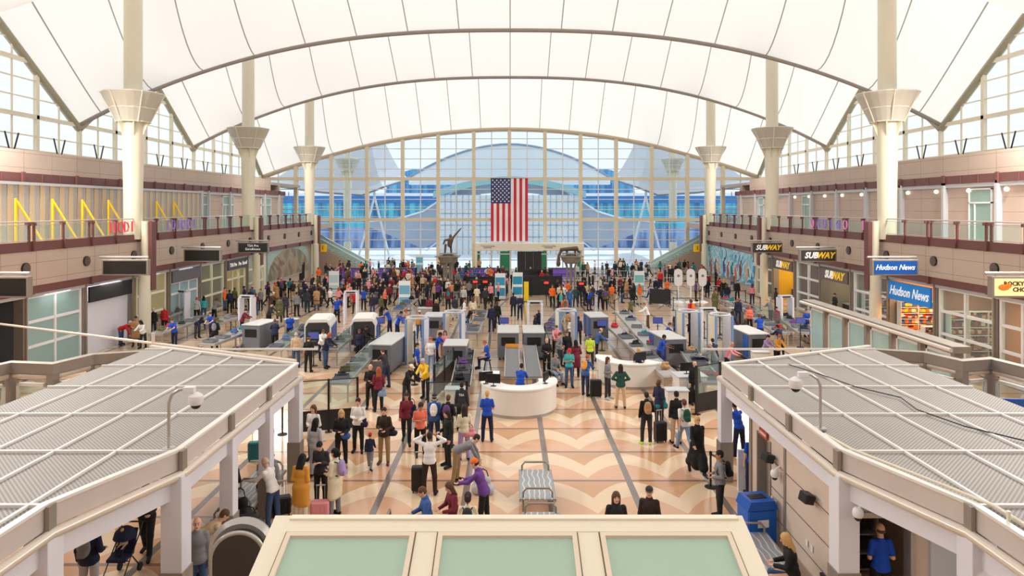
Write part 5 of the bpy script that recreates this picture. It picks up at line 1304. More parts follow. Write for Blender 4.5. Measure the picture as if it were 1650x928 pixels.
CC = {'black': (16, 16, 19), 'charcoal': (44, 44, 50), 'grey': (128, 128, 132), 'light_grey': (186, 186, 190), 'white': (238, 236, 234), 'cream': (230, 218, 190), 'beige': (206, 180, 146), 'navy': (24, 30, 62), 'royal_blue': (14, 74, 190), 'blue': (54, 96, 160), 'denim': (60, 84, 124), 'dark_denim': (36, 50, 82), 'light_denim': (128, 156, 190), 'teal': (24, 124, 134), 'turquoise': (60, 176, 178), 'green': (58, 120, 70), 'olive': (92, 92, 58), 'dark_green': (26, 76, 64), 'yellow': (244, 196, 40), 'lime': (206, 232, 60), 'mustard': (222, 156, 60), 'orange': (244, 110, 34), 'red': (196, 34, 44), 'maroon': (118, 30, 48), 'pink': (232, 150, 160), 'purple': (104, 60, 140), 'lilac': (170, 150, 200), 'brown': (96, 64, 46), 'dark_brown': (48, 32, 26), 'tan': (186, 144, 100), 'khaki': (160, 132, 92), 'coral': (240, 120, 96),
      'blonde': (206, 166, 104), 'ginger': (170, 90, 50), 'silver': (190, 188, 186)}
def cm(n): return mat('cloth_' + n, CC[n], .8, var=.12, scale=8)
def part(me, m, parent, name):
    o = bpy.data.objects.new(name, me); COL.objects.link(o); o.parent = parent
    if not me.materials: me.materials.append(m)
    o.material_slots[0].link = 'OBJECT'; o.material_slots[0].material = m
    return o
def person(x, y, face, pose='stand', top=('jacket', 'black'), legs=('trousers', 'denim'), hair=('short', 'dark_brown'), skin=1, shoe='black', scale=1.0, mirror=False, z=0.0, label='', group=None, brim=None, extra=None):
    """face: heading in degrees, 0 = towards the camera, 180 = away"""
    me, J, zmin, HM = body_mesh(pose)
    if not me.materials:
        for m in (SK[1], EYE, LIP): me.materials.append(m)
    o = bpy.data.objects.new('person', me); COL.objects.link(o)
    o.material_slots[0].link = 'OBJECT'; o.material_slots[0].material = SK[skin]
    o.scale = (-scale if mirror else scale, scale, scale); o.rotation_euler = (0, 0, math.radians(face)); o.location = (x, y, z - zmin*scale + .008)
    tag(o, label, 'person', group)
    nm = {'jacket': 'jacket', 'shirt': 't_shirt', 'coat': 'long_coat', 'jumper': 'jumper'}
    part(cloth_mesh(top[0], pose), cm(top[1]), o, nm[top[0]]); part(cloth_mesh(legs[0], pose), cm(legs[1]), o, legs[0])
    for n in ('shoe_L', 'shoe_R'): part(cloth_mesh(n, pose), cm(shoe), o, 'shoe')
    if hair:
        h = part(hair_mesh(hair[0]), cm(hair[1]), o, {'beanie': 'beanie', 'cap': 'cap'}.get(hair[0], 'hair')); h.matrix_local = HM
        if hair[0] == 'cap': part(CACHE[('hair', 'brim')], cm(hair[1]), h, 'brim')
        if hair[0] in ('beanie', 'cap'):
            h2 = part(hair_mesh('fringe'), cm(brim or 'dark_brown'), o, 'hair'); h2.matrix_local = HM
    return o, J
# ------------------------------------------------------------------ luggage and carried things
def suitcase(x, y, rz, c, label, h=.62, w=.42, d=.26, z=0.0, grp='suitcases on the floor'):
    t = thing('suitcase', label, 'suitcase', (x, y, z), rz, grp)
    m = mat('luggage_' + c, CC[c], .45, var=.08)
    mb = MB(); mb.box(-w/2, w/2, -d/2, d/2, .05, h, b=.035); 
    for i in range(4): mb.box(-w*.36+i*w*.22, -w*.36+i*w*.22+.03, -d/2-.008, -d/2+.01, .12, h-.07, b=.004)
    mb.build('shell', m, t)
    mb = MB(); mb.cyl((-w*.22, d*.3, h), (-w*.22, d*.3, h+.36), .009, n=6); mb.cyl((w*.22, d*.3, h), (w*.22, d*.3, h+.36), .009, n=6); mb.box(-w*.26, w*.26, d*.3-.015, d*.3+.015, h+.35, h+.385, b=.006); mb.build('handle', STEEL, t)
    for sx in (-1, 1):
        for sy in (-1, 1): mb = MB(); mb.cyl((sx*w*.38-.012, sy*d*.34, .03), (sx*w*.38+.012, sy*d*.34, .03), .03, n=10); mb.build('wheel', RUBBER, t)
    return t
def backpack_mesh():
    F_ = Field(.014); F_.ell((0, .08, .02), (.13, .075, .2), None, .03); F_.ell((0, .13, -.07), (.1, .06, .1), None, .03); F_.ell((0, .07, .15), (.1, .065, .09), None, .03); F_.cut.append(((0, .02, 0), (0, -1, 0))); return F_.mesh('bag_body')[0]
BP = {}
def backpack(o, J, c, label, front=False, group='backpacks worn by travellers'):
    """hung on a person's back; stays a thing of its own"""
    if 'me' not in BP:
        BP['me'] = backpack_mesh(); mb = MB()
        for sx in (-1, 1): mb.tube([(sx*.08, .02, .17), (sx*.11, -.06, .2), (sx*.125, -.19, .13), (sx*.13, -.24, -.02), (sx*.13, -.17, -.14), (sx*.1, .02, -.16)], .014, 6)
        me = bpy.data.meshes.new('strap'); me.from_pydata(mb.v, [], mb.f); BP['st'] = me
        mb = MB(); mb.box(-.08, .08, .175, .2, -.14, -.01, b=.01); mb.box(-.09, .09, .14, .15, .07, .085); me = bpy.data.meshes.new('pocket'); me.from_pydata(mb.v, [], mb.f); BP['pk'] = me
    up, fw = J['up'], J['fw']; base = J['waist']*.25 + J['chest']*.75 - fw*.135
    R = Matrix(((1, 0, 0, base[0]), (0, -fw[1], up[1], base[1]), (0, -fw[2], up[2], base[2]), (0, 0, 0, 1)))
    W = Matrix.Translation(o.location) @ Matrix.Rotation(o.rotation_euler.z, 4, 'Z') @ Matrix.Diagonal((o.scale.x, o.scale.y, o.scale.z, 1)) @ R
    t = bpy.data.objects.new('backpack', None); COL.objects.link(t); t.matrix_world = W; tag(t, label, 'backpack', group)
    m = cm(c); part(BP['me'], m, t, 'bag_body'); part(BP['st'], cm('black'), t, 'strap'); part(BP['pk'], cm('charcoal') if c == 'black' else cm(c), t, 'pocket')
    return t
def soft_bag(x, y, z, c, label, sx=.25, sy=.16, sz=.18, rz=0.0, grp='soft bags'):
    key = 'sb'
    if key not in BP:
        F_ = Field(.018); F_.cap((-.16, -.05, .1), (.16, -.05, .1), .09, .09, .04); F_.cap((-.16, .05, .1), (.16, .05, .1), .09, .09, .04); F_.cap((-.13, -.02, .24), (.12, .0, .26), .07, .06, .06); F_.ell((.06, .02, .27), (.1, .09, .07), None, .04); F_.ell((-.1, -.1, .14), (.1, .06, .08), None, .02); F_.cut.append(((0, 0, .02), (0, 0, -1))); BP[key] = F_.mesh('bag_body')[0]
        mb = MB(); mb.tube([(-.12, 0, .32), (-.08, 0, .44), (.0, 0, .48), (.08, 0, .44), (.12, 0, .33)], .012, 6); me = bpy.data.meshes.new('strap'); me.from_pydata(mb.v, [], mb.f); BP['sbs'] = me
    t = thing('soft_bag', label, 'bag', (x, y, z), rz, grp); t.scale = (sx/.25, sy/.16, sz/.18)
    part(BP[key], cm(c), t, 'bag_body'); part(BP['sbs'], cm('black'), t, 'strap'); return t
def stroller(x, y, rz, c, label):
    t = thing('stroller', label, 'stroller', (x, y, 0), rz)
    mb = MB()
    for s in (-1, 1):
        mb.tube([(s*.22, .45, 1.02), (s*.22, .3, .8), (s*.22, -.05, .45), (s*.22, -.35, .12)], .014, 6); mb.tube([(s*.22, .0, .5), (s*.22, .32, .12)], .014, 6)
    mb.tube([(-.22, .45, 1.02), (.22, .45, 1.02)], .018, 6); mb.tube([(-.22, -.1, .42), (.22, -.1, .42)], .012, 6); mb.build('frame', BLACK, t)
    mb = MB(); mb.prism([(.26, .98), (.1, .55), (-.22, .5), (-.22, .44), (.14, .48), (.31, .95)], -.2, .2, 'x'); mb.build('seat', cm(c), t)
    mb = MB(); mb.lathe([(.24, 0), (.2, .14), (.1, .22), (.01, .24)], 12, c=(0, .14, .82)); mb.build('canopy', cm(c), t, smooth=50)
    for s in (-1, 1):
        for yy in (-.36, .33): mb = MB(); mb.cyl((s*.22-.02, yy, .09), (s*.22+.02, yy, .09), .09, n=12); mb.build('wheel', RUBBER, t)
# ------------------------------------------------------------------ checkpoint equipment
BINM = mat('grey_tray', (120, 122, 128), .5); ROLL = mat('grey_roller', (136, 138, 142), .35, metal=.4); RUBB = mat('belt_black', (44, 44, 48), .6)
def tray(x, y, z, rz, label, c=None, grp='grey screening trays'):
    if 'tray' not in BP:
        mb = MB(); a, b_, h = .3, .22, .12
        mb.box(-a, a, -b_, b_, 0, .015); mb.box(-a-.02, -a, -b_-.02, b_+.02, 0, h); mb.box(a, a+.02, -b_-.02, b_+.02, 0, h); mb.box(-a, a, -b_-.02, -b_, 0, h); mb.box(-a, a, b_, b_+.02, 0, h)
        me = bpy.data.meshes.new('tray'); me.from_pydata(mb.v, [], mb.f); BP['tray'] = me
    o = part(BP['tray'], BINM if c is None else cm(c), None, 'screening_tray'); o.location = (x, y, z); o.rotation_euler.z = rz; tag(o, label, 'tray', grp); return o
def conveyor(x, y, rz, L_, label, w=.75, h=.82, rollers=True, glass_side=False, grp='roller conveyors', mtop=None):
    """runs along local y, from 0 to L_"""
    t = thing('roller_conveyor', label, 'conveyor', (x, y, 0), rz, grp)
    mb = MB(); mb.box(-w/2-.05, -w/2, 0, L_, h-.1, h+.06, b=.01); mb.box(w/2, w/2+.05, 0, L_, h-.1, h+.06, b=.01); mb.box(-w/2, w/2, 0, L_, h-.08, h-.03); mb.build('frame', STEEL, t)
    if rollers:
        mb = MB(); n = min(100, int(L_/.11)); 
        for i in range(n): yy = (i+.5)*L_/n; mb.cyl((-w/2, yy, h), (w/2, yy, h), .035, n=6)
        r = mb.build('roller_bed', mtop or ROLL, t); r['kind'] = 'stuff'
    else:
        mb = MB(); mb.box(-w/2, w/2, 0, L_, h-.03, h+.02); mb.build('table_top', mtop or STEEL, t)
    for yy in [.15, L_-.15] + ([L_/2] if L_ > 2.5 else []):
        for sx in (-1, 1): mb = MB(); mb.box(sx*w/2*.9-.03, sx*w/2*.9+.03, yy-.03, yy+.03, 0, h-.08); mb.build('leg', STEEL, t)
    if glass_side:
        mb = MB(); mb.box(w/2+.06, w/2+.08, .1, L_-.1, h+.05, h+.75); mb.build('glass_screen', PANE, t)
    return t
def xray(x, y, rz, label, kind='white', L_=2.3):
    t = thing('baggage_scanner', label, 'scanner', (x, y, 0), rz, 'baggage scanners')
    shell = {'white': OFFW, 'steel': GREY}[kind]
    if kind == 'white':
        mb = MB(); mb.prism([(-.72, .25), (-.72, 1.5), (-.62, 1.75), (-.45, 1.85), (.45, 1.85), (.62, 1.75), (.72, 1.5), (.72, .25)], -L_/2, L_/2, 'y'); mb.build('shell', shell, t)
        for yy in (-1, 1):
            mb = MB(); mb.prism([(-.64, .4), (-.64, 1.45), (-.5, 1.68), (.5, 1.68), (.64, 1.45), (.64, .4)], *sorted((yy*(L_/2+.015), yy*L_/2)), 'y'); f = mb.build('end_panel', DARK, t)
            mb = MB(); mb.box(-.36, .36, *sorted((yy*(L_/2+.025), yy*(L_/2+.015))), .78, 1.3); mb.build('curtain', BLACK, f)
        mb = MB(); mb.box(-.76, -.72, -L_/2+.1, L_/2-.1, .3, 1.4, b=.01); mb.build('blue_door', BLUE, t)
        mb = MB(); mb.box(.72, .76, -L_/2+.1, L_/2-.1, .3, 1.4, b=.01); mb.build('side_door', BLUE, t)
    else:
        mb = MB(); mb.box(-.55, .55, -L_/2, L_/2, .15, 1.42, b=.03); mb.build('shell', mat('scanner_grey', (112, 114, 122), .45), t)
        mb = MB(); mb.box(-.58, .58, -L_/2-.02, L_/2+.02, 1.42, 1.48, b=.01); mb.build('top', mat('scanner_top', (196, 196, 194), .4, var=.15, scale=12), t)
        for yy in (-1, 1): mb = MB(); mb.box(-.36, .36, *sorted((yy*(L_/2+.02), yy*L_/2)), .78, 1.22); mb.build('curtain', BLACK, t)
        for q in (-L_/2+.05, L_/2-.7): mb = MB(); mb.box(-.565, -.55, q, q+.65, .25, 1.35); mb.build('blue_panel', BLUE, t)
    for sx in (-1, 1):
        for sy in (-1, 1): mb = MB(); mb.cyl((sx*.45, sy*(L_/2-.2), 0), (sx*.45, sy*(L_/2-.2), .26), .05, n=8); mb.build('foot', DARK, t)
    return t
def monitor(x, y, z, rz, label, c=SCREEN, grp='operator monitors', pole=0.0):
    t = thing('monitor', label, 'monitor', (x, y, z), rz, grp)
    mb = MB(); mb.box(-.28, .28, -.02, .03, .12, .48, b=.01); mb.build('case', BLACK, t); mb = MB(); mb.box(-.26, .26, -.025, -.02, .14, .46); mb.build('screen', c, t)
    mb = MB(); mb.cyl((0, .03, 0), (0, .03, .2), .02, n=6); mb.box(-.1, .1, -.06, .1, 0, .015)
    if pole: mb.cyl((0, .03, -pole), (0, .03, 0), .03, n=8); mb.cyl((0, .03, -pole), (0, .03, -pole+.03), .2, n=12)
    mb.build('stand', DARK, t); return t
def metal_detector(x, y, rz, label):
    t = thing('metal_detector', label, 'metal detector', (x, y, 0), rz, 'walk-through metal detectors')
    for sx in (-1, 1): mb = MB(); mb.box(sx*.42-.06, sx*.42+.06, -.3, .3, 0, 2.15, b=.02); mb.build('side_panel', LILAC, t)
    mb = MB(); mb.box(-.48, .48, -.15, .15, 2.1, 2.3, b=.02); mb.build('header', LGREY, t)
    mb = MB(); mb.box(-.3, .3, -.16, -.15, 2.15, 2.24); mb.build('display', BLACK, t)
def body_scanner(x, y, rz, label, c=CREAM):
    t = thing('body_scanner', label, 'body scanner', (x, y, 0), rz, 'body scanners')
    for sx in (-1, 1):
        mb = MB(); pts = [(sx*(.36+.22*math.cos(a)), .5*math.sin(a)) for a in [-1.25+2.5*i/8 for i in range(9)]]
        pts2 = [(p[0]-sx*.06, p[1]*.9) for p in reversed(pts)]; mb.prism(pts+pts2, 0, 2.3); p = mb.build('curved_wall', LILAC if sx > 0 else c, t)
        for sy in (-1, 1): mb = MB(); mb.box(sx*.45-.06, sx*.45+.06, sy*.5-.04, sy*.5+.04, 0, 2.34, b=.01); mb.build('edge_post', mat('scanner_blue_grey', (120, 150, 196), .4), p)
    mb = MB(); mb.tube([(.5*math.cos(a), .5*math.sin(a), 2.36) for a in [2*PI*k/20 for k in range(20)]], .06, 6, closed=True); mb.build('top_ring', LGREY, t)
    mb = MB(); mb.cyl((0, 0, 0), (0, 0, .03), .42, n=20); mb.build('floor_mat', GREY, t)
def stanchion(x, y, label='', belt=None, c=BLACK, grp='black queue posts'):
    key = 'stan'
    if key not in BP:
        mb = MB(); mb.lathe([(.17, 0), (.17, .02), (.05, .05)], 14); me = bpy.data.meshes.new('base'); me.from_pydata(mb.v, [], mb.f); BP['stb'] = me
        mb = MB(); mb.lathe([(.032, .04), (.032, .92), (.045, .93), (.045, 1.02), (.02, 1.04)], 10); me = bpy.data.meshes.new('post'); me.from_pydata(mb.v, [], mb.f); BP[key] = me
    t = thing('queue_post', label, 'stanchion', (x, y, 0), 0, grp); part(BP['stb'], c, t, 'base'); part(BP[key], c, t, 'post')
    if belt:
        mb = MB(); dx, dy = belt[0]-x, belt[1]-y; L_ = math.hypot(dx, dy); M = Matrix.Rotation(math.atan2(dy, dx), 4, 'Z'); mb.box(.04, L_-.04, -.004, .004, .93, .98, M=M); mb.build('belt', c, t)
    return t
def glass_barrier(x, y, rz, L_, label, h=1.5, n=3, base=.75, c=BLACK, solid=False):
    t = thing('glass_barrier', label, 'barrier', (x, y, 0), rz, 'black framed barriers')
    for i in range(n+1):
        mb = MB(); xx = i*L_/n; mb.box(xx-.04, xx+.04, -.04, .04, 0, h); mb.box(xx-.12, xx+.12, -.12, .12, 0, .03); mb.build('post', c, t)
    mb = MB(); mb.box(0, L_, -.02, .02, h-.05, h-.02); mb.build('top_rail', c, t)
    if base: mb = MB(); mb.box(.04, L_-.04, -.015, .015, .08, base); mb.build('lower_panel', mat('black_panel', (32, 32, 36), .4), t)
    for i in range(n):
        if not solid: mb = MB(); mb.box(i*L_/n+.05, (i+1)*L_/n-.05, -.006, .006, base+.02, h-.06); mb.build('glass_panel', PANE, t)
def podium(x, y, rz, label, c=OFFW, w=.7, d=.5, h=1.05):
    t = thing('podium', label, 'desk', (x, y, 0), rz, 'small officer desks')
    mb = MB(); mb.box(-w/2, w/2, -d/2, d/2, 0, h-.05, b=.02); mb.build('cabinet', c, t); mb = MB(); mb.box(-w/2-.04, w/2+.04, -d/2-.04, d/2+.04, h-.05, h, b=.01); mb.build('worktop', LGREY, t); return t
def info_totem(x, y, label, c1=(120, 196, 220), h=2.1, w=.75, c2=(240, 244, 246)):
    t = thing('info_totem', label, 'sign', (x, y, 0), 0, 'standing information boards')
    mb = MB(); mb.box(-w/2, w/2, -.05, .05, .05, h, b=.01); mb.build('board', mat('totem_%d%d%d' % c2, c2, .4), t)
    for q in (.55, .15): mb = MB(); mb.box(-w/2+.04, w/2-.04, -.055, -.05, h*q, h*(q+.3)); mb.build('printed_band', mat('totem_%d%d%d' % c1, c1, .4), t)
    mb = MB(); mb.box(-w/2-.05, w/2+.05, -.2, .2, 0, .05); mb.build('base', DARK, t)
def curved_desk(x, y, r, a0, a1, label, rz=0.0, depth=.7, tail=0.0):
    t = thing('curved_desk', label, 'desk', (x, y, 0), rz, 'white curved officer desks')
    n = 24; A = [a0+(a1-a0)*i/n for i in range(n+1)]
    def ring(ro, ri, z0, z1, m, nm):
        out = [(ro*math.cos(a), ro*math.sin(a)) for a in A]; inn = [(ri*math.cos(a), ri*math.sin(a)) for a in A]
        if tail: out = [(out[0][0]-0, out[0][1]+tail)] + out; inn = [(inn[0][0], inn[0][1]+tail)] + inn
        mb = MB()
        N = len(out); vs = [(p[0], p[1], z) for z in (z0, z1) for p in out+inn]; K = 2*N
        fs = []
        for i in range(N-1): fs += [(i, i+1, K+i+1, K+i), (N+i+1, N+i, K+N+i, K+N+i+1), (K+i, K+i+1, K+N+i+1, K+N+i), (i+1, i, N+i, N+i+1)]
        fs += [(0, K, K+N, N), (N-1, 2*N-1, K+2*N-1, K+N-1)]
        mb.add(vs, fs); mb.build(nm, m, t, smooth=40)
    ring(r, r-.08, .12, 1.06, OFFW, 'front_panel'); ring(r-.03, r-.1, 0, .12, STEEL, 'plinth'); ring(r+.04, r-depth, 1.06, 1.12, mat('desk_top_white', (246, 244, 240), .35), 'worktop')
    return t
# ------------------------------------------------------------------ security lanes
def at(x, y): p = fl(x, y); return p[0], p[1]
# central white curved desk with its two roller lanes
cx, cy = 0.0, 30.2
cx, cy = at(832, 668)
curved_desk(.35, 27.3, 1.5, -PI*.98, .3, 'large white curved desk in the middle of the floor where an officer in blue stands', tail=1.6)
conveyor(.1, 29.0, 0, 6.6, 'left of the two white edged roller lanes running into the curved desk', w=.62, grp='twin roller lanes'); conveyor(1.0, 29.0, 0, 6.6, 'right of the two white edged roller lanes running into the curved desk', w=.62, grp='twin roller lanes')
xray(-.1, 36.9, 0, 'white topped baggage scanner behind the left lane of the curved desk', 'steel'); xray(1.25, 36.9, 0, 'white topped baggage scanner behind the right lane of the curved desk', 'steel')
tray(.1, 35.0, .87, 0, 'yellow filled tray leaving the scanner behind the curved desk', 'mustard'); 
monitor(-.95, 26.7, 1.12, .3, 'left black monitor on the central curved desk', BLACK); monitor(-.65, 26.35, 1.12, -.2, 'right black monitor beside the officer on the central curved desk', BLACK)
monitor(1.4, 26.75, 1.12, 1.2, 'black monitor at the right end of the central curved desk', BLACK)
# right curved desk
curved_desk(5.6, 31.6, 1.6, PI*.9, PI*1.75, 'white curved desk right of the centre, behind the woman in the green vest', tail=0)
podium(7.5, 28.6, .1, 'white square desk at the right end of the right curved desk', OFFW, 1.2, .9, 1.05)
monitor(5.8, 30.3, 1.12, .4, 'black monitor on the right curved desk', BLACK); monitor(7.4, 28.6, 1.05, .1, 'black monitor on the white square desk', BLACK)
def rot_between(a, b_): return math.atan2(b_[1]-a[1], b_[0]-a[0]) - PI/2
def conv_px(p, q, label, **k):
    a, b_ = at(*p), at(*q); return conveyor(a[0], a[1], rot_between(a, b_), math.hypot(b_[0]-a[0], b_[1]-a[1]), label, **k)
conv_px((1085, 640), (985, 545), 'long glass sided conveyor slanting back right of the centre', glass_side=False, mtop=STEEL)
conv_px((1062, 590), (1002, 520), 'steel search table slanting back beside the grey conveyor', rollers=False, w=1.0)
conv_px((742, 655), (752, 590), 'dark roller conveyor left of the curved desk', mtop=RUBB)
conv_px((760, 560), (778, 520), 'steel conveyor behind the dark roller conveyor', w=.7)
conv_px((545, 650), (610, 575), 'steel conveyor slanting back between the black barrier and grey scanner', w=.8, glass_side=True)
conv_px((440, 590), (500, 545), 'roller conveyor in front of the nearest white scanner on the left', w=.8, glass_side=True)
conv_px((530, 590), (575, 550), 'roller conveyor in front of the second white scanner on the left', w=.8, glass_side=True)
conv_px((250, 562), (330, 530), 'steel table with rollers at the far left lane', rollers=False); conv_px((340, 545), (400, 522), 'steel table in the second lane from the left', rollers=False)
conv_px((330, 580), (400, 552), 'long steel table nearest the left pavilion corner', rollers=False, w=1.0)
conv_px((240, 540), (300, 515), 'roller table along the left wall', w=.7)
conv_px((1150, 650), (1108, 590), 'roller conveyor carrying red bags on the right', w=.8, glass_side=True); conv_px((1260, 560), (1205, 520), 'steel conveyor slanting back near the second scanner on the right', w=.8, glass_side=True)
conv_px((1300, 560), (1262, 530), 'steel table beside the blue officer on the far right', rollers=False, w=.9); conv_px((1350, 575), (1315, 545), 'dark steel table behind the right mesh roof', rollers=False, w=.9)
conv_px((1215, 520), (1165, 498), 'long steel table in the far right lane', rollers=False, w=.8); conv_px((640, 520), (665, 498), 'steel conveyor in the middle left lane', w=.8); conv_px((880, 560), (905, 520), 'clear conveyor just right of the twin lanes', w=.8, glass_side=True)
# scanners
def xr(p, rz, label, kind='white', L_=2.3): a = at(*p); return xray(a[0], a[1], rz, label, kind, L_)
xr((517, 562), .12, 'white and blue baggage scanner on the left, nearer of the pair'); xr((588, 560), .12, 'white and blue baggage scanner on the left, farther right of the pair')
xr((628, 592), -.12, 'grey baggage scanner with pale top left of the crowd centre', 'steel', 3.2); xr((1205, 575), .1, 'grey and blue baggage scanner near the right mesh roof', 'steel', 2.6); xr((1075, 585), .15, 'grey baggage scanner right of the centre behind the slanting conveyor', 'steel', 2.4)
xr((420, 560), -.2, 'grey and blue scanner cabinet beside the left pavilion corner', 'steel', 2.0); xr((735, 600), 0, 'grey scanner behind the black barrier left of the curved desk', 'steel', 1.6); xr((960, 545), .1, 'white and blue scanner behind the clear conveyor', 'steel', 2.0); xr((700, 545), 0, 'low grey scanner between the body scanners', 'steel', 1.8)
for i, (p, l) in enumerate((((293, 520), 'white walk-through metal detector by the left wall'), ((398, 532), 'white walk-through metal detector left of the first white scanner'), ((566, 522), 'white walk-through metal detector behind the two white scanners'), ((1265, 532), 'white walk-through metal detector in the far right lane'), ((862, 545), 'grey walk-through metal detector beside the twin lanes'), ((1140, 560), 'pale walk-through metal detector between the striped scanners'))):
    a = at(*p); metal_detector(a[0], a[1], (-.25, -.2, 0, .25, 0, .1)[i], l)
for i, (p, l) in enumerate((((672, 585), 'tall cream body scanner in the middle left lane'), ((732, 572), 'tall body scanner left of the twin lanes'), ((912, 568), 'tall body scanner right of the twin lanes'), ((1108, 570), 'tall body scanner with white panel in the right lane'), ((1160, 578), 'tall cream and blue body scanner beside the grey blue scanner'))):
    a = at(*p); body_scanner(a[0], a[1], -.15 if i < 2 else .15, l)
for i, (x, y, l) in enumerate(((970, 565, 'purple screened monitor on a post right of the centre'), (655, 560, 'monitor on a post beside the grey scanner on the left'), (1290, 560, 'monitor on a post in the far right lane'), (505, 590, 'violet monitor before the nearest white scanner'), (612, 560, 'violet monitor before the second white scanner'), (812, 560, 'small blue monitor at the head of the twin lanes'), (1060, 560, 'monitor with a purple screen beside the two blue officers'))):
    a = at(x, y); monitor(a[0], a[1], 1.25, 0, l, SCREEN, pole=1.25)
for i, (x, y, l, c) in enumerate(((688, 520, 'steel podium in the middle of the crowd', STEEL), (735, 668, 'pale podium behind the officer in the dark jacket', OFFW), (470, 540, 'grey cabinet by the roller conveyor on the left', GREY), (1225, 600, 'pale desk beside the right pavilion corner', OFFW), (1090, 670, 'small white desk between barrier and backpackers', OFFW), (1185, 520, 'steel cabinet in the far right lane', STEEL), (645, 480, 'brown grey long podium in front of the far queue', DSTEEL))):
    a = at(x, y); podium(a[0], a[1], .1*(i % 3-1), l, c, 1.2 if i in (0, 6) else .8)
# black barriers
def gb(p, q, label, **k):
    a, b_ = at(*p), at(*q); glass_barrier(a[0], a[1], math.atan2(b_[1]-a[1], b_[0]-a[0]), math.hypot(b_[0]-a[0], b_[1]-a[1]), label, **k)
gb((482, 700), (576, 692), 'low black barrier with glass top in front of the steel conveyor', h=1.9, n=2, base=.8); gb((690, 690), (752, 688), 'black framed clear barrier where officers check bags', h=1.7, n=1, base=0)
gb((700, 645), (730, 612), 'dark framed glass barrier along the dark roller conveyor', h=1.5, n=2, base=.9); gb((1122, 668), (1122+38, 660), 'black barrier by the white desk on the right', h=1.9, n=1, base=.8)
gb((640, 590), (668, 575), 'black barrier beside the cream body scanner', h=1.4, n=2, base=.2); gb((885, 590), (878, 560), 'black barrier where an officer leans right of the twin lanes', h=1.4, n=1, base=.3)
gb((1180, 560), (1160, 540), 'black barrier behind the striped scanner', h=1.4, n=2, base=.2); gb((355, 470), (420, 462), 'tall black panel barrier before the left mural', h=2.2, n=3, base=2.0, solid=True); gb((425, 462), (490, 452), 'tall black panel barrier below the painted mural', h=2.0, n=3, base=1.8, solid=True)
gb((830, 478), (905, 476), 'black solid barrier in the middle of the far queue', h=1.9, n=3, base=1.8, solid=True); gb((845, 462), (890, 461), 'upper black barrier behind the middle of the far queue', h=1.8, n=2, base=1.7, solid=True); gb((752, 478), (800, 478), 'black barrier with red lights left of the middle', h=1.9, n=2, base=1.8, solid=True); gb((1048, 490), (1080, 492), 'black counter front on the right of the far queue', h=1.3, n=1, base=1.25, solid=True)
# far screens, totems and red lights
for i, x in enumerate((840, 853, 866)):
    a = fl(x+0, 447); t = thing('black_screen', 'tall black screen standing below the flag, ' + ['left', 'middle', 'right'][i] + ' of three', 'screen', (a[0], a[1], 0), 0, 'black screens below the flag'); mb = MB(); mb.box(-.46, .46, -.1, .1, .1, 3.0, b=.02); mb.build('panel', mat('black_led', (38, 36, 40), .5), t); mb = MB(); mb.box(-.4, .4, -.3, .3, 0, .1); mb.build('base', BLACK, t)
for i, (x, y, l, c) in enumerate(((806, 483, 'pale blue information board left of the middle', (60, 160, 200)), (834, 481, 'blue and white information board right of the middle', (40, 150, 190)), (652, 500, 'light blue board at the left of the far queue', (120, 180, 210)), (1030, 478, 'pale turquoise board on the right of the far queue', (130, 200, 200)), (676, 432+8, 'tall pale blue banner near the end window', (110, 190, 220)), (538, 478, 'small pale board in the left queue', (190, 220, 226)), (848, 486, 'yellow board beside the blue information board', (246, 210, 40)))):
    a = at(x, y); info_totem(a[0], a[1], l, c, 2.3 if i != 6 else 1.7, .9 if i != 6 else .4, (240, 244, 246) if i != 6 else (246, 210, 40))
for i, (x, y) in enumerate(((766, 490), (782, 490), (880, 492), (936, 494))):
    a = at(x, y); t = thing('lane_display', 'small black lane display with red characters, ' + ['leftmost', 'second from left', 'third from left', 'rightmost'][i], 'sign', (a[0], a[1]-.3, 1.9), 0, 'red lane displays'); mb = MB(); mb.box(-.4, .4, -.05, .05, -.18, .18); mb.build('case', BLACK, t); mb = MB(); mb.box(-.18, .18, -.06, -.05, -.08, .08); mb.build('lit_characters', mat('red_light', (250, 50, 40), .4, emit=1.5), t)
    mb = MB(); mb.cyl((0, 0, -1.9), (0, 0, -.15), .03, n=6); mb.build('post', BLACK, t)
for i, (x, y) in enumerate(((1093, 487), (1113, 487), (1132, 487))):
    a = at(x, y); t = thing('capsule_sign', 'white capsule shaped sign on a white stand, ' + ['left', 'middle', 'right'][i] + ' of three', 'sign', (a[0], a[1], 0), 0, 'white capsule signs')
    mb = MB(); pl_ = [(.34*math.cos(q), 2.1+.34*math.sin(q)+(.4 if math.sin(q) >= 0 else -.4)) for q in [2*PI*k/24 for k in range(24)]]; mb.prism(pl_, -.06, .06, 'y'); mb.build('board', WHITE, t)
    mb = MB(); mb.cyl((0, 0, .08), (0, 0, 1.5), .07, n=10); mb.build('post', WHITE, t); mb = MB(); mb.lathe([(.5, 0), (.3, .1), (.08, .16)], 16); mb.build('base', WHITE, t, smooth=50)
    mb = MB(); mb.ball((0, -.065, 2.25), (.12, .01, .12), 10, 6); mb.build('emblem', GREY, t)
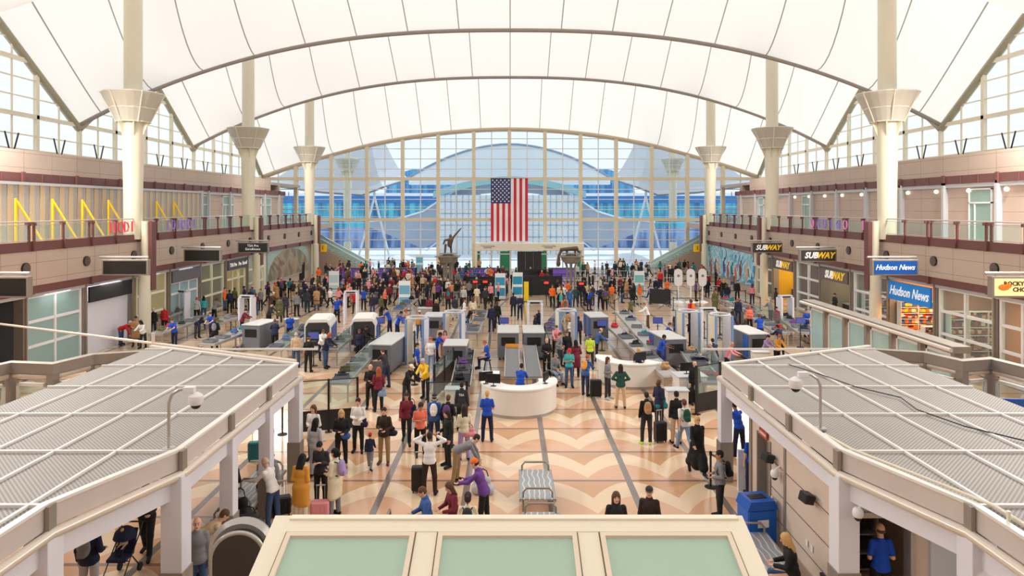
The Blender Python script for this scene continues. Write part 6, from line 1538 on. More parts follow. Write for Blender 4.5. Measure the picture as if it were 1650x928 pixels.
# pale service box, purple booths near the end window
for i, (x, w_, l) in enumerate(((640, 4.2, 'purple fronted counter left near the end window'), (775, 4.6, 'purple fronted counter before the green doors'), (905, 3.0, 'purple fronted counter right of the black screens'), (560, 3.0, 'purple fronted counter at the foot of the left escalator'))):
    a = fl(x, 448); t = thing('check_in_counter', l, 'counter', (a[0], a[1], 0), 0, 'purple counters near the end window'); mb = MB(); mb.box(-w_/2, w_/2, -.4, .4, 0, 1.1, b=.02); mb.build('front', mat('counter_purple', (120, 90, 200), .45), t); mb = MB(); mb.box(-w_/2-.05, w_/2+.05, -.45, .45, 1.1, 1.16); mb.build('worktop', DARK, t)
# ---- bronze sculptures on flared pedestals
BRZ = mat('bronze', (110, 92, 78), .4, metal=.5, var=.15); PED = mat('pedestal_grey', (150, 142, 132), .45, metal=.2, var=.1)
for s_, (x, y), l in ((-1, (722, 470), 'tall flared pedestal carrying a bronze figure with raised arm, left of the flag'), (1, (920, 470), 'tall flared pedestal carrying a bronze creature, right of the flag')):
    a = at(x, y); t = thing('sculpture_pedestal', l, 'pedestal', (a[0], a[1], 0), 0, 'flared pedestals')
    for q in range(6):
        an = 2*PI*q/6+.3; mb = MB(); mb.tube([(.42*math.cos(an), .42*math.sin(an), 0), (.42*math.cos(an), .42*math.sin(an), 2.3), (.6*math.cos(an), .6*math.sin(an), 2.8), (.9*math.cos(an), .9*math.sin(an), 3.15)], .07, 8); mb.build('column', PED, t, smooth=50)
    mb = MB(); mb.lathe([(.5, 2.7), (.75, 2.85), (1.0, 3.3), (1.05, 3.35)], 12); mb.build('bowl', PED, t); mb = MB(); mb.box(-1.15, 1.15, -1.0, 1.0, 3.35, 3.45, b=.02); mb.box(-.8, .8, -.7, .7, 3.6, 3.68); mb.cyl((0, 0, 3.45), (0, 0, 3.6), .5, n=10); mb.build('top_plate', PED, t)
    mb = MB(); mb.lathe([(.75, 0), (.7, .15)], 12); mb.build('base', PED, t)
    F_ = Field(.035)
    if s_ < 0:
        for sx in (-.3, .3): F_.cap((sx, 0, .0), (sx*.8, 0, .7), .09, .12, .06)
        F_.cap((.15, 0, .7), (.25, 0, 1.2), .22, .26, .08); F_.cap((.3, 0, 1.25), (-.3, 0, 1.15), .16, .1, .06); F_.cap((-.3, 0, 1.15), (-.45, 0, .8), .09, .07, .04)
        F_.cap((.4, 0, 1.3), (.75, 0, 1.75), .12, .08, .05); F_.cap((.75, 0, 1.75), (1.25, 0, 2.3), .1, .05, .05); F_.ell((.22, -.02, 1.55), (.14, .16, .18), None, .06)
        nm, lb = 'bronze_statue', 'bronze figure with one long arm raised on the left pedestal'
    else:
        F_.cap((-.9, 0, .35), (.5, 0, .45), .16, .22, .08); F_.cap((-.9, 0, .35), (-1.15, 0, -.2), .14, .12, .06); F_.cap((-1.15, 0, -.2), (-1.2, 0, -.9), .13, .16, .06); F_.ell((-1.2, 0, -1.0), (.2, .16, .3), None, .06); F_.cap((.5, 0, .45), (.8, 0, .1), .15, .08, .05); F_.cap((-.4, 0, .35), (-.4, 0, 0), .09, .09, .05); F_.cap((.4, 0, .4), (.4, 0, 0), .09, .09, .05)
        nm, lb = 'bronze_statue', 'bronze creature drooping over the edge of the right pedestal'
    me, v, q = F_.mesh('statue'); o = part(me, BRZ, None, nm); o.location = (a[0], a[1], 3.68 - (float(v[:, 2].min()) if s_ < 0 else 0) + 0.0); tag(o, lb, 'statue')
# ---- queue posts
k = 0
rows = [('queue posts in the far left maze', -17.5, -1.5, 56, 76, 4), ('queue posts in the far right maze', 4.5, 20, 58, 80, 4)]
for gi, (g, x0, x1, y0, y1, n) in enumerate(rows):
    for r in range(7):
        yy = y0+(y1-y0)*r/6
        xs_ = [x0+(x1-x0)*c_/8 for c_ in range(9)]
        for c_, xx in enumerate(xs_):
            lb = 'belt post in far %s maze, %s row, %s from left' % ('left' if gi == 0 else 'right', ['front', 'second', 'third', 'fourth', 'fifth', 'sixth', 'back'][r], ['first', 'second', 'third', 'fourth', 'fifth', 'sixth', 'seventh', 'eighth', 'last'][c_])
            stanchion(xx, yy, lb, (xs_[c_+1], yy) if c_ < 8 and (r+c_) % 5 else None, c=BLACK if gi == 0 or r % 2 == 0 else LGREY, grp=g)
near_posts = [((453, 470), (520, 470)), ((470, 505), (540, 505)), ((800, 520), (820, 500)), ((1135, 545), (1118, 530)), ((1128, 500), (1085, 500)), ((1085, 500), (1060, 520)), ((1225, 500), (1200, 490)), ((1228, 545), None), ((380, 560), (372, 545)), ((372, 545), None), ((640, 560), None), ((668, 620), None), ((1145, 785), (1170, 800)), ((440, 745), None), ((455, 700), None), ((300, 495), None), ((1170, 545), None), ((990, 505), (1010, 490))]
for i, (p, q) in enumerate(near_posts):
    a = at(*p); stanchion(a[0], a[1], 'black belt post %s' % ['before the painted mural', 'beside the left queue entrance', 'left of the twin lanes', 'beside the striped scanner', 'left of the white capsule signs', 'right of the black counter', 'near the far right detector', 'by the far right conveyor', 'before the dark cabinet on the left', 'behind the dark cabinet on the left', 'beside the long grey scanner', 'by the grey scanner end', 'at the right pavilion corner', 'at the left pavilion corner', 'behind the left pavilion corner', 'by the left wall detector', 'between right lane tables', 'in front of the right queue'][i], at(*q) if q else None, grp='black belt posts among the lanes')
# ------------------------------------------------------------------ occupied ground, so that nobody stands inside a table
bpy.context.view_layer.update()
OBS = []
BLOCK = ('conveyor', 'scanner', 'barrier', 'desk', 'body scanner', 'metal detector', 'stanchion', 'counter', 'screen', 'pedestal', 'sign', 'bench', 'column', 'bin', 'monitor', 'escalator', 'partition', 'entrance')
for o in list(COL.objects):
    if o.parent is None and o.get('category') in BLOCK and o.type == 'EMPTY':
        pts = []
        for c in o.children_recursive:
            if c.type == 'MESH':
                Ml = o.matrix_world.inverted() @ c.matrix_world
                bb = [Ml @ Vector(v) for v in c.bound_box]
                if min((o.matrix_world @ b_ if False else b_).z for b_ in bb) + o.location.z > 1.7: continue
                pts += bb
        if pts: OBS.append((o.matrix_world.inverted(), min(p.x for p in pts), max(p.x for p in pts), min(p.y for p in pts), max(p.y for p in pts)))
PEO = []
def free(x, y, m=.3, mp=.5):
    v = Vector((x, y, .5))
    for Mi, a, b_, c, d in OBS:
        q = Mi @ v
        if a-m < q.x < b_+m and c-m < q.y < d+m: return False
    return all((x-p[0])**2+(y-p[1])**2 > mp*mp for p in PEO)
def nudge(x, y, r=1.9):
    if free(x, y): return x, y
    for k in range(1, 13):
        for i in range(12):
            a = 2*PI*i/12; xx, yy = x+r*k/12*math.cos(a)*.6, y+r*k/12*math.sin(a)
            if free(xx, yy): return xx, yy
    return x, y
LAB = {}
def words(c): return c.replace('_', ' ')
HW = {'short': 'short {} hair', 'long': 'long {} hair', 'ponytail': '{} ponytail', 'bun': '{} hair bun', 'fringe': 'bald head', 'beanie': '{} beanie', 'cap': '{} cap'}
def hword(h): return HW[h[0]].format(words(h[1]).replace('dark brown', 'dark')) if h else 'bald head'
def autolabel(top, legs, hair, place):
    return 'person in %s %s, %s %s, %s, %s' % (words(top[1]), {'shirt': 'T-shirt'}.get(top[0], top[0]), words(legs[1]), legs[0], hword(hair), place)
def put(px_, py_, face, pose, top, legs, hair, label=None, place='', skin=1, scale=1.0, nud=True, xy=None, grp=None, z=0.0, **k):
    x, y = xy if xy else at(px_, py_)
    if nud: x, y = nudge(x, y)
    PEO.append((x, y))
    lb = label or autolabel(top, legs, hair, place)
    o, J = person(x, y, face, pose, top, legs, hair, skin, scale=scale, label=lb, group=grp, z=z, mirror=k.get('mirror', False), shoe=k.get('shoe', 'black'), brim=k.get('under'))
    if k.get('pack'): backpack(o, J, k['pack'], '%s backpack on the back of the %s' % (words(k['pack']), k.get('who', 'person in %s %s %s' % (words(top[1]), top[0], place))))
    return o, J
JK, SH, CO, JU, TR = 'jacket', 'shirt', 'coat', 'jumper', 'trousers'
G = 'travellers near the open floor'
OFF = 'officers in blue'
def badge(o, J, body='TSA', back=True):
    up, fw = J['up'], J['fw']; p = J['chest']+up*.02 - fw*.155
    t = text('lettering', body, .11, mat('badge_white', (240, 240, 240), .5), o, tuple(p), (PI/2, 0, PI), depth=.004, bold=.003)
# -- people one can make out singly: (x, y of the feet in the photograph)
put(785, 712, 180, 'cross', (SH, 'royal_blue'), (TR, 'navy'), ('short', 'blonde'), 'officer in bright blue shirt standing with back turned, left of the central curved desk', grp=OFF)
put(0, 0, 165, 'reach', (JU, 'royal_blue'), (TR, 'black'), ('short', 'black'), 'officer in blue long sleeves standing inside the central curved desk', xy=(.4, 27.3), nud=False, grp=OFF, skin=2)
put(692, 798, 180, 'headup', (JU, 'white'), (TR, 'dark_brown'), ('short', 'dark_brown'), 'person in white jumper and brown trousers with both hands behind the head', grp=G, skin=3)
put(735, 778, 90, 'bend', (JU, 'grey'), (TR, 'khaki'), ('short', 'dark_brown'), 'person in grey hoodie and khaki trousers bending deeply over a bag', grp=G)
put(485, 845, 170, 'phone', (CO, 'mustard'), (TR, 'cream'), ('long', 'black'), 'person in long mustard coat and cream trousers with back turned', grp=G)
put(517, 815, -10, 'phone', (JK, 'charcoal'), (TR, 'black'), ('short', 'black'), 'person in charcoal hoodie looking down between the mustard and cream coats', grp=G)
put(540, 832, 250, 'hold', (CO, 'cream'), (TR, 'grey'), ('ponytail', 'black'), 'person in cream coat with a purple backpack beside a pink suitcase', pack='lilac', who='person in the cream coat', grp=G)
put(440, 850, 250, 'reach', (JU, 'white'), (TR, 'denim'), ('fringe', 'silver'), 'balding person in white shirt and jeans leaning over a bag heap on the left', grp=G)
put(0, 0, 300, 'sit', (JK, 'grey'), (TR, 'dark_denim'), ('beanie', 'red'), 'person in grey hoodie and red beanie sitting on the left bench', xy=(-6.35, 18.5), nud=False, grp=G)
put(505, 742, -15, 'hold', (JU, 'white'), (TR, 'black'), ('long', 'brown'), 'person in white jumper with long brown hair facing the camera behind the left pavilion post', grp=G)
put(508, 770, 160, 'relaxed', (JU, 'light_grey'), (TR, 'light_grey'), ('long', 'black'), 'person in pale grey top with black hair and back turned, near the left bench', grp=G)
put(550, 752, 10, 'hold', (JK, 'black'), (TR, 'black'), ('long', 'blonde'), 'person in black with long fair hair carrying a blue bag', grp=G, shoe='tan')
put(577, 728, 0, 'hold', (JU, 'white'), (TR, 'black'), ('ponytail', 'dark_brown'), 'person in white top and black trousers facing the camera by the black barrier', grp=G)
put(596, 757, 180, 'walk', (JU, 'navy'), (TR, 'grey'), ('beanie', 'red'), 'small child in navy vest and red beanie walking away', scale=.64, grp=G)
put(619, 747, -5, 'hold', (JK, 'dark_brown'), (TR, 'khaki'), ('short', 'dark_brown'), 'person in brown jacket and khaki trousers carrying a dark bag, facing the camera', grp=G, shoe='brown')
put(655, 715, 5, 'walk', (JU, 'maroon'), (TR, 'black'), ('short', 'dark_brown'), 'person in maroon top and black trousers walking towards the camera with a navy coat', grp=G, skin=2)
put(610, 664, 200, 'hold', (JU, 'maroon'), (TR, 'black'), ('long', 'ginger'), 'person in maroon with long ginger hair carrying a pale blue bag', grp=G)
put(597, 658, 10, 'hold', (JK, 'black'), (TR, 'black'), ('fringe', 'silver'), 'grey bearded person in black jacket beside the grey scanner', grp=G)
put(622, 625, 230, 'reach', (SH, 'charcoal'), (TR, 'dark_denim'), ('short', 'brown'), 'person in dark T-shirt leaning over by the grey scanner', grp=G)
put(672, 614, 80, 'stand', (SH, 'royal_blue'), (TR, 'navy'), ('short', 'dark_brown'), 'officer in blue shirt and navy trousers in profile, left of the striped shirt', grp=OFF)
put(694, 602, 0, 'relaxed', (SH, 'white'), (TR, 'light_denim'), ('bun', 'ginger'), 'person in white T-shirt and pale jeans facing the camera near the body scanner', grp=G)
put(702, 590, 80, 'reach', (SH, 'royal_blue'), (TR, 'navy'), ('short', 'black'), 'officer in blue shirt reaching over behind the white T-shirt', grp=OFF, skin=3)
put(717, 588, 0, 'hold', (CO, 'pink'), (TR, 'beige'), ('long', 'brown'), 'person in pale pink coat behind the reaching officer', grp=G)
put(0, 0, 280, 'sit', (SH, 'royal_blue'), (TR, 'navy'), ('short', 'ginger'), 'officer in blue sitting on a stool left of the twin roller lanes', xy=(-1.1, 33.3), nud=False, grp=OFF, z=.15)
put(688, 645, 340, 'reach', (JK, 'yellow'), (TR, 'charcoal'), ('short', 'silver'), 'person in yellow jacket leaning at the dark roller conveyor', grp=G)
put(655, 655, 60, 'reach', (JK, 'black'), (TR, 'charcoal'), ('cap', 'cream'), 'person in black jacket and pale cap bending left of the yellow jacket', grp=G)
o_, J_ = put(745, 690, 180, 'stand', (JK, 'charcoal'), (TR, 'black'), ('short', 'dark_brown'), 'officer in charcoal jacket with white letters on the back', grp=OFF); badge(o_, J_)
put(722, 722, 170, 'relaxed', (JK, 'black'), (TR, 'dark_denim'), ('short', 'brown'), 'person in black jacket with purple backpack in front of the charcoal officer', pack='purple', who='person in front of the charcoal officer', grp=G)
put(699, 722, 180, 'stand', (JK, 'blue'), (TR, 'dark_denim'), ('cap', 'navy'), 'person in blue jacket and navy cap with a white backpack', pack='white', who='person in blue jacket and navy cap', grp=G)
put(722, 752, 300, 'relaxed', (JK, 'black'), (TR, 'black'), ('long', 'dark_brown'), 'person in black with long dark hair right of the white jumper', grp=G)
put(748, 742, 200, 'hold', (JU, 'cream'), (TR, 'lilac'), ('long', 'dark_brown'), 'person in cream top holding a large pink bag', grp=G)
put(677, 735, 20, 'phone', (SH, 'coral'), (TR, 'black'), ('ponytail', 'dark_brown'), 'person in coral top holding both hands to the face, left of the white jumper', grp=G, skin=2)
put(0, 0, 300, 'sit', (JU, 'maroon'), (TR, 'denim'), ('long', 'brown'), 'person in maroon patterned jumper sitting on the bench beyond the skylight', xy=(-1.35, 16.5), nud=False, grp=G)
put(0, 0, 290, 'sit', (JK, 'blue'), (TR, 'navy'), ('short', 'brown'), 'person in blue jacket sitting leftmost on the bench beyond the skylight', xy=(-1.95, 16.2), nud=False, grp=G)
put(0, 0, 180, 'sit', (SH, 'cream'), (TR, 'beige'), ('ponytail', 'dark_brown'), 'person in cream top with a small dark backpack sitting beyond the skylight', xy=(-.98, 15.7), nud=False, grp=G, pack='charcoal', who='seated person in cream top')
put(0, 0, 255, 'reach', (JK, 'purple'), (TR, 'black'), ('beanie', 'orange'), 'person in purple jacket and orange beanie leaning over the bench', xy=(-.65, 17.0), nud=False, grp=G)
put(881, 604, 0, 'hold', (JK, 'black'), (TR, 'black'), ('fringe', 'silver'), 'balding person in black jumper right of the twin roller lanes', grp=G)
put(0, 0, 30, 'sit', (JK, 'grey'), (TR, 'light_denim'), ('cap', 'grey'), 'person in grey jacket and pale jeans sitting in a wheelchair', xy=at(893, 618), nud=False, grp=G)
put(902, 592, 60, 'relaxed', (JU, 'grey'), (TR, 'charcoal'), ('short', 'brown'), 'person in grey jumper standing behind the wheelchair', grp=G)
put(917, 624, 0, 'phone', (SH, 'turquoise'), (TR, 'denim'), ('cap', 'red'), 'person in turquoise T-shirt and red cap with hands together', grp=G, skin=2)
put(943, 638, 150, 'reach', (JK, 'blue'), (TR, 'dark_denim'), ('short', 'ginger'), 'person in blue jacket with a yellow green backpack pushing a black suitcase', pack='mustard', who='person in blue jacket by the black suitcase', grp=G)
put(951, 596, 170, 'stand', (SH, 'lime'), (TR, 'charcoal'), ('cap', 'navy'), 'worker in lime yellow vest at the clear conveyor', grp=G)
put(961, 582, 100, 'reach', (JU, 'blue'), (TR, 'black'), ('fringe', 'brown'), 'balding person in blue jumper behind the lime vest', grp=G)
put(928, 608, 190, 'relaxed', (CO, 'maroon'), (TR, 'black'), ('long', 'black'), 'person in long maroon coat right of the turquoise T-shirt', grp=G)
put(911, 590, 0, 'relaxed', (JK, 'black'), (TR, 'charcoal'), ('short', 'brown'), 'person in black jacket in the small crowd behind the turquoise T-shirt', grp=G)
put(979, 643, 60, 'hold', (JU, 'grey'), (TR, 'charcoal'), ('long', 'brown'), 'person in grey jumper and charcoal leggings left of the green vest', grp=G, shoe='light_grey')
put(1000, 658, 175, 'hips', (JK, 'dark_green'), (TR, 'beige'), ('long', 'dark_brown'), 'person in dark green vest and beige trousers with back turned at the right desk', grp=G)
o_, J_ = put(0, 0, 180, 'relaxed', (SH, 'navy'), (TR, 'navy'), ('long', 'blonde'), 'officer in navy T-shirt with long fair hair behind the right curved desk', xy=at(1029, 624), nud=False, grp=OFF); badge(o_, J_)
put(1045, 588, 80, 'reach', (SH, 'royal_blue'), (TR, 'navy'), ('short', 'black'), 'nearer of two officers in blue right of the slanting conveyor', grp=OFF, skin=3)
put(1047, 570, 80, 'reach', (SH, 'royal_blue'), (TR, 'navy'), ('short', 'brown'), 'farther of two officers in blue right of the slanting conveyor', grp=OFF)
put(1042, 716, 180, 'relaxed', (JK, 'black'), (TR, 'charcoal'), ('short', 'dark_brown'), 'person in black jacket with beige backpack and back turned on the open floor', pack='tan', who='person standing alone on the open floor', grp=G, shoe='lime')
put(1062, 690, 130, 'hold', (JK, 'navy'), (TR, 'black'), ('ponytail', 'brown'), 'person in navy top with a teal bag by the white desk', grp=G)
put(1103, 730, 190, 'walk', (SH, 'white'), (TR, 'light_denim'), ('short', 'brown'), 'person in white T-shirt with dark green backpack near the right pavilion', pack='dark_green', who='person in white T-shirt near the right pavilion', grp=G)
put(1090, 715, 180, 'stand', (JK, 'black'), (TR, 'beige'), ('beanie', 'black'), 'person in black jacket and beanie beside the white T-shirt', grp=G)
put(1123, 764, 5, 'walk', (JK, 'black'), ('skirt', 'black'), ('bun', 'blonde'), 'person in black jacket and long black skirt walking to the camera', grp=G)
put(1160, 836, 265, 'hold', (JU, 'grey'), (TR, 'black'), ('short', 'black'), 'person in grey jumper with black backpack in profile by the right pavilion', pack='black', who='person in grey jumper by the right pavilion', grp=G, skin=2)
put(0, 0, 0, 'hold', (JK, 'black'), (TR, 'black'), ('long', 'brown'), 'person in black jacket with long brown hair just beyond the skylight', xy=(2.33, 15.0), nud=False, grp=G)
put(0, 0, -15, 'stand', (JK, 'dark_brown'), (TR, 'charcoal'), ('cap', 'charcoal'), 'person in brown jacket and dark cap just beyond the skylight', xy=(3.12, 15.3), nud=False, grp=G)
put(0, 0, 200, 'reach', (SH, 'royal_blue'), (TR, 'navy'), ('short', 'black'), 'officer in blue inside the booth at the corner of the right pavilion', xy=(7.35, 21.9), nud=False, grp=OFF, skin=3)
put(0, 0, 180, 'stand', (SH, 'royal_blue'), (TR, 'navy'), ('short', 'brown'), 'officer in blue half hidden by the right pavilion post', xy=(6.75, 19.0), nud=False, grp=OFF)
put(0, 0, 180, 'hold', (SH, 'royal_blue'), (TR, 'black'), ('fringe', 'brown'), 'balding officer in blue at the doorway of the right pavilion', xy=(7.22, 13.3), nud=False, grp=OFF, scale=1.05)
put(0, 0, 250, 'sit', (JK, 'black'), (TR, 'denim'), ('long', 'blonde'), 'person in black puffer jacket with long fair hair sitting on the right bench', xy=(5.72, 13.8), nud=False, grp=G)
put(0, 0, 185, 'relaxed', (JK, 'navy'), (TR, 'light_grey'), ('short', 'brown'), 'person in navy jacket with grey backpack under the left pavilion', xy=(-8.45, 13.7), nud=False, grp=G, pack='grey', who='person under the left pavilion')
put(0, 0, 10, 'push', (JK, 'black'), (TR, 'black'), ('short', 'brown'), 'person in black pushing a stroller under the left pavilion', xy=(-8.35, 15.7), nud=False, grp=G)
put(0, 0, 20, 'stand', (JK, 'grey'), (TR, 'denim'), ('fringe', 'silver'), 'balding person in grey jacket beside the big left pavilion post', xy=(-6.3, 13.75), nud=False, grp=G)
put(0, 0, 120, 'bend', (JU, 'beige'), (TR, 'denim'), ('short', 'brown'), 'person in patterned beige top bending behind the left pavilion posts', xy=(-6.75, 14.6), nud=False, grp=G)
put(0, 0, 240, 'hold', (JK, 'black'), (TR, 'black'), ('short', 'black'), 'person in black standing between the left pavilion posts', xy=(-6.95, 17.0), nud=False, grp=G)
put(497, 600, 180, 'relaxed', (SH, 'black'), (TR, 'black'), ('cap', 'black'), 'person in black T-shirt and cap with back turned at the left conveyor', grp=G)
put(477, 592, 200, 'stand', (JK, 'beige'), (TR, 'denim'), ('fringe', 'silver'), 'balding person in beige jacket left of the black T-shirt', grp=G)
put(443, 565, 200, 'reach', (JK, 'navy'), (TR, 'black'), ('short', 'brown'), 'officer in navy jacket at the dark cabinet on the left', grp=OFF)
put(1124, 650, 10, 'stand', (JK, 'black'), (TR, 'black'), ('fringe', 'brown'), 'person in black suit beside the conveyor with red bags', grp=G)
put(1152, 605, 190, 'reach', (JK, 'navy'), (TR, 'black'), ('short', 'dark_brown'), 'officer in navy jacket bending by the conveyor with red bags', grp=OFF)
put(1138, 608, 260, 'reach', (JK, 'grey'), (TR, 'denim'), ('short', 'silver'), 'person in grey jacket and jeans leaning over the conveyor with red bags', grp=G)
put(0, 0, 10, 'stand', (JK, 'black'), (TR, 'charcoal'), ('short', 'black'), 'person in black leaning on the upper right balcony rail beside the mast', xy=(23.3, 42.9), nud=False, grp=G, z=6.1)
# -- mid-distance people in the lanes, colours read from the photograph
MID = '''141 560 60 reach jacket charcoal black cap black|160 556 80 hold jacket brown black cap brown|176 553 200 hold jumper white denim short brown|181 540 90 stand jacket black black short brown|195 556 80 bend jacket red denim short silver|219 558 30 hold coat tan brown cap navy|230 562 0 reach jumper white charcoal long black
253 540 180 stand jacket black navy fringe silver|265 538 170 stand jacket red black fringe silver|289 510 0 hold jumper red black short brown|281 560 0 reach shirt royal_blue navy short brown|317 520 180 stand jumper light_grey black short ginger|328 516 200 stand jumper turquoise denim long black|345 520 160 reach jumper grey black ponytail brown|350 545 10 reach shirt royal_blue navy short brown
356 562 180 relaxed jacket black black short brown|362 500 90 stand jacket orange denim short brown|370 505 200 hold jacket navy black short black|378 498 180 stand jacket olive black short brown|390 540 90 reach jacket maroon black short black|318 545 60 bend jacket navy charcoal long black|420 500 0 hold jacket grey black short brown|436 505 90 reach coat brown black beanie cream
450 520 200 stand coat olive black short brown|460 512 180 stand jacket charcoal charcoal short black|404 500 20 stand jacket navy black beanie blue|412 508 200 hold jacket charcoal denim short brown|433 530 80 reach jumper charcoal black short black|478 510 180 stand jacket grey black short black|492 505 170 stand jacket charcoal charcoal beanie grey|510 500 200 hold coat tan denim short brown
527 580 40 reach jacket white navy short brown|534 585 60 reach jacket navy denim long ginger|585 585 0 stand jacket navy black short brown|596 580 60 reach jacket black black beanie black|540 508 60 bend shirt royal_blue navy short brown|543 520 180 stand shirt royal_blue navy short brown|498 560 90 reach jumper beige black long ginger|472 555 20 stand shirt royal_blue navy short brown
586 500 180 stand shirt royal_blue navy short brown|560 495 90 stand jacket pink black long blonde|572 505 0 hold jacket red charcoal long blonde|600 510 200 stand jacket charcoal denim beanie grey|614 512 60 stand jacket olive black short brown|628 540 270 reach shirt royal_blue navy short black|640 548 80 reach shirt royal_blue navy short black|620 500 90 hold jumper coral black short brown
648 500 180 hold jacket red denim long brown|660 540 300 reach jumper tan khaki cap red|686 545 0 stand jacket mustard blue cap cream|690 520 180 stand jacket maroon black short brown|703 522 0 stand jacket black black long blonde|712 555 90 reach shirt black black short brown|722 500 180 stand jacket maroon black long brown|733 515 180 walk jacket charcoal light_grey short black
748 520 90 hold jumper white beige short brown|755 535 90 reach shirt black denim fringe silver|764 520 180 relaxed jumper cream grey long brown|712 574 20 stand jumper beige beige short brown|792 535 180 stand jacket navy navy short black|801 530 175 relaxed jacket black black short brown|823 510 180 stand jacket navy black short black|838 515 0 hold jacket navy black fringe brown
869 545 200 relaxed jacket navy denim fringe brown|876 555 90 cross jacket black black fringe brown|908 520 180 stand jumper coral black short brown|903 535 200 stand shirt royal_blue denim short brown|918 500 180 stand jumper blue blue short brown|919 545 0 hold coat tan khaki short brown|932 555 180 stand jacket navy black short black|949 500 60 reach shirt royal_blue navy short black
921 560 30 hold jumper white black long brown|893 575 0 reach jumper pink black short brown|904 505 90 stand jumper turquoise black short blonde|985 490 0 hold jacket orange khaki short ginger|1002 488 90 stand jacket black denim long brown|1012 492 180 stand coat black black short brown|1017 520 160 reach jacket olive black short black|1044 530 270 reach jumper white brown short ginger
975 500 180 hold jacket olive black short brown|1057 480 0 stand jacket navy black short black|1075 480 0 hold jacket orange black short brown|1120 485 90 stand jumper purple black short brown|1113 525 200 stand jumper red black ponytail brown|1090 550 190 stand shirt charcoal black short black|1096 560 200 reach jumper blue black short silver|1121 560 180 stand jacket black black short black
1145 545 20 hold jumper pink navy short brown|1187 548 280 reach jacket charcoal black short black|1175 550 270 reach jacket purple black long brown|1152 505 0 stand coat olive black long brown|1163 500 90 hold jacket tan black long black|1172 490 180 stand jacket navy denim short brown|1188 485 0 stand jacket black black short brown|1210 525 170 stand jacket navy navy short ginger
1212 490 180 stand jumper pink charcoal long brown|1233 540 0 hold jumper coral black long ginger|1242 520 200 reach jumper grey black short silver|1250 500 90 stand jacket charcoal navy short black|1252 480 180 stand jacket orange black short brown|1266 545 10 stand jacket maroon black short black|1292 545 10 hold shirt royal_blue navy short brown|1312 575 180 relaxed shirt royal_blue black short black
1365 570 0 hold shirt royal_blue navy ponytail brown|1395 572 160 stand jacket black black short black|1258 575 200 reach jacket navy black short black|1252 592 0 reach jumper mustard black bun ginger|1232 590 30 reach jumper lilac black short black|1165 605 60 reach jumper pink navy fringe silver|1196 560 20 reach jumper charcoal black short brown|1225 555 180 reach shirt royal_blue navy short brown
1338 505 90 hold jumper red black fringe silver|1345 512 270 hold jacket charcoal black short black|1362 508 180 stand jacket black charcoal short brown|1498 560 20 hold jumper grey black cap navy|1512 565 340 stand jacket charcoal black cap black|1272 478 180 stand jacket dark_green black short black|1280 492 90 walk jacket charcoal denim short brown|1330 500 0 stand jumper olive black short brown'''
rnd = random.Random(77)
def zone(x, y):
    side = ['at the far left lane', 'in the left lanes', 'left of centre', 'near the twin lanes', 'right of centre', 'in the right lanes', 'at the far right lane'][0 if x < 330 else 1 if x < 520 else 2 if x < 700 else 3 if x < 880 else 4 if x < 1060 else 5 if x < 1230 else 6]
    return side + (', front' if y > 545 else '')
def ensure(top, legs, hair, place, tries=60):
    for _ in range(tries):
        lb = autolabel(top, legs, hair, place)
        if lb not in LAB: LAB[lb] = 1; return top, legs, hair, lb
        hair = (rnd.choice(['short', 'long', 'ponytail', 'cap', 'beanie', 'bun']), rnd.choice(['brown', 'black', 'dark_brown', 'blonde', 'grey', 'ginger'])); legs = (TR, rnd.choice(['black', 'denim', 'charcoal', 'dark_denim', 'khaki', 'grey', 'navy']))
    return top, legs, hair, lb
packs = ['black', 'grey', 'navy', 'red', 'teal', 'olive', 'purple', 'orange', 'blue']
pk_n = 0
for row in MID.replace('\n', '|').split('|'):
    a = row.split(); x, y, f = int(a[0]), int(a[1]), int(a[2]); hair = (a[7], a[8]) 
    sk = rnd.choice([0, 1, 1, 1, 2, 2, 3, 4]); skc = 1.0
    place = zone(x, y); top, legs, hair, lb = ensure((a[4], a[5]), (TR, a[6]), hair, place)
    blue = a[5] == 'royal_blue'
    if blue: lb = lb.replace('person in', 'officer in')
    pk = None
    if not blue and 150 < f < 220 and rnd.random() < .35:
        pk = packs[pk_n % 9]; pk_n += 1
    o, J = put(x, y, f + rnd.uniform(-12, 12), a[3], top, legs, hair, lb, skin=sk, scale=rnd.uniform(.93, 1.03), grp=OFF if blue else 'travellers in the lanes', mirror=rnd.random() < .5)
    if pk: backpack(o, J, pk, '%s backpack of the %s %s wearer %s' % (pk, words(top[1]), top[0], place.replace(', front', ' in front')), group='backpacks in the lanes')
# -- the far queue
tops = [(JK, 'black')]*12 + [(JU, 'black')]*4 + [(JK, 'charcoal')]*6 + [(JK, 'navy')]*5 + [(JK, 'dark_brown')]*2 + [(JK, 'grey'), (JU, 'grey'), (JU, 'white'), (JU, 'cream'), (CO, 'black'), (CO, 'tan'), (JK, 'red'), (JU, 'maroon'), (JU, 'pink'), (JU, 'purple'), (JU, 'teal'), (JK, 'olive'), (JK, 'blue'), (SH, 'white'), (JU, 'beige'), (JK, 'brown'), (JU, 'light_grey'), (JK, 'orange'), (JU, 'lilac'), (JK, 'dark_green')]
legc = ['black']*5 + ['denim', 'dark_denim', 'charcoal', 'navy', 'khaki', 'grey', 'beige']
hairs = [(k_, c_) for k_ in ('short', 'short', 'long', 'ponytail', 'beanie', 'cap', 'bun') for c_ in ('brown', 'dark_brown', 'black', 'blonde', 'ginger', 'silver') if not (k_ in ('beanie', 'cap') and c_ in ('blonde', 'ginger', 'silver'))] + [('beanie', 'red'), ('beanie', 'navy'), ('beanie', 'grey'), ('cap', 'navy'), ('cap', 'white'), ('beanie', 'pink')]
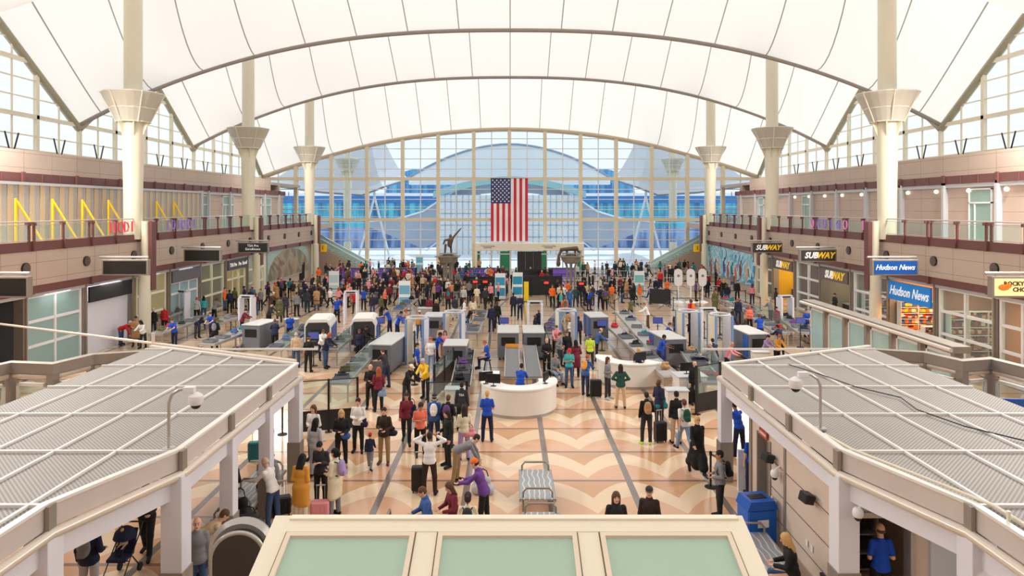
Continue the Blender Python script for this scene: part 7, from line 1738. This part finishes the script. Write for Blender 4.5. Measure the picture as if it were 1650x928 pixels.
areas = [   # pixel box of the feet, number, place
    ((505, 455, 590, 500), 16, 'in the left queue'), ((590, 455, 700, 500), 30, 'in the centre left queue'), ((700, 455, 800, 498), 24, 'by the left pedestal'), ((525, 438, 640, 455), 20, 'at the left escalator foot'), ((640, 440, 790, 456), 14, 'by the left windows'),
    ((790, 452, 905, 476), 14, 'below the flag'), ((860, 482, 960, 502), 12, 'behind the twin lanes'), ((940, 470, 1050, 500), 16, 'in the centre right queue'), ((930, 438, 1060, 452), 14, 'by the right windows'), ((1050, 438, 1135, 456), 12, 'at the right escalator foot'), ((1130, 450, 1240, 482), 12, 'before the blue mural'), ((380, 478, 505, 500), 14, 'before the painted mural')]
tot = 0
for (x0, y0, x1, y1), n, place in areas:
    for i in range(n):
        for t_ in range(40):
            yv = 1.0/rnd.uniform(1.0/(8800/(y0-335)), 1.0/(8800/(y1-335)))
            yv = rnd.uniform(8800/(y1-335), 8800/(y0-335)); pxx = rnd.uniform(x0, x1); xx = (pxx-VX)*yv/F
            if abs(xx) < 21.5 and free(xx, yv, .2, .48): break
        else: continue
        top, legs, hair, lb = ensure(rnd.choice(tops), (TR, rnd.choice(legc)), rnd.choice(hairs), place)
        o, J = put(0, 0, rnd.choice([0, 20, 90, 180, 180, 200, 160, 270]) + rnd.uniform(-20, 20), rnd.choice(['stand', 'relaxed', 'phone', 'hold', 'walk', 'pull', 'cross', 'hips']), top, legs, hair, lb, xy=(xx, yv), nud=False, skin=rnd.choice([0, 1, 1, 1, 2, 2, 3, 4]), scale=rnd.uniform(.9, 1.04), grp='travellers in the far queue', mirror=rnd.random() < .5)
        tot += 1
        if tot % 6 == 0: backpack(o, J, packs[tot//6 % 9], '%s backpack of the %s wearer %s' % (packs[tot//6 % 9], ' '.join(lb.split(',')[0].split()[2:]), place.split(',')[0]), group='backpacks in the far queue')
        if tot % 7 == 0 and free(xx+.5, yv, .2, .3): suitcase(xx+.5, yv, rnd.uniform(0, 3), rnd.choice(['black', 'navy', 'charcoal', 'maroon', 'grey', 'teal']), 'suitcase beside the %s wearer %s' % (' '.join(lb.split(',')[0].split()[2:]), place.split(',')[0]), grp='suitcases in the far queue')
# -- things carried or standing about
a = at(675, 792); suitcase(a[0], a[1], .1, 'black', 'upright black suitcase beside the white jumper', h=.72)
suitcase(*at(516, 838), .1, 'pink', 'pink cabin suitcase between the cream and mustard coats', h=.5, w=.46); suitcase(*at(411, 742), .2, 'teal', 'teal suitcase standing alone behind the left pavilion posts', h=.6)
suitcase(*at(960, 640), 0, 'black', 'black suitcase pushed by the person in blue jacket', h=.75, w=.48); suitcase(*at(455, 830), .4, 'black', 'black suitcase beside the mustard coat', h=.5)
suitcase(*at(1064, 712), .3, 'black', 'black suitcase beside the teal bag on the right', h=.7); suitcase(*at(1112, 650), .3, 'charcoal', 'charcoal suitcase by the right conveyor', h=.6)
def hb(px_, py_, z, c, label, **k): p = at(px_, py_); soft_bag(p[0], p[1], z, c, label, **k)
hb(778, 795, 0, 'light_grey', 'large pale grey open bag on the floor before the bending person', sx=.32, sy=.24, sz=.26); hb(756, 742, .75, 'pink', 'large pink bag held by the person in cream top', sx=.24, sy=.12, sz=.16)
hb(664, 714, .85, 'navy', 'navy coat bundle carried by the person in maroon top', sx=.2, sy=.14, sz=.25); hb(626, 746, .85, 'black', 'dark bag carried by the person in brown jacket', sx=.28, sy=.15, sz=.16); hb(556, 752, .85, 'blue', 'round blue bag carried by the fair haired person in black', sx=.16, sy=.15, sz=.16)
hb(585, 728, .8, 'navy', 'navy shoulder bag on the person in white top', sx=.16, sy=.12, sz=.18); hb(616, 664, .6, 'light_denim', 'pale blue bag held by the ginger haired person', sx=.18, sy=.12, sz=.2); hb(1066, 690, .7, 'teal', 'teal bag at the back of the person in navy', sx=.22, sy=.16, sz=.24)
for i, (dx, dy, z, c, s3, l) in enumerate(((-.25, .75, .46, 'black', (.25, .2, .3), 'tall black bag at the far end of the bench heap'), (.1, .35, .46, 'charcoal', (.34, .24, .2), 'charcoal jacket heap in the middle of the left bench'), (-.1, -.1, .46, 'blue', (.3, .2, .12), 'blue bundle on the left bench heap'), (.0, -.55, .46, 'purple', (.3, .22, .14), 'purple jacket on the near end of the left bench heap'))):
    soft_bag(-6.25+dx, 15.7+dy, z, c, l, sx=s3[0], sy=s3[1], sz=s3[2])
stroller(-8.4, 14.75, 0, 'navy', 'navy folding stroller under the left pavilion')
put(0, 0, 0, 'sit', (JU, 'beige'), (TR, 'navy'), ('short', 'blonde'), 'small child lying back in the navy stroller', xy=(-8.4, 14.85), nud=False, scale=.45, z=.42, grp=G)
# wheelchair
a = at(893, 618); t = thing('wheelchair', 'black wheelchair right of the twin roller lanes', 'wheelchair', (a[0], a[1], 0), math.radians(30))
mb = MB(); mb.box(-.24, .24, -.22, .22, .4, .44, b=.01); mb.build('seat', BLACK, t); mb = MB(); mb.box(-.24, .24, .2, .24, .44, .95, b=.01); mb.build('backrest', BLACK, t)
for s_ in (-1, 1):
    mb = MB(); mb.tube([(s_*.3, .12+.3*math.cos(q), .31+.3*math.sin(q)) for q in [2*PI*k/20 for k in range(20)]], .018, 6, closed=True)
    for k in range(6): mb.cyl((s_*.3, .12, .31), (s_*.3, .12+.29*math.cos(k*PI/3), .31+.29*math.sin(k*PI/3)), .006, n=4)
    mb.build('wheel', RUBBER, t); mb = MB(); mb.cyl((s_*.22-.015, -.35, .08), (s_*.22+.015, -.35, .08), .08, n=10); mb.build('front_wheel', RUBBER, t)
    mb = MB(); mb.tube([(s_*.26, .24, .95), (s_*.26, .38, .93)], .015, 6); mb.tube([(s_*.26, .22, .64), (s_*.26, -.2, .64), (s_*.26, -.24, .42), (s_*.22, -.42, .12)], .012, 6); mb.build('side_frame', STEEL, t)
t = thing('folding_stool', 'dark stool under the officer left of the twin lanes', 'stool', (-1.1, 33.3, 0)); mb = MB(); mb.cyl((0, 0, .56), (0, 0, .6), .18, n=14); mb.build('seat', DARK, t)
for q in range(4): mb = MB(); mb.cyl((.12*math.cos(q*PI/2+.7), .12*math.sin(q*PI/2+.7), .57), (.26*math.cos(q*PI/2+.7), .26*math.sin(q*PI/2+.7), 0), .018, n=6); mb.build('leg', DARK, t)
# trays on the tables
tl = [((1146, 640), 'red', 'tray with red bag on the right conveyor'), ((1128, 612), 'navy', 'tray with navy bag on the right conveyor'), ((575, 610), None, 'grey tray on the steel conveyor by the black barrier'), ((560, 628), 'olive', 'tray with green things by the black barrier'), ((1045, 600), None, 'grey tray on the slanting conveyor'), ((1010, 570), None, 'grey tray farther up the slanting conveyor'), ((748, 625), None, 'tray on the dark roller conveyor'), ((760, 548), None, 'tray on the steel conveyor behind the dark rollers')]
for p, c, l in tl: a = at(*p); tray(a[0], a[1], .88, .2, l, c)

# -- bags and trays left on every conveyor and table
rnd = random.Random(5)
ORD = ['first', 'second', 'third', 'fourth', 'fifth']
for cv in [o for o in COL.objects if o.parent is None and o.get('category') == 'conveyor' and 'white edged' not in o['label']]:
    L_ = max(c.bound_box[6][1] for c in cv.children)
    w_ = cv['label'].split()[:8]
    while w_[-1] in ('the', 'of', 'in', 'on', 'a', 'by', 'at', 'to', 'behind', 'beside', 'two', 'and', 'near', 'from', 'left', 'right', 'nearest', 'before', 'between', 'just', 'white', 'dark', 'black', 'grey', 'steel', 'second', 'far', 'front', 'blue', 'roller', 'running', 'into', 'edged', 'carrying', 'slanting'): w_.pop()
    nick = ' '.join(w_); n_ = max(1, min(5, int(L_/1.1)))
    for i in range(n_):
        yy = L_*(i+.5)/n_ + rnd.uniform(-.15, .15); M_ = cv.matrix_world @ Vector((rnd.uniform(-.08, .08), yy, .86)); a = cv.rotation_euler.z + rnd.uniform(-.2, .2)
        k_ = rnd.random()
        c = rnd.choice(['black', 'navy', 'charcoal', 'red', 'olive', 'brown', 'teal', 'purple', 'grey', 'blue', 'tan'])
        if k_ < .75: tray(M_.x, M_.y, M_.z, a, 'grey tray on the %s, %s along' % (nick, ORD[i]), None, grp='grey trays on the conveyors')
        if k_ > .3: soft_bag(M_.x, M_.y, M_.z+.02, c, '%s bag on the %s, %s along' % (c, nick, ORD[i]), sx=.22, sy=.15, sz=rnd.uniform(.1, .18), rz=a, grp='bags on the conveyors')
# -- the rest of the packed far queue, too many to tell apart
def coarse(pose):
    J = skeleton(POSES[pose]); out = []
    F_ = Field(.045); torso_prims(F_, J, .03)
    for n in 'LR': sleeve(F_, J, n, 1.95, .02)
    out.append((F_.mesh('c')[1:], 0)); F_ = Field(.045)
    for n in 'LR': F_.cap(J['hip'+n], J['knee'+n], .1, .075, .04); F_.cap(J['knee'+n], J['ank'+n], .075, .06, .03); F_.cap(J['heel'+n], J['toe'+n], .055, .05, .02)
    F_.ell(J['hip'], (.17, .12, .12), None, .05); out.append((F_.mesh('c')[1:], 1))
    F_ = Field(.035); F_.ell(J['head'], (.08, .1, .12), None, .02); out.append((F_.mesh('c')[1:], 2))
    F_ = Field(.035); F_.ell(J['head']+np.array([0, .03, .04]), (.085, .1, .1), None, .02); out.append((F_.mesh('c')[1:], 3)); 
    z0 = min(v[:, 2].min() for (v, q), _ in out); return [(v-np.array([0, 0, z0]), q, k) for (v, q), k in out]
CO_ = [coarse(p) for p in ('stand', 'hold', 'walk', 'phone')]
pal = ['black', 'charcoal', 'navy', 'grey', 'maroon', 'white', 'tan', 'red', 'pink', 'denim', 'purple', 'cream', 'olive', 'brown']
VS, QS, MI, nv, cnt_ = [], [], [], 0, 0
for (x0, y0, x1, y1), n in (((520, 452, 700, 480), 60), ((560, 438, 800, 455), 40), ((700, 452, 830, 485), 34), ((940, 455, 1080, 482), 24), ((940, 438, 1130, 450), 24), ((1130, 448, 1230, 470), 14), ((600, 478, 790, 500), 26), ((400, 470, 520, 490), 14)):
    for i in range(n):
        yv = rnd.uniform(8800/(y1-335), 8800/(y0-335)); pxx = rnd.uniform(x0, x1); xx = (pxx-VX)*yv/F
        if abs(xx) > 21.5 or not free(xx, yv, .15, .42): continue
        PEO.append((xx, yv)); cnt_ += 1
        a = rnd.choice([0, PI, PI, PI/2, 4.7]) + rnd.uniform(-.4, .4); s_ = rnd.uniform(.9, 1.04); ca, sa = math.cos(a)*s_, math.sin(a)*s_
        tc_, lc, hc = rnd.choice([0, 0, 0, 0, 0, 0, 1, 1, 1, 2, 2, 3, 3, 4, 5, 6, 7, 8, 10, 11, 12, 13, 13]), rnd.choice([0, 0, 1, 9, 2]), rnd.choice([0, 13, 13, 6])
        for v, q, k in rnd.choice(CO_):
            w_ = np.stack([v[:, 0]*ca-v[:, 1]*sa+xx, v[:, 0]*sa+v[:, 1]*ca+yv, v[:, 2]*s_+.005], 1)
            VS.append(w_); QS.append(q+nv); nv += len(v); MI.append(np.full(len(q), {0: tc_, 1: lc, 2: 14, 3: hc}[k], np.int32))
V_ = np.concatenate(VS).astype(np.float32); Q_ = np.concatenate(QS).astype(np.int32)
me = bpy.data.meshes.new('queue_crowd'); me.vertices.add(len(V_)); me.vertices.foreach_set('co', V_.ravel()); me.loops.add(Q_.size); me.loops.foreach_set('vertex_index', Q_.ravel()); me.polygons.add(len(Q_)); me.polygons.foreach_set('loop_start', np.arange(0, Q_.size, 4, dtype=np.int32))
for c in pal: me.materials.append(cm(c))
me.materials.append(SK[1]); me.polygons.foreach_set('material_index', np.concatenate(MI)); me.polygons.foreach_set('use_smooth', np.ones(len(Q_), bool)); me.update(calc_edges=True)
o = bpy.data.objects.new('queue_crowd', me); COL.objects.link(o); tag(o, 'packed crowd of travellers filling the gaps of the far queue', 'crowd', None, 'stuff')
print('PEOPLE', len([o for o in COL.objects if o.name.startswith('person')]), 'crowd', cnt_)
